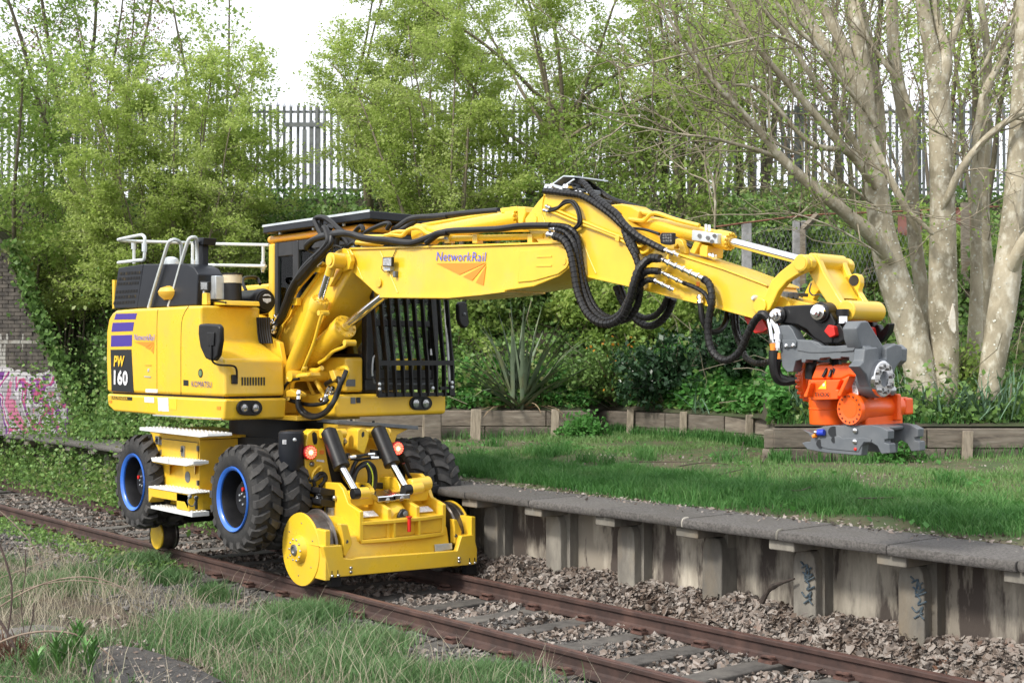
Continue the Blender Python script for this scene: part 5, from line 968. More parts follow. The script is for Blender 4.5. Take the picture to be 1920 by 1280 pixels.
# rail wheels
def rail_wheel(x, s, par, z=.37, k=1):
    y = s*.90
    if k != 1:
        o = ob('rail_wheel', MB().lathe((x,y,z), (0,s,0), [(0,.16),(.012,.165),(.024,.16)], 36), YEL, par); ob('tread', MB().lathe((x,y,z), (0,s,0), [(-.001,.16),(-.15,.16),(-.16,.18),(-.19,.17)], 36), WSTL, o); return o
    o = ob('rail_wheel', MB().lathe((x,y,z), (0,s,0), [(-.0,.355),(.012,.36),(.024,.355),(.03,.14),(.05,.13),(.085,.115),(.09,.06),(.095,.05)], 48), YEL, par)
    ob('tread', MB().lathe((x,y,z), (0,s,0), [(-.001,.345),(-.05,.352),(-.055,.34),(-.09,.345),(-.15,.35),(-.155,.375),(-.175,.385),(-.19,.37),(-.19,.1)], 48), WSTL, o)
    c = np.array([x, y+s*.09, z]); mb = MB()
    for k in range(10): t = 2*math.pi*k/10; p = np.array([x+.105*math.cos(t), y+s*.07, z+.105*math.sin(t)]); mb.lathe(p, (0,s,0), [(0,.013),(.02,.013),(.026,.006)], 6)
    for k in range(6): t = 2*math.pi*(k+.4)/6; p = np.array([x+.26*math.cos(t), y+s*.024, z+.26*math.sin(t)]); mb.lathe(p, (0,s,0), [(0,.01),(.006,.009),(.008,.004)], 6)
    ob('wheel_bolts', mb, STL, o, kind='stuff'); ob('hub_cap', MB().lathe(c, (0,s,0), [(0,.058),(.014,.055),(.016,.035),(.006,.034)], 20), STL, o); return o
for s in (-1, 1): rail_wheel(-11.39, s, gear)
ob('rail_axle', MB().cyl((-11.39,-.8,.37), (-11.39,.8,.37), .07), BLK, gear)
rg2 = ob('rear_rail_gear', MB().box((-15.1,-.6,.3), (-14.6,.6,.75)), BLK, EX, bev=.02)
for s in (-1, 1): rail_wheel(-14.75, s, rg2, .166, 0)
for s in (-1, 1): ob('rail_sweep', MB().box((-15.2, s*.75-.06, .02), (-15.14, s*.75+.06, .3)), BLK, rg2)
# tail lights
for a, X in (((214,276), -11.74), ((795,250), -11.74)):
    c = onX(Z4(*a), X); tl = ob('tail_light', MB().lathe(c, (1,0,.05), [(-.05,.07),(0,.075),(.02,.075),(.03,.06),(.025,.055)], 24), REDL, gear)
    mb = MB()
    for r, n in ((.055, 14), (.034, 9)):
        for k in range(n): t = 2*math.pi*k/n; mb.cyl(c+np.array([.02, r*math.cos(t), r*math.sin(t)]), c+np.array([.036, r*math.cos(t), r*math.sin(t)]), .0095, seg=8)
    ob('led_ring', mb, LEDR, tl, kind='stuff'); ob('led_core', MB().cyl(c+np.array([.02,0,0]), c+np.array([.036,0,0]), .024, seg=14), LEDC, tl)

# ------------------------------------------------------------------ tiltrotator hung on the stick
c = uy(ZF(640,700), -.1); cw = u2w(c)
TR = empty('tiltrotator', (cw[0], cw[1], 1.55), 'orange and grey tiltrotator with black hitch hanging at the end of the yellow boom', 'attachment')
ear = [(205,395),(222,362),(285,345),(470,335),(515,342),(548,400),(565,440),(560,500),(548,560),(500,562),(440,525),(400,480),(350,455),(265,442),(215,428)]
ht = ob('hitch', SP(Z6, ear, -.31, -.24), BLK, TR, bev=.012)
ob('hitch_side', SPF(Z6, ear, -.31, .17, .24), BLK, ht, bev=.012)
hk = [(545,470),(590,440),(612,478),(640,440),(668,434),(655,490),(620,540),(585,560),(548,560)]
for y in (-.30, .18): ob('hook', SPF(Z6, hk, -.30, y, y+.065), BLK, ht, bev=.012)
ob('hitch_floor', SP(Z6, [(260,440),(350,455),(440,525),(500,562),(480,570),(400,500),(340,470),(250,455)], -.24, .22), BLK, ht)
for a, r in (((240,398),.062), ((478,382),.075)):
    c = uy(Z6(*a), -.33); ob('pin_collar', U().cyl(c, c+(0,.62,0), r), BLK, ht, bev=.006)
    ob('pin_nut', U().lathe(c, (0,-1,0), [(0,r*.8),(.03,r*.75),(.032,r*.55),(.06,r*.5),(.062,r*.3),(.075,r*.25)], 12), CHR, ht)
c = uy(Z6(610,405), -.28); ob('grease_cap', U().cyl(c, c+(0,0,.05), .045), BLK, ht, bev=.005); ob('cap_thread', U().cyl(c-(0,0,.05), c, .035), CHR, ht)
ob('lock_wedge', U().prism([p for p in sid(Z6, [(500,490),(525,452),(558,462),(566,515),(535,528)], -.345)], (0,.62,0)), RED, ht, bev=.008)
fr = [(235,455),(300,455),(322,480),(350,537),(430,541),(470,555),(490,572),(560,575),(712,562),(742,588),(738,660),(705,690),(645,660),(645,640),(598,638),(594,648),(545,650),(535,640),(480,645),(474,656),(400,654),(394,670),(375,670),(372,652),(340,662),(326,722),(290,724),(262,690),(248,560)]
tf = ob('tilt_frame', SP(Z6, fr, -.33, -.23), GRY, TR, bev=.012); ob('frame_side', SPF(Z6, fr, -.33, .10, .20), GRY, tf, bev=.012)
ob('raised_panel', SP(Z6, [(350,545),(430,548),(480,580),(700,572),(700,600),(520,612),(420,612),(350,600)], -.337, -.33), GRY, tf, bev=.004); ob('name_plate', SP(Z6, [(588,592),(600,585),(670,582),(680,588),(668,602),(590,608)], -.342, -.336), GRY, tf, bev=.003)
pl_ = ob('hose_plate', SP(Z6, [(262,540),(335,540),(344,550),(342,580),(270,585)], -.345, -.33), GRY, tf, bev=.004)
for a in ((288,573),(328,570)): ob('bolt', U().dome(uy(Z6(*a), -.346), (0,-1,0), .017, .012, 8), CHR, pl_)
XP = uy(Z6(738,620), -.33)[0]
fp = [(738,590),(762,585),(812,580),(818,650),(860,645),(862,585),(915,560),(950,572),(952,650),(915,700),(905,740),(880,800),(852,835),(820,845),(785,835),(762,800),(745,740),(700,690),(730,660)]
ob('bearing_plate', U().prism(fro(Z6, fp, XP+.02), (-.09,0,0)), GRY, tf, bev=.012)
ob('frame_fin', U().prism(fro(Z6, [(690,470),(715,432),(755,430),(845,575),(835,655),(800,655),(806,590),(720,590),(700,540)], XP-.02), (-.12,0,0)), GRY, tf, bev=.014)
c = ux(Z6(822,762), XP+.02); ob('bearing_ring', U().lathe(c, (1,0,0), [(0,.125),(.03,.125),(.036,.118),(.036,.055),(.01,.05)], 36), CHR, tf); ob('bearing_hole', U().cyl(c, c+(.014,0,0), .052), GRY, tf)
mb = U()
for k in range(8): t = 2*math.pi*(k+.3)/8; p = c+np.array([.034, .088*math.cos(t), .088*math.sin(t)]); mb.lathe(p, (1,0,0), [(0,.02),(.02,.02),(.02,.012),(.012,.011)], 10)
ob('ring_bolts', mb, STL, tf, kind='stuff')
ob('ring_boss', U().lathe(c, (1,0,0), [(-.11,.13),(-.02,.132),(0,.128)], 36), GRY, tf)
ob('rear_plate', SP(Z6, [(330,740),(395,660),(410,760),(395,850),(350,800)], -.1, .1), GRY, tf, bev=.01)
# orange housing
zc = c[2]
L0 = uy(ZF(395,420), -.05); R0 = c
LB = R0[0]-L0[0]; zB = uy(ZF(560,415), -.05)[2]; yB = -.03
body = ob('rotor_housing', U().lathe((L0[0], yB, zB), (1,0,0), [(0,.08),(.01,.15),(.06,.15),(.08,.12),(.12,.135),(LB-.24,.135),(LB-.22,.12),(LB-.18,.12),(LB-.17,.16),(LB-.10,.16),(LB-.09,.08)], 36), ORG, TR, bev=.006)
mb = U()
for X in (L0[0]-.002, LB+L0[0]-.12):
    for k in range(20): t = 2*math.pi*k/20; p = np.array([X, yB+.14*math.cos(t), zB+.14*math.sin(t)]); mb.cyl(p, p+(.04,0,0), .016, seg=6)
ob('flange_bolts', mb, ORG, body, kind='stuff')
cv = ob('cover', SP(ZF, [(420,400),(760,395),(835,358),(850,360),(770,560),(725,600),(445,610),(430,560),(400,540)], -.26, -.0), ORG, body, bev=.012)
ob('cover_front', SP(ZF, [(432,400),(755,398),(715,500),(740,505),(725,605),(440,615),(438,500)], -.30, -.25), ORG, body, bev=.02)
for P in ([(432,430),(445,440),(405,580),(372,582),(370,560)], [(800,392),(845,358),(840,390),(755,575),(722,572),(722,550)]): ob('fin', SP(ZF, P, -.36, -.2), ORG, body, bev=.008)
ob('cover_side', SP(ZF, [(790,400),(845,362),(950,370),(965,540),(880,570),(760,600),(740,560)], -.27, .0), ORG, body, bev=.012)
ob('top_cover', SP(ZF, [(500,240),(640,240),(900,235),(965,330),(960,380),(845,360),(760,395),(440,400)], -.24, .06), ORG, body, bev=.02)
def td(name, P, m, y=-.305): return ob(name, SP(ZF, P, y, y+.004), m, body)
td('warning_triangle', [(520,495),(605,405),(607,495)], YELP); td('warning_mark', [(570,440),(590,435),(592,462),(572,468)], WHTP, -.308); td('serial_label', [(868,390),(922,390),(942,552),(888,552)], WHTP, -.276); td('serial_print', [(878,410),(912,410),(926,535),(896,535)], mk('print_grey', (.12,.12,.13), (.6,.6,.6), 60, .5), -.279)
stext('lettering', 'nox', ZF, (497,572), (643,574), 42, mk('nox_print', (.03,.02,.015), None, rough=.4), body, y=-.309)
# hole in side fin, hoses into the cover
ob('hole', U().cyl(uy(ZF(826,488), -.275), uy(ZF(826,488), -.26), .018), BLKP, body)
for L, r in (([(455,180,-.15),(450,240,-.2),(445,320,-.2),(440,390,-.2)], .04), ([(650,240,-.2),(610,300,-.24),(570,372,-.26)], .012), ([(680,250,-.2),(660,310,-.24),(638,370,-.26)], .012), ([(700,190,-.15),(715,260,-.2),(725,360,-.2)], .04)): ob('hydraulic_hose', U().tube(zy(ZF, L), r, 10, 3), BLKM, body)
# slewing drum and worm drive
dc = uy(ZF(620,740), -.06); rD = uy(ZF(620,740), -.06)[0]-uy(ZF(462,740), -.06)[0]
zt, zb = uy(ZF(600,600), -.06)[2], uy(ZF(600,862), -.06)[2]
dr = ob('slew_drum', U().lathe((dc[0], dc[1], zb), (0,0,1), [(-.004,rD*.8),(0,rD*.96),(.02,rD*.98),((zt-zb)*.58,rD),((zt-zb)*.6,rD*1.03),((zt-zb)*.63,rD*1.03),((zt-zb)*.66,rD),(zt-zb,rD*1.03),(zt-zb+.1,rD*1.0)], 48), ORG, TR, bev=.004)
a = uy(ZF(855,705), -.30); ax = unit((.12,1,.02))
wd = ob('worm_housing', U().lathe(a, ax, [(.0,.06),(-.0,.068),(-.008,.108),(.0,.112),(.025,.112),(.03,.108),(.09,.10),(.11,.088),(.50,.082),(.51,.065),(.60,.065),(.615,.04)], 36), ORG, dr); ob('worm_recess', U().cyl(a-ax*.002, a+ax*.03, .06), ORG, wd)
mb = U(); N = unit(np.cross(ax, (0,0,1))); B = np.cross(ax, N)
for k in range(16): t = 2*math.pi*k/16; p = a-ax*.007+.092*(math.cos(t)*N+math.sin(t)*B); mb.cyl(p-ax*.0035, p+ax*.01, .007, seg=8)
ob('bolt_holes', mb, mk('hole_brown', (.16,.03,.01), None, rough=.7), wd, kind='stuff')
ob('drive_flange', U().obox(a+ax*.40, ax*.02, N*.11, B*.095), ORG, wd, bev=.012); ob('drive_block', U().obox(a+ax*.3+B*.0-np.array([0,0,.09]), ax*.2, N*.06, B*.05), ORG, wd, bev=.015); ob('motor_end', U().obox(a+ax*.56, ax*.045, N*.07, B*.06), ORG, wd, bev=.015)
ob('sensor', U().ball(uy(ZF(1285,510), .05), .04, 10), STL, wd)
# lower hitch
lh = [(355,918),(470,960),(500,905),(690,872),(760,880),(1080,870),(1180,890),(1255,930),(1250,1018),(1215,1025),(1215,1055),(1265,1065),(1272,1165),(1180,1172),(1140,1090),(1080,1055),(1010,1060),(985,1085),(972,1190),(600,1160),(410,1125),(350,1060),(380,1048),(440,1042),(450,1010),(420,960)]
qh = ob('lower_hitch', SP(ZF, lh, -.28, -.20), GRY, TR, bev=.012); ob('hitch_side', SPF(ZF, lh, -.28, .10, .18), GRY, qh, bev=.012)
ob('hitch_bridge', SP(ZF, [(560,885),(690,872),(1080,870),(1180,895),(1170,930),(1000,960),(700,1000),(560,980)], -.2, .10), GRY, qh, bev=.01)
ob('raised_panel', SP(ZF, [(740,985),(780,1010),(1000,1000),(1080,1020),(1070,1050),(1000,1050),(965,1100),(940,1150),(620,1120),(560,1100),(520,1040),(560,1000)], -.287, -.28), GRY, qh, bev=.005)
for a, r in (((685,940),.038), ((548,1065),.03), ((692,1025),.022)): ob('hole', U().cyl(uy(ZF(*a), -.289), uy(ZF(*a), -.27), r), BLKP, qh)
for a in ((910,930),(908,1045)): ob('bolt', U().lathe(uy(ZF(*a), -.289), (0,-1,0), [(0,.018),(.006,.017),(.008,.009)], 14), CHR, qh)
ob('red_plug', U().dome(uy(ZF(912,1122), -.288), (0,-1,0), .012, .008), RED, qh)
for a, b, y in (((520,950),(590,948),-.30), ((1215,905),(1275,900),.1)): ob('blue_cap', U().cyl(uy(ZF(*a), y), uy(ZF(*b), y), .024), BLUV, qh, bev=.008)
ob('coupling', U().cyl(uy(ZF(490,945), -.3), uy(ZF(520,950), -.3), .015), CHR, qh); ob('coupling', U().cyl(uy(ZF(470,990), -.3), uy(ZF(500,980), -.3), .014), ORGP, qh)
# steel pipes and hoses at the hitch
for L, r, m in (([(183,415,-.36),(195,470,-.36),(205,540,-.36),(212,600,-.35)], .018, CHR), ([(190,418,-.34),(222,450,-.34),(240,500,-.34),(240,600,-.34)], .024, CHR), ([(208,560,-.36),(212,600,-.36)], .02, ORGP), ([(238,615,-.34),(242,650,-.34)], .022, ORGP),
                ([(215,600,-.36),(214,680,-.36),(232,750,-.34),(270,775,-.3),(335,765,-.25)], .036, BLKM), ([(240,650,-.33),(232,700,-.33),(250,750,-.32),(300,770,-.28)], .03, BLKM), ([(135,395,-.37),(160,392,-.37),(185,416,-.36)], .03, BLKM)):
    ob('hydraulic_hose' if m is BLKM else 'steel_pipe', U().tube(zy(Z6, L), r, 10, 4), m, TR)
for a, r in (((200,500),.024), ((206,545),.024), ((238,520),.03), ((240,570),.03)): c = uy(Z6(*a), -.35); ob('pipe_nut', U().cyl(c-(0,0,.02), c+(0,0,.02), r, seg=6), CHR, TR)
# ------------------------------------------------------------------ leaf litter, stones, grass
LIT = mk_leaf('dead_leaves', [(.07,.047,.036),(.14,.105,.083),(.225,.19,.165),(.32,.29,.262),(.15,.07,.04)], 0, .85, 2.5)
def litter(N, xr, yr, size, dens=None, lift=.012):
    X = nr.uniform(*xr, N); Y = nr.uniform(*yr, N)
    if dens is not None: k = nr.random(N) < dens(X, Y); X = X[k]; Y = Y[k]
    return X, Y
def curled(X, Y, Z, size):
    n_ = len(X); P = np.stack([X, Y, Z], 1); n = nrm(nr.normal(size=(n_,3))*np.array([1,1,.6])+np.array([0,0,1.1])); t = nrm(np.cross(n, nr.normal(size=(n_,3)))); b = np.cross(n, t)
    s = (size*(1+.4*nr.normal(size=n_)).clip(.4, 2))[:,None]; c = nr.uniform(-.12, .3, (n_,1)); e = nr.uniform(-.1, .25, (n_,1)); A0 = P-t*s*.5+n*s*e; A1 = P+t*s*.5+n*s*e*nr.uniform(0,1.5,(n_,1)); H = []
    for sg in (-1, 1): H.append(np.stack([A0, P-t*s*.18+sg*b*s*.36+n*s*c, P+t*s*.2+sg*b*s*.32+n*s*c*1.2, A1][::sg], 1))
    return np.concatenate(H)
def flat_leaves(X, Y, Z, size):
    P = np.stack([X, Y, Z], 1); V = leaf_quads(P, size, 1.5, .6, .4); c = V.mean(1, keepdims=True); V[:, [0, 2], 2] += nr.uniform(0, .35, (len(P), 1))*size; return V
X1, Y1 = litter(42000, (-19, -3.2), (.80, 1.38), 0, lambda X, Y: np.clip(.35+(Y-.75)*1.6, 0, 1)*(X > -17.5)); d_ = np.sqrt((X1-CAM[0])**2+(Y1-CAM[1])**2)
V1 = curled(X1, Y1, zlow(X1, Y1)+nr.uniform(.005,.035,len(X1)), .052)
X2, Y2 = litter(30000, (-24, -2.6), (-.7, .72), 0, lambda X, Y: np.clip(.4+.6*vn(X*1.6, Y*2.5, 8)-.2*(np.abs(Y+.1) < .25), 0, 1)*(np.abs(((X+9.7+.36) % .72)-.36) > .11+.08*nr.random(len(X))))
V2 = curled(X2, Y2, zlow(X2, Y2)+nr.uniform(.004,.03,len(X2)), .05)
X3, Y3 = litter(12000, (-22, -5), (-3.2, -.85), 0, lambda X, Y: vn(X*.9, Y*.9, 9) > .45); V3 = flat_leaves(X3, Y3, zlow(X3, Y3)+nr.uniform(.004,.02,len(X3)), .045)
X6, Y6 = litter(400, (-9.9, -7.5), (-4.0, -3.27), 0); V3 = np.concatenate([V3, flat_leaves(X6, Y6, .058+0*X6, .03)])
X4, Y4 = litter(5000, (-20, -3.5), (1.15, 2.0), 0, lambda X, Y: np.exp(-((Y-1.62)/.17)**2)*1.0+.04); V4 = flat_leaves(X4, Y4, np.where(Y4 < 1.62, PZ+.004, zplat(X4, Y4))+nr.uniform(.0,.008,len(X4)), .034)
X5, Y5 = litter(6000, (-22, -2), (2, 7), 0, lambda X, Y: vn(X*.8, Y*.8, 12) > .55); V5 = flat_leaves(X5, Y5, zplat(X5, Y5)+nr.uniform(.0,.02,len(X5)), .03)
cards('leaf_litter', np.concatenate([V1, V2, V3, V4, V5]), 4, LIT, None, 'drift of curled brown dead leaves along track and platform', 'stuff', 'dead leaves')
# ballast stones
STN = mk_leaf('loose_stone', [(.055,.052,.05),(.10,.095,.09),(.15,.14,.13),(.21,.195,.18)], 0, .95, 3)
def stones(N, xr, yr, sz, dens):
    X = nr.uniform(*xr, N); Y = nr.uniform(*yr, N); k = nr.random(N) < dens(X, Y); X = X[k]; Y = Y[k]; n = len(X)
    o = np.array([(1,0,0),(-1,0,0),(0,1,0),(0,-1,0),(0,0,1),(0,0,-1)], float); T = np.array([(0,2,4),(2,1,4),(1,3,4),(3,0,4),(2,0,5),(1,2,5),(3,1,5),(0,3,5)])
    s = sz*nr.uniform(.5, 1.3, (n,1,1)); V = o[None]*s*nr.uniform(.6,1.2,(n,6,1))+nr.normal(size=(n,6,3))*.18*s
    q_ = nr.normal(size=(n,3,3)); Q, _ = np.linalg.qr(q_); V = V@Q; V[:,:,2] *= .75; V += np.stack([X, Y, zlow(X, Y)+.006], 1)[:,None]
    return V[:, T].reshape(-1, 3, 3)
S_ = np.concatenate([stones(26000, (-24,-2.6), (-.72,.72), .022, lambda X, Y: (np.abs(((X+9.7+.36) % .72)-.36) > .12)*.9), stones(24000, (-24,-4), (-2.6,-.8), .026, lambda X, Y: .4+.6*(vn(X*.8, Y*.8, 3) > .4))])
cards('stones', S_, 3, STN, None, 'loose grey ballast stones between the rails', 'stuff', 'ballast')
# grass
def blades(X, Y, Z, h, w, lean=.5):
    n = len(X); a = nr.uniform(0, 2*math.pi, n); H = h*nr.uniform(.45, 1.25, n); L = H*lean*nr.uniform(.1, 1.2, n); dx = np.cos(a); dy = np.sin(a)
    fa = nr.uniform(0, 2*math.pi, n); sx = np.cos(fa)*w*.5; sy = np.sin(fa)*w*.5; B = np.stack([X, Y, Z], 1); S = np.stack([sx, sy, 0*sx], 1)
    Mi = B+np.stack([dx*L*.35, dy*L*.35, H*.6], 1); T = B+np.stack([dx*L, dy*L, H], 1)
    return np.concatenate([np.stack([B-S, B+S, Mi+S*.8, Mi-S*.8], 1), np.stack([Mi-S*.8, Mi+S*.8, T+S*.1, T-S*.1], 1)])
GRS = mk_leaf('green_grass', [(0.029,0.100,0.022),(0.055,0.170,0.037),(0.101,0.240,0.062),(0.168,0.260,0.112)], .35, .5, .9)
GRB = mk_leaf('back_grass', [(0.067,0.150,0.035),(0.118,0.240,0.062),(0.185,0.300,0.112),(.28,.28,.14)], .35, .5, .9)
GRV = mk_leaf('verge_blades', [(0.047,0.102,0.033),(0.086,0.180,0.060),(0.138,0.240,0.095),(0.219,0.252,0.149)], .3, .55, .9)
GRD = mk_leaf('dry_grass', [(.20,.17,.115),(.33,.29,.21),(.46,.41,.31),(0.101,0.140,0.081)], .3, .7, 1.2)
def scat(N, xr, yr, f):
    X = nr.uniform(*xr, N); Y = nr.uniform(*yr, N); k = nr.random(N) < f(X, Y); return X[k], Y[k]
# platform lawn: dense thick grass near the edge, thinner at the back
gx, gy = scat(210000, (-21, -1.5), (1.5, 3.6), lambda X, Y: np.clip((Y-1.74-.55*(vn(X*1.2, Y*0, 21)-.5)-.3*(vn(X*4, Y*0, 27)-.5))*3, 0, 1)*(.35+.65*vn(X*1.1, Y*1.1, 22)))
G1 = blades(gx, gy, zplat(gx, gy), .125*(.3+.5*vn(gx*1.1, gy*1.1, 22)+.75*vn(gx*3.4, gy*3.4, 26)**2), .008, .9)
tx = nr.uniform(-18, -3, 90); ty = 1.9+nr.exponential(1.3, 90); tx = np.repeat(tx, 130)+nr.normal(0, .09, 90*130); ty = np.repeat(ty, 130)+nr.normal(0, .09, 90*130); k = (ty > 1.75) & (ty < 7); tx, ty = tx[k], ty[k]; G1 = np.concatenate([G1, blades(tx, ty, zplat(tx, ty), .17, .009, .8)])
hx, hy = scat(120000, (-22, -1), (3.2, 8.2), lambda X, Y: np.clip(vn(X*.9, Y*.9, 23)*2.2-.75, .06, 1)*.8); G2 = blades(hx, hy, zplat(hx, hy), .055*(.5+vn(hx*.9, hy*.9, 23)), .009, .8)
cards('back_grass', G2, 4, GRB, None, 'thin yellowish grass on the back of the platform', 'stuff', 'grass')
cards('lawn_grass', G1, 4, GRS, None, 'lush green grass growing over the disused platform', 'stuff', 'grass')
cl = [(onZ(p, -.1)[:2], s) for p, s in (((255,1050),.22),((285,1045),.18),((560,1150),.26),((590,1140),.2),((500,1070),.14),((150,1080),.2),((660,1220),.25),((90,1110),.22),((400,1110),.14),((380,1180),.3),((480,1200),.3),((640,1260),.3),((750,1270),.3),((320,1075),.18),((940,1260),.22),((700,1190),.2),((880,1275),.25))]
vx, vy = [], []
YB = lambda X, Y: np.clip((np.interp(X, [-18,-14,-10.2,-9.2,-7], [-1.25,-1.75,-1.75,-1.3,-1.15])-.5*(vn(X*1.5, Y*1.5, 38)-.5)-Y)*2.6, 0, 1)
SLB = lambda X, Y: ~((X > -9.9) & (Y < -3.27) & (Y > -3.7-.1*(X+9.9)))
for (cx, cy), s in cl: n = int(1150*s/.2); vx.append(nr.normal(cx, s*.9, n)); vy.append(nr.normal(cy, s*.7, n))
vx = np.concatenate(vx); vy = np.concatenate(vy); k = vy < -.86; vx, vy = vx[k], vy[k]
mx, my = scat(46000, (-17, -5), (-4.6, -.95), lambda X, Y: SLB(X, Y)*(vn(X*1.1, Y*1.1, 31) > .45)*YB(X, Y)*(vn(X*2.6, Y*2.6, 36) > .4)); 
G3 = np.concatenate([blades(vx, vy, zlow(vx, vy), .15, .009, .9), blades(mx, my, zlow(mx, my), .12, .009, 1.0)])
cards('verge_grass', G3, 4, GRV, None, 'green tufts of grass on the rough verge', 'stuff', 'grass')
dx_, dy_ = scat(16000, (-17, -5), (-4.8, -1.3), lambda X, Y: SLB(X, Y)*YB(X, Y)*.8*(.3+.7*(vn(X*1.3, Y*1.3, 33) > .38))); G4 = blades(dx_, dy_, zlow(dx_, dy_), .12, .0055, 1.3)
ex, ey = scat(3600, (-15, -5), (-4.2, -1.1), lambda X, Y: .7*SLB(X, Y)*np.maximum(YB(X, Y), .06)); G5 = blades(ex, ey, zlow(ex, ey), .34, .0055, 1.1)
cards('dry_grass', np.concatenate([G4, G5]), 4, GRD, None, 'straw coloured dead grass over the near verge', 'stuff', 'dry grass')

# ------------------------------------------------------------------ plants and trees
def on_bank(u, d): return ud(u, d, float(zbank(u, d)))
LF_BRI = mk_leaf('spring_leaves', [(.25,.36,.07),(.36,.47,.11),(.46,.56,.17),(.53,.60,.27)], .62, .5, .5)
LF_MID = mk_leaf('mid_leaves', [(.15,.24,.045),(.23,.35,.075),(.32,.44,.11),(.42,.50,.18)], .55, .5, .5)
LF_OLI = mk_leaf('olive_leaves', [(0.145,0.173,0.073),(0.238,0.270,0.109),(0.320,0.346,0.158),(0.443,0.378,0.185)], .4, .6, .6)
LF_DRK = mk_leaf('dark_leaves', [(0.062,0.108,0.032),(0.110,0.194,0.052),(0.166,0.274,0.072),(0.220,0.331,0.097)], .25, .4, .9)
LF_IVY = mk_leaf('bank_leaves', [(0.062,0.115,0.032),(0.116,0.216,0.058),(0.193,0.331,0.080),(0.312,0.274,0.143)], .35, .45, .7)
STD = mk('dark_stem', (.09,.06,.05), (.06,.04,.035), 8, .8)
WEED = mk('weed_green', (.11,.26,.06), (.08,.20,.045), 20, .5)
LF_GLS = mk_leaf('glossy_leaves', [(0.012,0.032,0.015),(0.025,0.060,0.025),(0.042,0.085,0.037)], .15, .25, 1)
LF_RED = mk_leaf('bud_leaves', [(.16,.07,.04),(.22,.12,.07),(.15,.14,.05)], .4, .6, .6)
LF_GRN = mk_leaf('ground_leaves', [(0.050,0.160,0.031),(0.084,0.240,0.050),(0.134,0.320,0.081)], .4, .45, 1.2)
BARK = mk('brown_bark', (.15,.125,.09), (.09,.078,.055), 9, .9, bump=.4, bscale=25, stretch=(1,1,.3), c3=(.14,.14,.065), s3=1)
BARKL = mk('light_brown_bark', (.22,.185,.13), (.14,.12,.085), 9, .9, bump=.4, bscale=25, stretch=(1,1,.3))
TWG = mk('twig_bark', (.16,.125,.085), (.10,.08,.055), 5, .85)
TWG2 = mk('pale_twig', (.30,.26,.19), (.2,.17,.12), 5, .85)
SYC = mk('pale_bark', (.41,.36,.265), (.20,.175,.12), 2.6, .88, bump=.9, bscale=10, c3=(.56,.53,.44), s3=10, detail=9, lo=.38, hi=.64, stretch=(1,1,.6))
def vec(az, el): return np.array([math.cos(az)*math.cos(el), math.sin(az)*math.cos(el), math.sin(el)])
def limb(p, d, L, n, wob, trop=0.05):
    pts = [np.array(p, float)]; d = unit(d)
    for i in range(n):
        d = unit(d+np.array([rng.gauss(0, wob), rng.gauss(0, wob), rng.gauss(0, wob)+trop])); pts.append(pts[-1]+d*L/n)
    return pts
def side_dir(d, ang):
    a = unit(np.cross(d, vec(rng.uniform(0, 6.28), rng.uniform(-1, 1)))); return unit(d*math.cos(ang)+a*math.sin(ang))
def at(pts, t):
    x = t*(len(pts)-1); i = min(int(x), len(pts)-2); f = x-i; return pts[i]*(1-f)+pts[i+1]*f, unit(pts[i+1]-pts[i])
def branch_out(stems, c1, c2, l1, l2, ang=(.5,1.1), t0=.25, trop1=.03, trop2=0.0, flat=1.0, wob=.12):
    """stems: [(pts, r)] -> level 1 and level 2 twigs"""
    B1, B2 = [], []
    for pts, r in stems:
        Ls = sum(np.linalg.norm(pts[i+1]-pts[i]) for i in range(len(pts)-1))
        for k in range(c1):
            t = t0+(1-t0)*((k+rng.random())/c1); p, d = at(pts, t); dd = side_dir(d, rng.uniform(*ang)); dd[2] *= flat; L = l1*Ls*(1.15-t*.6)*rng.uniform(.6, 1.2)
            q1 = limb(p, dd, L, 4, wob, trop1); B1.append((q1, max(r*.32*(1.1-t), .006)))
            for j in range(c2):
                s = .2+.8*(j+rng.random())/c2; p2, d2 = at(q1, s); e = side_dir(d2, rng.uniform(.4, 1.1)); e[2] *= flat; B2.append((limb(p2, e, l2*L*rng.uniform(.5, 1.2), 3, wob, trop2), max(r*.09, .004)))
    return B1, B2
def wood(name, L, mat, par, seg, taper=.35, sm=1, each=False):
    if each:
        for pts, r in L: ob(name, MB().tube(pts, [r, r*(1+taper)/2, r*taper], seg, sm, False), mat, par, ang=80)
        return
    mb = MB()
    for pts, r in L: mb.tube(pts, [r, r*(1+taper)/2, r*taper], seg, sm, False)
    return ob(name, mb, mat, par, ang=80, kind='stuff')
def leaf_pts(tw_, n, sig, flat=.55, t0=0.0):
    P = []
    for pts, r in tw_:
        A_ = np.array(pts); t = nr.uniform(t0, 1, n)*(len(A_)-1); i = np.minimum(t.astype(int), len(A_)-2); f = (t-i)[:,None]
        P.append(A_[i]*(1-f)+A_[i+1]*f)
    P = np.concatenate(P); return P+nr.normal(size=P.shape)*sig*np.array([1,1,flat])
def crown(par, P, size, mat, up=1.05, name='crown', asp=.6):
    if P is None or not len(P): return
    return cards(name, leaf_quads(P, size, up, asp), 4, mat, par, kind='stuff')
GT = 'trees on the bank below the fence'
def tree(label, base, stems, c1, c2, l1, l2, nleaf, lsig, lsize, mat, group=GT, bark=None, twig=None, **kw):
    o = empty('tree', base, label, 'tree', group); r0 = dict(trop1=.04, trop2=0, flat=1.0); r0.update(kw)
    wood('trunk', stems, bark or BARK, o, 8, .3, 2, True)
    B1, B2 = branch_out(stems, c1, c2, l1, l2, **r0)
    b = wood('branches', B1, twig or TWG, o, 4); wood('twigs', B2, twig or TWG, b, 3)
    if nleaf: crown(o, leaf_pts(B2, nleaf, lsig)if nleaf else None, lsize, mat)
    return o
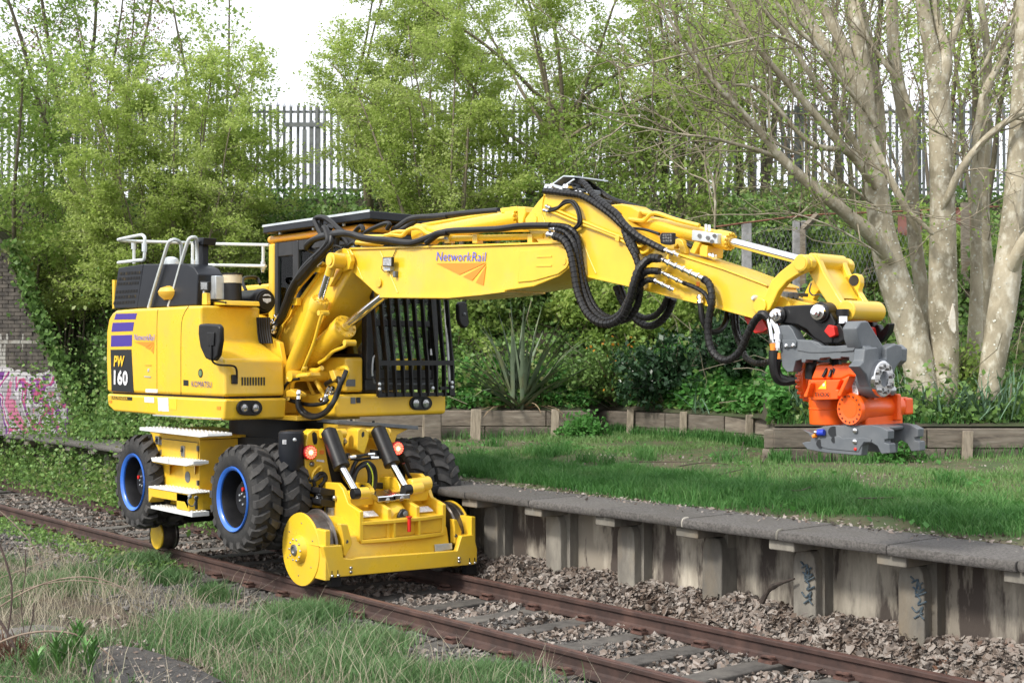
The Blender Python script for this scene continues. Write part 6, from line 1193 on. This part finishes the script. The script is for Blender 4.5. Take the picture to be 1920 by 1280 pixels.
def fan(base, n, h, spread, r, lean=(0,0), dspread=.5, wob=.05):
    S = []
    for k in range(n):
        a = (k+rng.random())/n*2-1; d = RT*(a*spread+lean[0])+FH*(rng.uniform(-1, 1)*dspread+lean[1])+ZZ
        S.append((limb(base+RT*a*.35+FH*rng.uniform(-.2,.2), d, h*rng.uniform(.75, 1.1)*(1-.25*abs(a)), 7, wob, .03), r*rng.uniform(.6, 1.1)))
    return S
b = on_bank(330, 25.2)
tree('broad many-stemmed bush tree in bright spring leaf behind the excavator handrails', b-ZZ*.3, fan(b-ZZ*.3, 26, 6.2, .38, .035, dspread=.25), 12, 9, .26, .42, 40, .075, .054, LF_BRI, bark=BARKL, twig=TWG2, flat=.5)
b = on_bank(30, 27)
tree('tall thin-leaved tree at the top corner beyond the brick wall', b, fan(b, 5, 8.5, .3, .06, lean=(-.02,0)), 14, 8, .3, .42, 36, .16, .08, LF_MID, flat=.75)
b = on_bank(150, 29)
tree('pale open-crowned tree rising behind the many-stemmed bush', b, fan(b, 4, 7.5, .3, .06), 14, 7, .33, .42, 34, .16, .08, LF_MID, flat=.7)
b = on_bank(425, 29.3)
tree('slender tree in thin leaf at the left of the bright sky gap', b, fan(b, 3, 6.0, .10, .06, lean=(-.08,0)), 9, 6, .26, .42, 16, .14, .09, LF_MID)
b = on_bank(135, 27.0)
tree('low fresh green bush tree leaning over the brick wing wall', b-ZZ*.2, fan(b-ZZ*.2, 12, 3.6, .5, .03, lean=(.15,0)), 9, 6, .33, .42, 48, .08, .054, LF_BRI, bark=BARKL, twig=TWG2, flat=.5)
# middle trees
b = on_bank(1030, 26.6); S = [(limb(b, ZZ+RT*.0, 3.0, 5, .03), .16)]; top = S[0][0][-1]
for k in range(13): a = (k+.5)/13*2-1; S.append((limb(S[0][0][2+k % 4], RT*(a*1.05-.12)+FH*rng.uniform(-.7,.5)+ZZ*rng.uniform(.35,1.1), 5.2*rng.uniform(.75,1.1), 7, .1, .02), .045))
tree('dark-trunked tree with a wide fresh green crown behind the boom peak', b, S, 13, 9, .3, .4, 46, .09, .055, LF_BRI, bark=BARKL, twig=TWG2, flat=.55, t0=.35)
b = on_bank(692, 28.6); tree('leaning slim tree right of the sky gap with pale green leaves', b, [(limb(b, ZZ-RT*.10, 2.6, 5, .05, 0), .11)]+fan(b+ZZ*1.9-RT*.15, 6, 5.2, .3, .05, lean=(.42,-.1)), 13, 8, .3, .4, 38, .09, .056, LF_BRI, bark=BARKL, twig=TWG2, flat=.6)
b = on_bank(850, 25.6); tree('spreading bush tree with tiers of light leaves above the main boom', b, fan(b, 13, 5.2, .6, .04, dspread=.3), 11, 9, .3, .42, 38, .08, .054, LF_BRI, bark=BARKL, twig=TWG2, flat=.5)
b = on_bank(1190, 25.3); tree('low tangled tree with sparse new leaves behind the stick cylinder', b, fan(b, 9, 4.4, .6, .04), 11, 6, .36, .45, 14, .14, .08, LF_MID, flat=.7, twig=TWG2)
b = on_bank(770, 27.4); tree('fresh-leaved bush tree in front of the fence between sky gap and boom peak', b, fan(b, 12, 4.6, .5, .035, dspread=.25), 10, 8, .3, .42, 36, .08, .054, LF_BRI, bark=BARKL, twig=TWG2, flat=.5)
b = on_bank(1130, 27.8); tree('fresh-leaved bush tree veiling the fence right of the dark trunk', b, fan(b, 11, 4.8, .5, .035, dspread=.25), 10, 8, .3, .42, 34, .08, .054, LF_BRI, bark=BARKL, twig=TWG2, flat=.55)
b = on_bank(1300, 26.2); tree('airy yellow-green tree between dark trunk and pale limbs', b, fan(b, 7, 6.5, .4, .05), 12, 8, .3, .42, 16, .09, .068, LF_BRI, flat=.7, twig=TWG2)
# right backdrop
for u, d, h, n, sp, mat, nl, lab in ((1290,27.6,8,4,.2,LF_MID,18,'ivy-hung dark tree right of the boom peak'), (1420,28.4,8.5,4,.25,LF_BRI,14,'brown twiggy tree behind the long low bare limbs'), (1600,28.2,8.5,3,.2,LF_BRI,16,'green-leaved tree standing directly behind the pale fork'), (1850,27.5,8.5,4,.25,LF_BRI,15,'thin-leaved tree behind the trunks at the picture edge')):
    b = on_bank(u, d); tree(lab, b, fan(b, n, h, sp, .085), 16, 7, .28, .42, nl, .15, .09, mat, flat=.8)
GF = 'bare trees beyond the fence'
for u, d, h, lab in ((1520,36,8.5,'bare reddish tree beyond the fence behind the long sweeping limbs'), (1760,38,9,'bare reddish tree beyond the fence between the pale trunks'), (1330,40,9,'bare reddish tree beyond the fence above the stick cylinder'), (200,38,9,'thin bare tree beyond the fence above the bush tree'), (1960,37,8,'bare reddish tree beyond the fence at the picture edge')):
    b = ud(u, d, 5.8); tree(lab, b, fan(b, 5, h, .25, .09), 14, 8, .3, .45, 7, .12, .08, LF_RED, group=GF, flat=1)
# shrubs
GS = 'shrubs on the bank'
def shrub(label, u, d, w, h, mat, n, size, name='shrub', group=GS, dy=None, twig=TWG, flat=.9, base=None):
    b = (on_bank(u, d) if base is None else base)-ZZ*.1; o = empty(name, b, label, name, group); K = 16; S = []
    for k in range(K):
        dd = RT*rng.gauss(0, .75)*w/h+FH*rng.gauss(-.25, .45)*w/h+ZZ; S.append((limb(b, dd, h*rng.uniform(.7, 1.1), 4, .12, .02), .014))
    B1, B2 = branch_out(S, 6, 3, .45, .5, t0=.2, flat=flat); wood('stems', S+B1, twig, o, 4); crown(o, leaf_pts(B2+B1, max(3, n//(K*24)), .07, .8), size, mat, .5); return o
for u, d, w, h, mat, n, size, lab in (
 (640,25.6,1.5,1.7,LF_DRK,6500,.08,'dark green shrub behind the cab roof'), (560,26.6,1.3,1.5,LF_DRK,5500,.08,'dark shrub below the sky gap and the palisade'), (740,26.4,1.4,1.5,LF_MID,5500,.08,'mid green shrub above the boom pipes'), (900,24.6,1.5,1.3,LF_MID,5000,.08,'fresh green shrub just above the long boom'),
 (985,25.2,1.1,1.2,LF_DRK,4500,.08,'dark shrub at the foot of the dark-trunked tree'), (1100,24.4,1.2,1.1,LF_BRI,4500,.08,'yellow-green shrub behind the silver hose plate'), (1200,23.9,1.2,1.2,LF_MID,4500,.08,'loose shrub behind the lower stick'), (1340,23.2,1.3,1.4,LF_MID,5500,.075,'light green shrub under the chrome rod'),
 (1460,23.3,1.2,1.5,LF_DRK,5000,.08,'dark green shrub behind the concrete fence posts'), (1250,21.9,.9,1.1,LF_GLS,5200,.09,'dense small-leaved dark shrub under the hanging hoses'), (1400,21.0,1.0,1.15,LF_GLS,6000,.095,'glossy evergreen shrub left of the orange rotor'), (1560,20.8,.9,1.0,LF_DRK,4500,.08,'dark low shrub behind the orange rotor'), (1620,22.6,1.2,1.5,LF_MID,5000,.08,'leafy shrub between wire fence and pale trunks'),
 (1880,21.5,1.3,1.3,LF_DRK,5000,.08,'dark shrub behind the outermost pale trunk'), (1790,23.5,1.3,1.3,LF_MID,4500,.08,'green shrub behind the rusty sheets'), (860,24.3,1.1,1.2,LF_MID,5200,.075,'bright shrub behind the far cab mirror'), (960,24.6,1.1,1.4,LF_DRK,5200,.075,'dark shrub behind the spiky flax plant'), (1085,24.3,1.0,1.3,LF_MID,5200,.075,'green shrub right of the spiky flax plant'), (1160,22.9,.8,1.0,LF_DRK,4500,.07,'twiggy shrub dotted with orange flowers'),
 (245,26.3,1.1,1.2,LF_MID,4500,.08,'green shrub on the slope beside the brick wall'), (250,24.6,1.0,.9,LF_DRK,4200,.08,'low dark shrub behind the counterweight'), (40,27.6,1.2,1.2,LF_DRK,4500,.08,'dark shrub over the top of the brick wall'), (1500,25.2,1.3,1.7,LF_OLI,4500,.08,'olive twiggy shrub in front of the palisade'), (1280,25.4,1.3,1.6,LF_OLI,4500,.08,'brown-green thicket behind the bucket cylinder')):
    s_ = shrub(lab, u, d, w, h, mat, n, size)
    if 'orange' in lab and 'dotted' in lab:
        b = on_bank(u, d); P = b+RT*nr.normal(0, .35, 70)[:,None]+FH*nr.normal(-.4, .25, 70)[:,None]+ZZ*nr.uniform(.1, 1.15, 70)[:,None]; cards('flowers', leaf_quads(P, .05, .4, .9), 4, mk_leaf('orange_flowers', [(.4,.16,.02),(.55,.24,.03)], .3), s_, kind='stuff')
# ivy and bramble over the slope, ground cover, daffodils
n = 120000; uu = nr.uniform(-250, 2150, n); b_ = nr.random(n)**1.25; dd = D0(uu)+.15+(29.6-D0(uu))*b_; kk = nr.random(n) < .35+.65*(vn(uu*.012, dd*1.4, 41) > .35); uu, dd = uu[kk], dd[kk]
def bp(uu, dd, z): Q = CAM+RT*((uu-960)/F*dd)[:,None]+FH*dd[:,None]; return np.stack([Q[:,0], Q[:,1], z], 1)
cards('ivy', leaf_quads(bp(uu, dd, zbank(uu, dd)+nr.exponential(.13, len(uu))), .085, .5, .75), 4, LF_IVY, None, 'ivy and bramble covering the bank', 'stuff', 'ivy')
mb = MB()
for k in range(300):
    u = rng.uniform(0, 1950); d = float(D0(u))+rng.uniform(.3, 6); p = on_bank(u, d); mb.tube(limb(p, RT*rng.uniform(-1,1)+ZZ*rng.uniform(.3,1.2)-FH*rng.uniform(0,.6), rng.uniform(.5,1.6), 5, .22, -.06), .006, 3, 1, False)
tag(ob('dead_stems', mb, TWG2, ang=80), 'tangle of dead stems and bramble through the bank', 'brambles', None, 'stuff')
n = 9000; uu = nr.uniform(1120, 1480, n); b_ = nr.random(n); dd = D0(uu)+.1+1.5*b_; cards('ground_cover', leaf_quads(bp(uu, dd, zbank(uu, dd)+.05+nr.random(n)*.32*(.5+vn(uu*.03, dd*2, 6))), .10, 1.3, .85), 4, LF_GRN, None, 'soft bright green leaf cover spilling over the sleeper wall', 'stuff', 'ground cover')
n = 5000; uu = nr.uniform(840, 1120, n); dd = D0(uu)+.1+1.0*nr.random(n); cards('low_weeds', leaf_quads(bp(uu, dd, zbank(uu, dd)+.02+nr.random(n)*.2), .08, 1.0, .7), 4, LF_GRN, None, 'low weeds along the top of the sleeper wall', 'stuff', 'weeds')
n = 9000; uu = nr.uniform(1450, 2200, n); dd = 17.25+2.6*nr.random(n)**1.3; P = bp(uu, dd, zbank(uu, dd)); cards('bed_grass', blades(P[:,0], P[:,1], P[:,2], .14, .01, .7), 4, GRS, None, 'grass in the raised bed round the tree', 'stuff', 'grass')
n = 2600; uu = nr.uniform(1140, 1480, n); dd = D0(uu)-.04-.35*nr.random(n); P = bp(uu, dd, 0*uu); P[:,2] = zplat(P[:,0], P[:,1]); n2 = 1500; uu = nr.uniform(830, 2000, n2); dd = D0(uu)-.04-.2*nr.random(n2); P2 = bp(uu, dd, 0*uu); P2[:,2] = zplat(P2[:,0], P2[:,1]); P = np.concatenate([P, P2]); cards('wall_foot_weeds', blades(P[:,0], P[:,1], P[:,2], .17, .012, .6), 4, GRS, None, 'tall light weeds at the foot of the sleeper walls', 'stuff', 'weeds')
n = 5200; X = nr.uniform(-19, -3, n); Y = nr.uniform(1.8, 7.5, n); k = vn(X*1.7, Y*1.7, 51) > .66; X, Y = X[k], Y[k]; cards('lawn_weeds', leaf_quads(np.stack([X, Y, zplat(X, Y)+nr.uniform(.02,.07,len(X))], 1), .055, 1.4, .7), 4, LF_GRN, None, 'broad-leaved weeds among the platform grass', 'stuff', 'weeds')
for L, lab in zip(([(1275,505),(1320,503),(1365,510)], [(1440,530),(1490,548),(1520,546)], [(1395,462),(1390,482),(1372,500)], [(1430,500),(1440,480),(1450,470)], [(1180,495),(1240,500),(1290,508)], [(1690,560),(1640,566),(1610,572)], [(1345,516),(1400,512)]), ('long pale-ended twig lying flat near the middle of the platform grass', 'crooked twig lying in front of the raised bed corner', 'short forked twig lying behind the long flat twig', 'small bent twig lying just before the grey lower hitch', 'thin straight twig lying at the grass middle nearest the boom hoses', 'curved twig lying below the raised bed stake', 'stubby twig lying beside the long flat twig')):
    P = [np.array([p[0], p[1], 0]) for p in [onZ((x, y+370), PZ+.1) for x, y in L]]
    P = [np.array([p[0], p[1], float(zplat(p[0], p[1]))+.05+.03*i]) for i, p in enumerate(P)]; tag(ob('fallen_twig', MB().tube(P, [.009,.006,.004], 5, 4, False), STD, ang=80), lab, 'twig', 'twigs fallen on the platform grass')
STRAP = mk('daffodil_leaf', (.17,.27,.18), (.11,.21,.12), 6, .45)
STRAPT = mk('flax_leaf', (.13,.17,.11), (.075,.11,.062), 3, .42, c3=(.2,.2,.1), s3=1.5)
def strap(base, d, L, w, droop, n=6):
    """a sword leaf with a keel, arching over"""
    d = unit(d); p = np.array(base, float); side = unit(np.cross(d, ZZ)+1e-6); V = []; mb = MB()
    for i in range(n+1):
        t = i/n; ww = w*(1-t**2.2)*(.55+.9*min(t*2, .5))+.0015; nrmv = unit(np.cross(side, d)); V += [p-side*ww/2+nrmv*ww*.18, p-nrmv*0, p+side*ww/2+nrmv*ww*.18]
        p = p+d*L/n; d = unit(d-ZZ*droop*(t+.15))
    o = len(V); V2 = [np.array(v)-.002*unit(np.cross(side, d)) for v in V]
    F_ = [(i*3+k, i*3+k+1, i*3+k+4, i*3+k+3) for i in range(n) for k in range(2)]
    return V+V2, F_+[tuple(reversed([j+o for j in f])) for f in F_]
fb = ud(972, 22.5, 1.40); FX = empty('flax_plant', fb, 'spiky grey-green flax plant on the bank above the low sleeper wall', 'plant')
FD = mk('dead_flax_leaf', (.3,.22,.13), (.2,.14,.08), 5, .7)
TL = [(905,600,1.3),(878,690,1.2),(925,575,1.6),(945,560,1.7),(960,540,1.9),(975,560,1.9),(990,570,1.8),(1010,590,1.7),(1040,575,1.8),(1055,560,1.8),(930,640,1.2),(1000,620,1.6),(985,600,1.8)]
for k in range(88):
    if k < len(TL): u, v, L = TL[k]; dv = onD((u, v), 22.5+rng.uniform(-.5,.3))-fb; dr = .10
    else: a = rng.uniform(-1, 1); dv = RT*a*1.5+FH*rng.gauss(-.1,.4)+ZZ*rng.uniform(.35, 1.5); L = rng.uniform(1.0, 1.9); dr = rng.uniform(.05, .42)
    dead = k > 80; 
    if dead: dv = RT*rng.uniform(-1,1)-FH*.6+ZZ*.25; dr = .5; L = rng.uniform(.6, 1.1)
    V, f = strap(fb+RT*rng.gauss(0,.09)+FH*rng.gauss(0,.06), dv, L, .088 if not dead else .045, dr); ob('leaf', MB().add(V, f), FD if dead else STRAPT, FX, ang=60)
def clump(label, u, d, n, L, z=None):
    b = on_bank(u, d) if z is None else ud(u, d, z); o = empty('daffodil_clump', b, label, 'plant', 'leafy daffodil clumps in the raised bed'); 
    for k in range(n): V, f = strap(b+RT*rng.gauss(0,.16)+FH*rng.gauss(0,.12), RT*rng.gauss(0,.55)+FH*rng.gauss(-.15,.45)+ZZ, L*rng.uniform(.7,1.25), .028, rng.uniform(.12,.4)); ob('leaf', MB().add(V, f), STRAP, o, ang=60)
for u, d, n, L, lab in ((1500,17.5,30,.55,'clump of daffodil leaves left of the grey lower hitch'), (1535,17.7,22,.5,'clump of daffodil leaves just behind the grey lower hitch'), (1730,17.7,34,.55,'clump of daffodil leaves at the foot of the middle pale trunk'), (1790,17.5,34,.6,'clump of daffodil leaves right of the bark-scarred trunk'), (1850,17.4,34,.6,'clump of daffodil leaves near the end of the raised bed'), (1905,17.6,32,.6,'clump of daffodil leaves at the picture edge'), (1318,20.9,20,.5,'clump of daffodil leaves among the bright ground cover'), (1690,18.2,22,.5,'clump of daffodil leaves beside the leaning trunk')):
    clump(lab, u, d, n, L)
shrub('leafy bramble climbing the foot of the scarred pale trunk', 1800, 18.1, .35, .8, LF_MID, 1500, .07); shrub('small bright green weed growing below the grey lower hitch', 1670, 16.75, .28, .5, LF_GRN, 1300, .06, base=ud(1672, 16.8, .95)); shrub('small bright weed by the sleeper wall step', 1090, 21.8, .4, .45, LF_GRN, 1600, .07, base=ud(1095, 21.7, .95))

# ------------------------------------------------------------------ the pale many-stemmed tree
sb = ud(1745, 18.2, 1.6); SY = empty('tree', sb, 'big pale-barked leafless tree with many stems rising from the raised bed', 'tree')
def zp(zf, L, d, dd=0): return [onD(zf(x, y), d+dd*i/max(len(L)-1, 1)) for i, (x, y) in enumerate(L)]
ppm = 2472/18.2
trunks = []
def T_(L, rad, d, dd=0, sm=3, nm='stem', seg=14, zf=ZH):
    P = zp(zf, L, d, dd); R_ = [r*TK_/(2.37 if zf is ZH else 2.56)*d/F for r in rad]; trunks.append((P, R_, nm)); return P, R_
TK_ = .93
main = [
 T_([(1370,1830),(1335,1640),(1290,1440),(1235,1280),(1190,1120),(1165,1000),(1150,880),(1128,720),(1098,560),(1065,420),(1000,310),(930,230),(860,120),(790,-10),(740,-120)], [72,74,76,76,70,62,56,54,48,44,36,32,29,26,22], 18.0, .3),
 T_([(1085,420),(1040,330),(1000,210),(940,90),(890,-10),(850,-100)], [40,33,30,27,24,20], 18.05, .4), T_([(1110,480),(1090,340),(1065,180),(1035,20),(1020,-100)], [42,40,38,35,30], 18.1, .3),
 T_([(1175,700),(1165,560),(1150,400),(1120,250),(1090,80),(1070,-60)], [22,24,24,22,20,18], 18.4, .3),
 T_([(1390,1700),(1372,1500),(1345,1280),(1320,1100),(1308,960),(1302,800),(1288,620),(1258,460),(1230,300),(1217,140),(1214,-80)], [34,34,34,34,32,32,33,33,32,30,27], 18.7, .2),
 T_([(1450,1820),(1448,1600),(1442,1400),(1440,1200),(1440,1000),(1438,850),(1432,680),(1428,520),(1424,400),(1402,280),(1378,170),(1358,60),(1338,-60)], [66,68,70,66,62,58,56,54,50,42,36,33,30], 18.0, .2),
 T_([(1432,400),(1452,300),(1448,210),(1420,110),(1395,-20)], [40,34,24,21,19], 18.05, .2), T_([(1450,330),(1475,200),(1510,90),(1545,-40)], [30,20,17,14], 18.1, .4),
 T_([(1560,1800),(1580,1560),(1590,1280),(1588,1050),(1590,860),(1598,700),(1615,560),(1632,400),(1640,260),(1625,120),(1605,-40)], [42,38,30,27,27,27,26,22,19,18,16], 18.7, .1),
 T_([(1600,1720),(1630,1480),(1648,1280),(1635,1080),(1628,900),(1632,720),(1650,540)], [34,34,30,22,20,19,16], 19.1, 0),
 T_([(1640,1780),(1665,1600),(1700,1400),(1722,1250),(1742,1080),(1760,900),(1775,680),(1788,440),(1798,200),(1806,-60)], [52,60,66,66,60,54,50,46,42,36], 17.7, .2),
 T_([(1755,1180),(1800,1080),(1860,1000)], [40,32,28], 17.6, -.3)]
TK_ = .82
limbs = [
 T_([(1190,1130),(1110,1030),(1040,975),(970,915),(850,820),(720,700),(650,610),(540,490),(430,370),(330,250),(240,110),(180,0)], [46,42,38,34,29,25,20,16,13,11,8,6], 17.8, -1.4),
 T_([(720,700),(610,665),(480,630),(400,610),(300,600),(150,575),(0,540),(-120,500)], [14,11,9,8,6,5,3,2], 17.4, -.8),
 T_([(1110,780),(1050,700),(1000,655),(900,540),(780,400),(680,290),(600,190),(520,60),(470,-40)], [30,27,25,21,19,16,13,11,9], 17.8, -.8),
 T_([(1000,660),(940,662),(860,640),(780,570),(690,465),(590,385),(480,380)], [17,16,15,13,11,9,6], 17.6, -.5),
 T_([(1075,680),(1000,540),(900,400),(820,285),(740,160),(650,50),(590,-30)], [20,18,16,15,13,10,8], 17.9, -.5),
 T_([(1310,980),(1260,895),(1205,790),(1160,690),(1130,630)], [20,21,20,18,14], 17.6, 0), T_([(1310,530),(1255,380),(1185,285),(1110,175),(1070,50),(1060,-40)], [19,16,14,12,10,8], 18.2, 0),
 T_([(1470,870),(1510,770),(1590,660),(1690,565),(1801,500),(1900,470)], [26,21,19,18,16,14], 17.8, -.3), T_([(1598,600),(1622,420),(1690,290),(1750,150),(1795,10)], [25,22,20,18,15], 18.4, .2),
 T_([(1640,270),(1690,160),(1760,60),(1800,-40)], [14,12,10,8], 18.5, .2), T_([(1320,960),(1385,1030),(1400,1040)], [16,12,5], 17.5, 0), T_([(960,280),(900,220),(780,120),(700,10)], [15,14,12,9], 18.2, -.3), T_([(1060,440),(960,330),(860,170),(790,80)], [14,12,9,7], 17.8, -.4),
 T_([(820,210),(700,160),(560,180),(300,240),(100,290),(0,310)], [8,8,7,6,5,3], 17.2, -.6), T_([(660,600),(500,520),(430,470),(400,380),(300,260),(230,180)], [9,8,7,6,5,4], 17.3, -.4), T_([(1100,880),(980,800),(860,710),(740,660),(640,600)], [10,9,8,7,5], 17.8, -.6), T_([(1120,1100),(980,1020),(820,960),(700,930)], [6,5,4,3], 17.4, -.4), T_([(1500,620),(1400,580),(1330,520),(1300,470)], [6,6,5,4], 17.6, -.2), T_([(670,620),(672,420),(668,250)], [7,5,4], 17.3, 0), T_([(430,980),(428,860),(400,740),(340,640)], [8,7,6,4], 19.0, 0), T_([(820,940),(900,880),(1100,900)], [4,4,3], 17.5, 0)]
def rooted(P, R_, k):
    """start a fork or limb inside the wood it grows from"""
    d = unit(P[0]-P[1]); return [P[0]+d*k+FH*.12, P[0]+FH*.04]+list(P[1:]), [R_[0]*.35, R_[0]*.86]+list(R_[1:])
for i in (1, 2, 3, 6, 7, 11): main[i] = rooted(*main[i], .5)
limbs = [rooted(*l, .22) for l in limbs]
for k, (P, R_) in enumerate(main): ob('trunk', MB().tube(P, R_, 16, 4), SYC, SY, ang=80)
for P, R_ in limbs: ob('limb', MB().tube(P, R_, 9, 3, False), SYC, SY, ang=80)
tw1, tw2 = [], []
for P, R_ in limbs:
    Ls = sum(np.linalg.norm(P[i+1]-P[i]) for i in range(len(P)-1)); m = int(Ls*4.6)+1
    for k in range(m):
        p, d = at(P, rng.uniform(.15, 1)); dd = unit(d+RT*rng.gauss(-.1,.5)+FH*rng.gauss(0,.5)+ZZ*rng.gauss(.35,.5)); t_ = limb(p, dd, rng.uniform(.6, 2.0), 6, .16, .02); tw1.append((t_, rng.uniform(.007,.014)))
        for j in range(4): p2, d2 = at(t_, rng.uniform(.2, 1)); tw2.append((limb(p2, side_dir(d2, rng.uniform(.3,.9)), rng.uniform(.25,.8), 4, .18, .02), .005))
for P, R_ in main:
    for k in range(9): p, d = at(P, rng.uniform(.4, 1)); t_ = limb(p, unit(side_dir(d, .8)+ZZ*.2), rng.uniform(.5, 1.5), 6, .16, .02); tw1.append((t_, .009)); [tw2.append((limb(at(t_, s)[0], side_dir(at(t_, s)[1], .6), rng.uniform(.3,.7), 4, .16, 0), .0045)) for s in (.4,.7,.95)]
wood('branches', tw1, TWG2, SY, 4); wood('twigs', tw2, TWG2, SY, 3)
crown(SY, leaf_pts(tw2, 6, .06, 1, .4), .05, LF_MID, .5, 'buds')
LCH = mk('lichen_patch', (.62,.62,.56), (.45,.46,.38), 20, .9); mb = MB()
for k in range(520):
    i = rng.choice([0,0,0,4,5,5,5,8,10,10]); P, R_ = main[i]; t = rng.uniform(.02,.9); p, d = at(P, t); r = float(np.interp(t, np.linspace(0,1,len(R_)), R_)); a = rng.uniform(-1.3, 1.3); nn = unit(-FH*math.cos(a)+RT*math.sin(a)); nn = unit(nn-d*(nn@d)); s = rng.uniform(.006,.018); mb.lathe(p+nn*r*1.0, nn, [(-.003,s),(.003,s*.9),(.005,s*.4)], 6)
ob('lichen', mb, LCH, SY, kind='stuff')
P = [onD(ZI(*p), 17.72) for p in [(975,500),(992,430),(1002,480),(1006,560),(998,578),(982,560),(972,530)]]; ob('bark_wound', MB().prism(P, FH*.05), mk('bare_wood', (.6,.57,.5), (.5,.45,.36), 12, .8), SY, bev=.006)

# ------------------------------------------------------------------ foreground twigs and weeds, brambles by the far rail
def fg(label, L, r, mat=TWG, d0=9.5, dd=0): 
    P = [onD(p, d0+dd*i/max(len(L)-1, 1)) for i, p in enumerate(L)]; tag(ob('bramble_cane', MB().tube(P, [r, r*.8, r*.5], 6, 5, False), mat, ang=80), label, 'bramble cane', 'dead canes in the near verge')
STW = mk('dry_stem', (.26,.2,.15), (.17,.12,.09), 8, .8); 
fg('long pale dead stem arching low over the slab to the weeds', [(-40,1225),(20,1195),(80,1183),(140,1188),(190,1215),(230,1255),(260,1300)], .009, STW, 9.6); fg('pale dead stem arching high from the picture edge over the verge', [(-20,1150),(40,1112),(100,1088),(160,1081),(210,1092),(245,1110)], .007, STW, 10)
fg('second pale arch just below the high arching stem', [(-10,1125),(60,1100),(130,1088),(190,1092),(235,1103)], .005, STW, 10.2); fg('dark upright dead stem at the picture edge', [(-5,1010),(12,1055),(22,1100),(20,1150),(14,1200),(30,1215)], .009, STD, 9.8); fg('thin dark stem rising beside the flat stone', [(48,1030),(47,1080),(40,1130),(45,1190),(42,1230)], .005, STD, 10); fg('dark stem bent towards the slab', [(-10,1150),(10,1180),(28,1215),(34,1240)], .012, STD, 9.7); fg('thin forked stem in front of the flat stone', [(64,1130),(60,1165),(50,1200),(45,1225)], .006, STD, 9.9)
fg('thin straight pale stalk crossing the verge towards the rail', [(-5,1085),(40,1068),(90,1050),(140,1032)], .004, STW, 10.5); fg('pale stalk slanting down from the rail end', [(0,958),(30,985),(60,1020),(80,1060),(92,1110)], .005, STW, 11); fg('short curved pale stem at the bottom corner', [(-10,1268),(30,1268),(70,1276),(90,1290)], .007, STW, 9); fg('small hooked pale stem on the slab', [(190,1260),(200,1235),(212,1250),(210,1290)], .005, STW, 9.4)
def weed(label, u, v, n, h):
    b = onZ((u, v), .0); o = empty('weed', b, label, 'weed', 'green weeds by the slab'); mb = MB(); st = MB()
    for k in range(3):
        top = b+ZZ*h*rng.uniform(.7,1)+RT*rng.gauss(0,.05)+FH*rng.gauss(0,.04); st.tube([b+RT*rng.gauss(0,.02), (b+top)/2, top], .004, 5, 2)
        for j in range(n):
            t = .25+.75*j/n; p = b+(top-b)*t; a = rng.uniform(0, 6.28); V, f = strap(p, vec(a, 1.0), .15*(1.1-t*.4), .017, .22, 4); mb.add(V, f)
    ob('stalk', st, WEED, o); ob('leaves', mb, WEED, o, ang=70, kind='stuff')
weed('leafy green weed left of the slab', 110, 1262, 14, .26); weed('tall leafy green weed between stem arch and slab', 130, 1250, 14, .30); weed('bright green weed growing at the slab end', 168, 1272, 16, .28); weed('small green weed at the picture corner', 62, 1275, 10, .2)
fgb = onZ((12, 1235), 0); mb = MB()
for k in range(120): mb.tube(limb(fgb+RT*rng.gauss(0,.09)+FH*rng.gauss(0,.08)-ZZ*.05, RT*rng.gauss(0,.6)+FH*rng.gauss(0,.5)+ZZ, rng.uniform(.1,.28), 3, .2), .004, 3, 1, False)
tag(ob('dead_fern', mb, mk('rusty_fern', (.13,.06,.035), (.08,.045,.03), 9, .9), ang=80), 'clump of rust-brown dead fern at the picture edge', 'dead fern')
n = 26000; X = nr.uniform(-30, -15.5, n); Y = nr.normal(1.15, .34, n); hgt = nr.exponential(.22, n)*np.clip((-15.2-X)/2.5, 0, 1.2)*(1+1.3*np.clip((-20.8-X)/1.5, 0, 1)); Z = np.maximum(zlow(X, Y), .0)+hgt*np.clip(1.4-abs(Y-1.1)*1.6, .1, 1.4); cards('bramble_leaves', leaf_quads(np.stack([X, Y, Z], 1), .06, .5, .75), 4, LF_IVY, None, 'brambles smothering the platform edge and far rail behind the machine', 'stuff', 'brambles')
n = 3500; X = nr.uniform(-22, -14, n); Y = nr.normal(-1.15, .25, n); cards('track_weeds', leaf_quads(np.stack([X, Y, zlow(X, Y)+nr.random(n)*.1], 1), .045, .6, .7), 4, LF_IVY, None, 'small weeds along the near rail', 'stuff', 'weeds')
n = 5000; uu = nr.uniform(130, 420, n); dd = 23+1.6*nr.random(n); cards('slope_leaves', leaf_quads(bp(uu, dd, np.maximum(zbank(uu, dd), .86)+nr.exponential(.08, n)), .07, .6, .7), 4, LF_IVY, None, 'ground ivy at the back of the platform behind the tyres', 'stuff', 'ivy')
n = 2200; v_ = nr.uniform(450, 800, n); u_ = np.interp(v_, [430,455,560,640,700,760,815], [-20,2,42,75,102,130,136])+nr.normal(17, 10, n); dq = nr.uniform(24.95, 25.3, n); Qp = np.array([onD((a, b), c) for a, b, c in zip(u_, v_, dq)]); cards('wall_ivy', leaf_quads(Qp, .09, .4, .75), 4, LF_IVY, None, 'ivy creeping over the sloping edge of the brick wall', 'stuff', 'ivy')
brP = [onY((1428,1128), 1.10), onY((1440,1108), 1.10), onY((1449,1099), 1.09), onY((1466,1092), 1.1), onY((1490,1084), 1.12)]; tag(ob('broken_branch', MB().tube(brP, [.03,.016,.027,.014,.008], 7, 3), mk('wet_branch', (.022,.016,.013), (.045,.033,.026), 20, .8, bump=.5)), 'short dark broken branch lying in the leaves against the platform', 'branch')
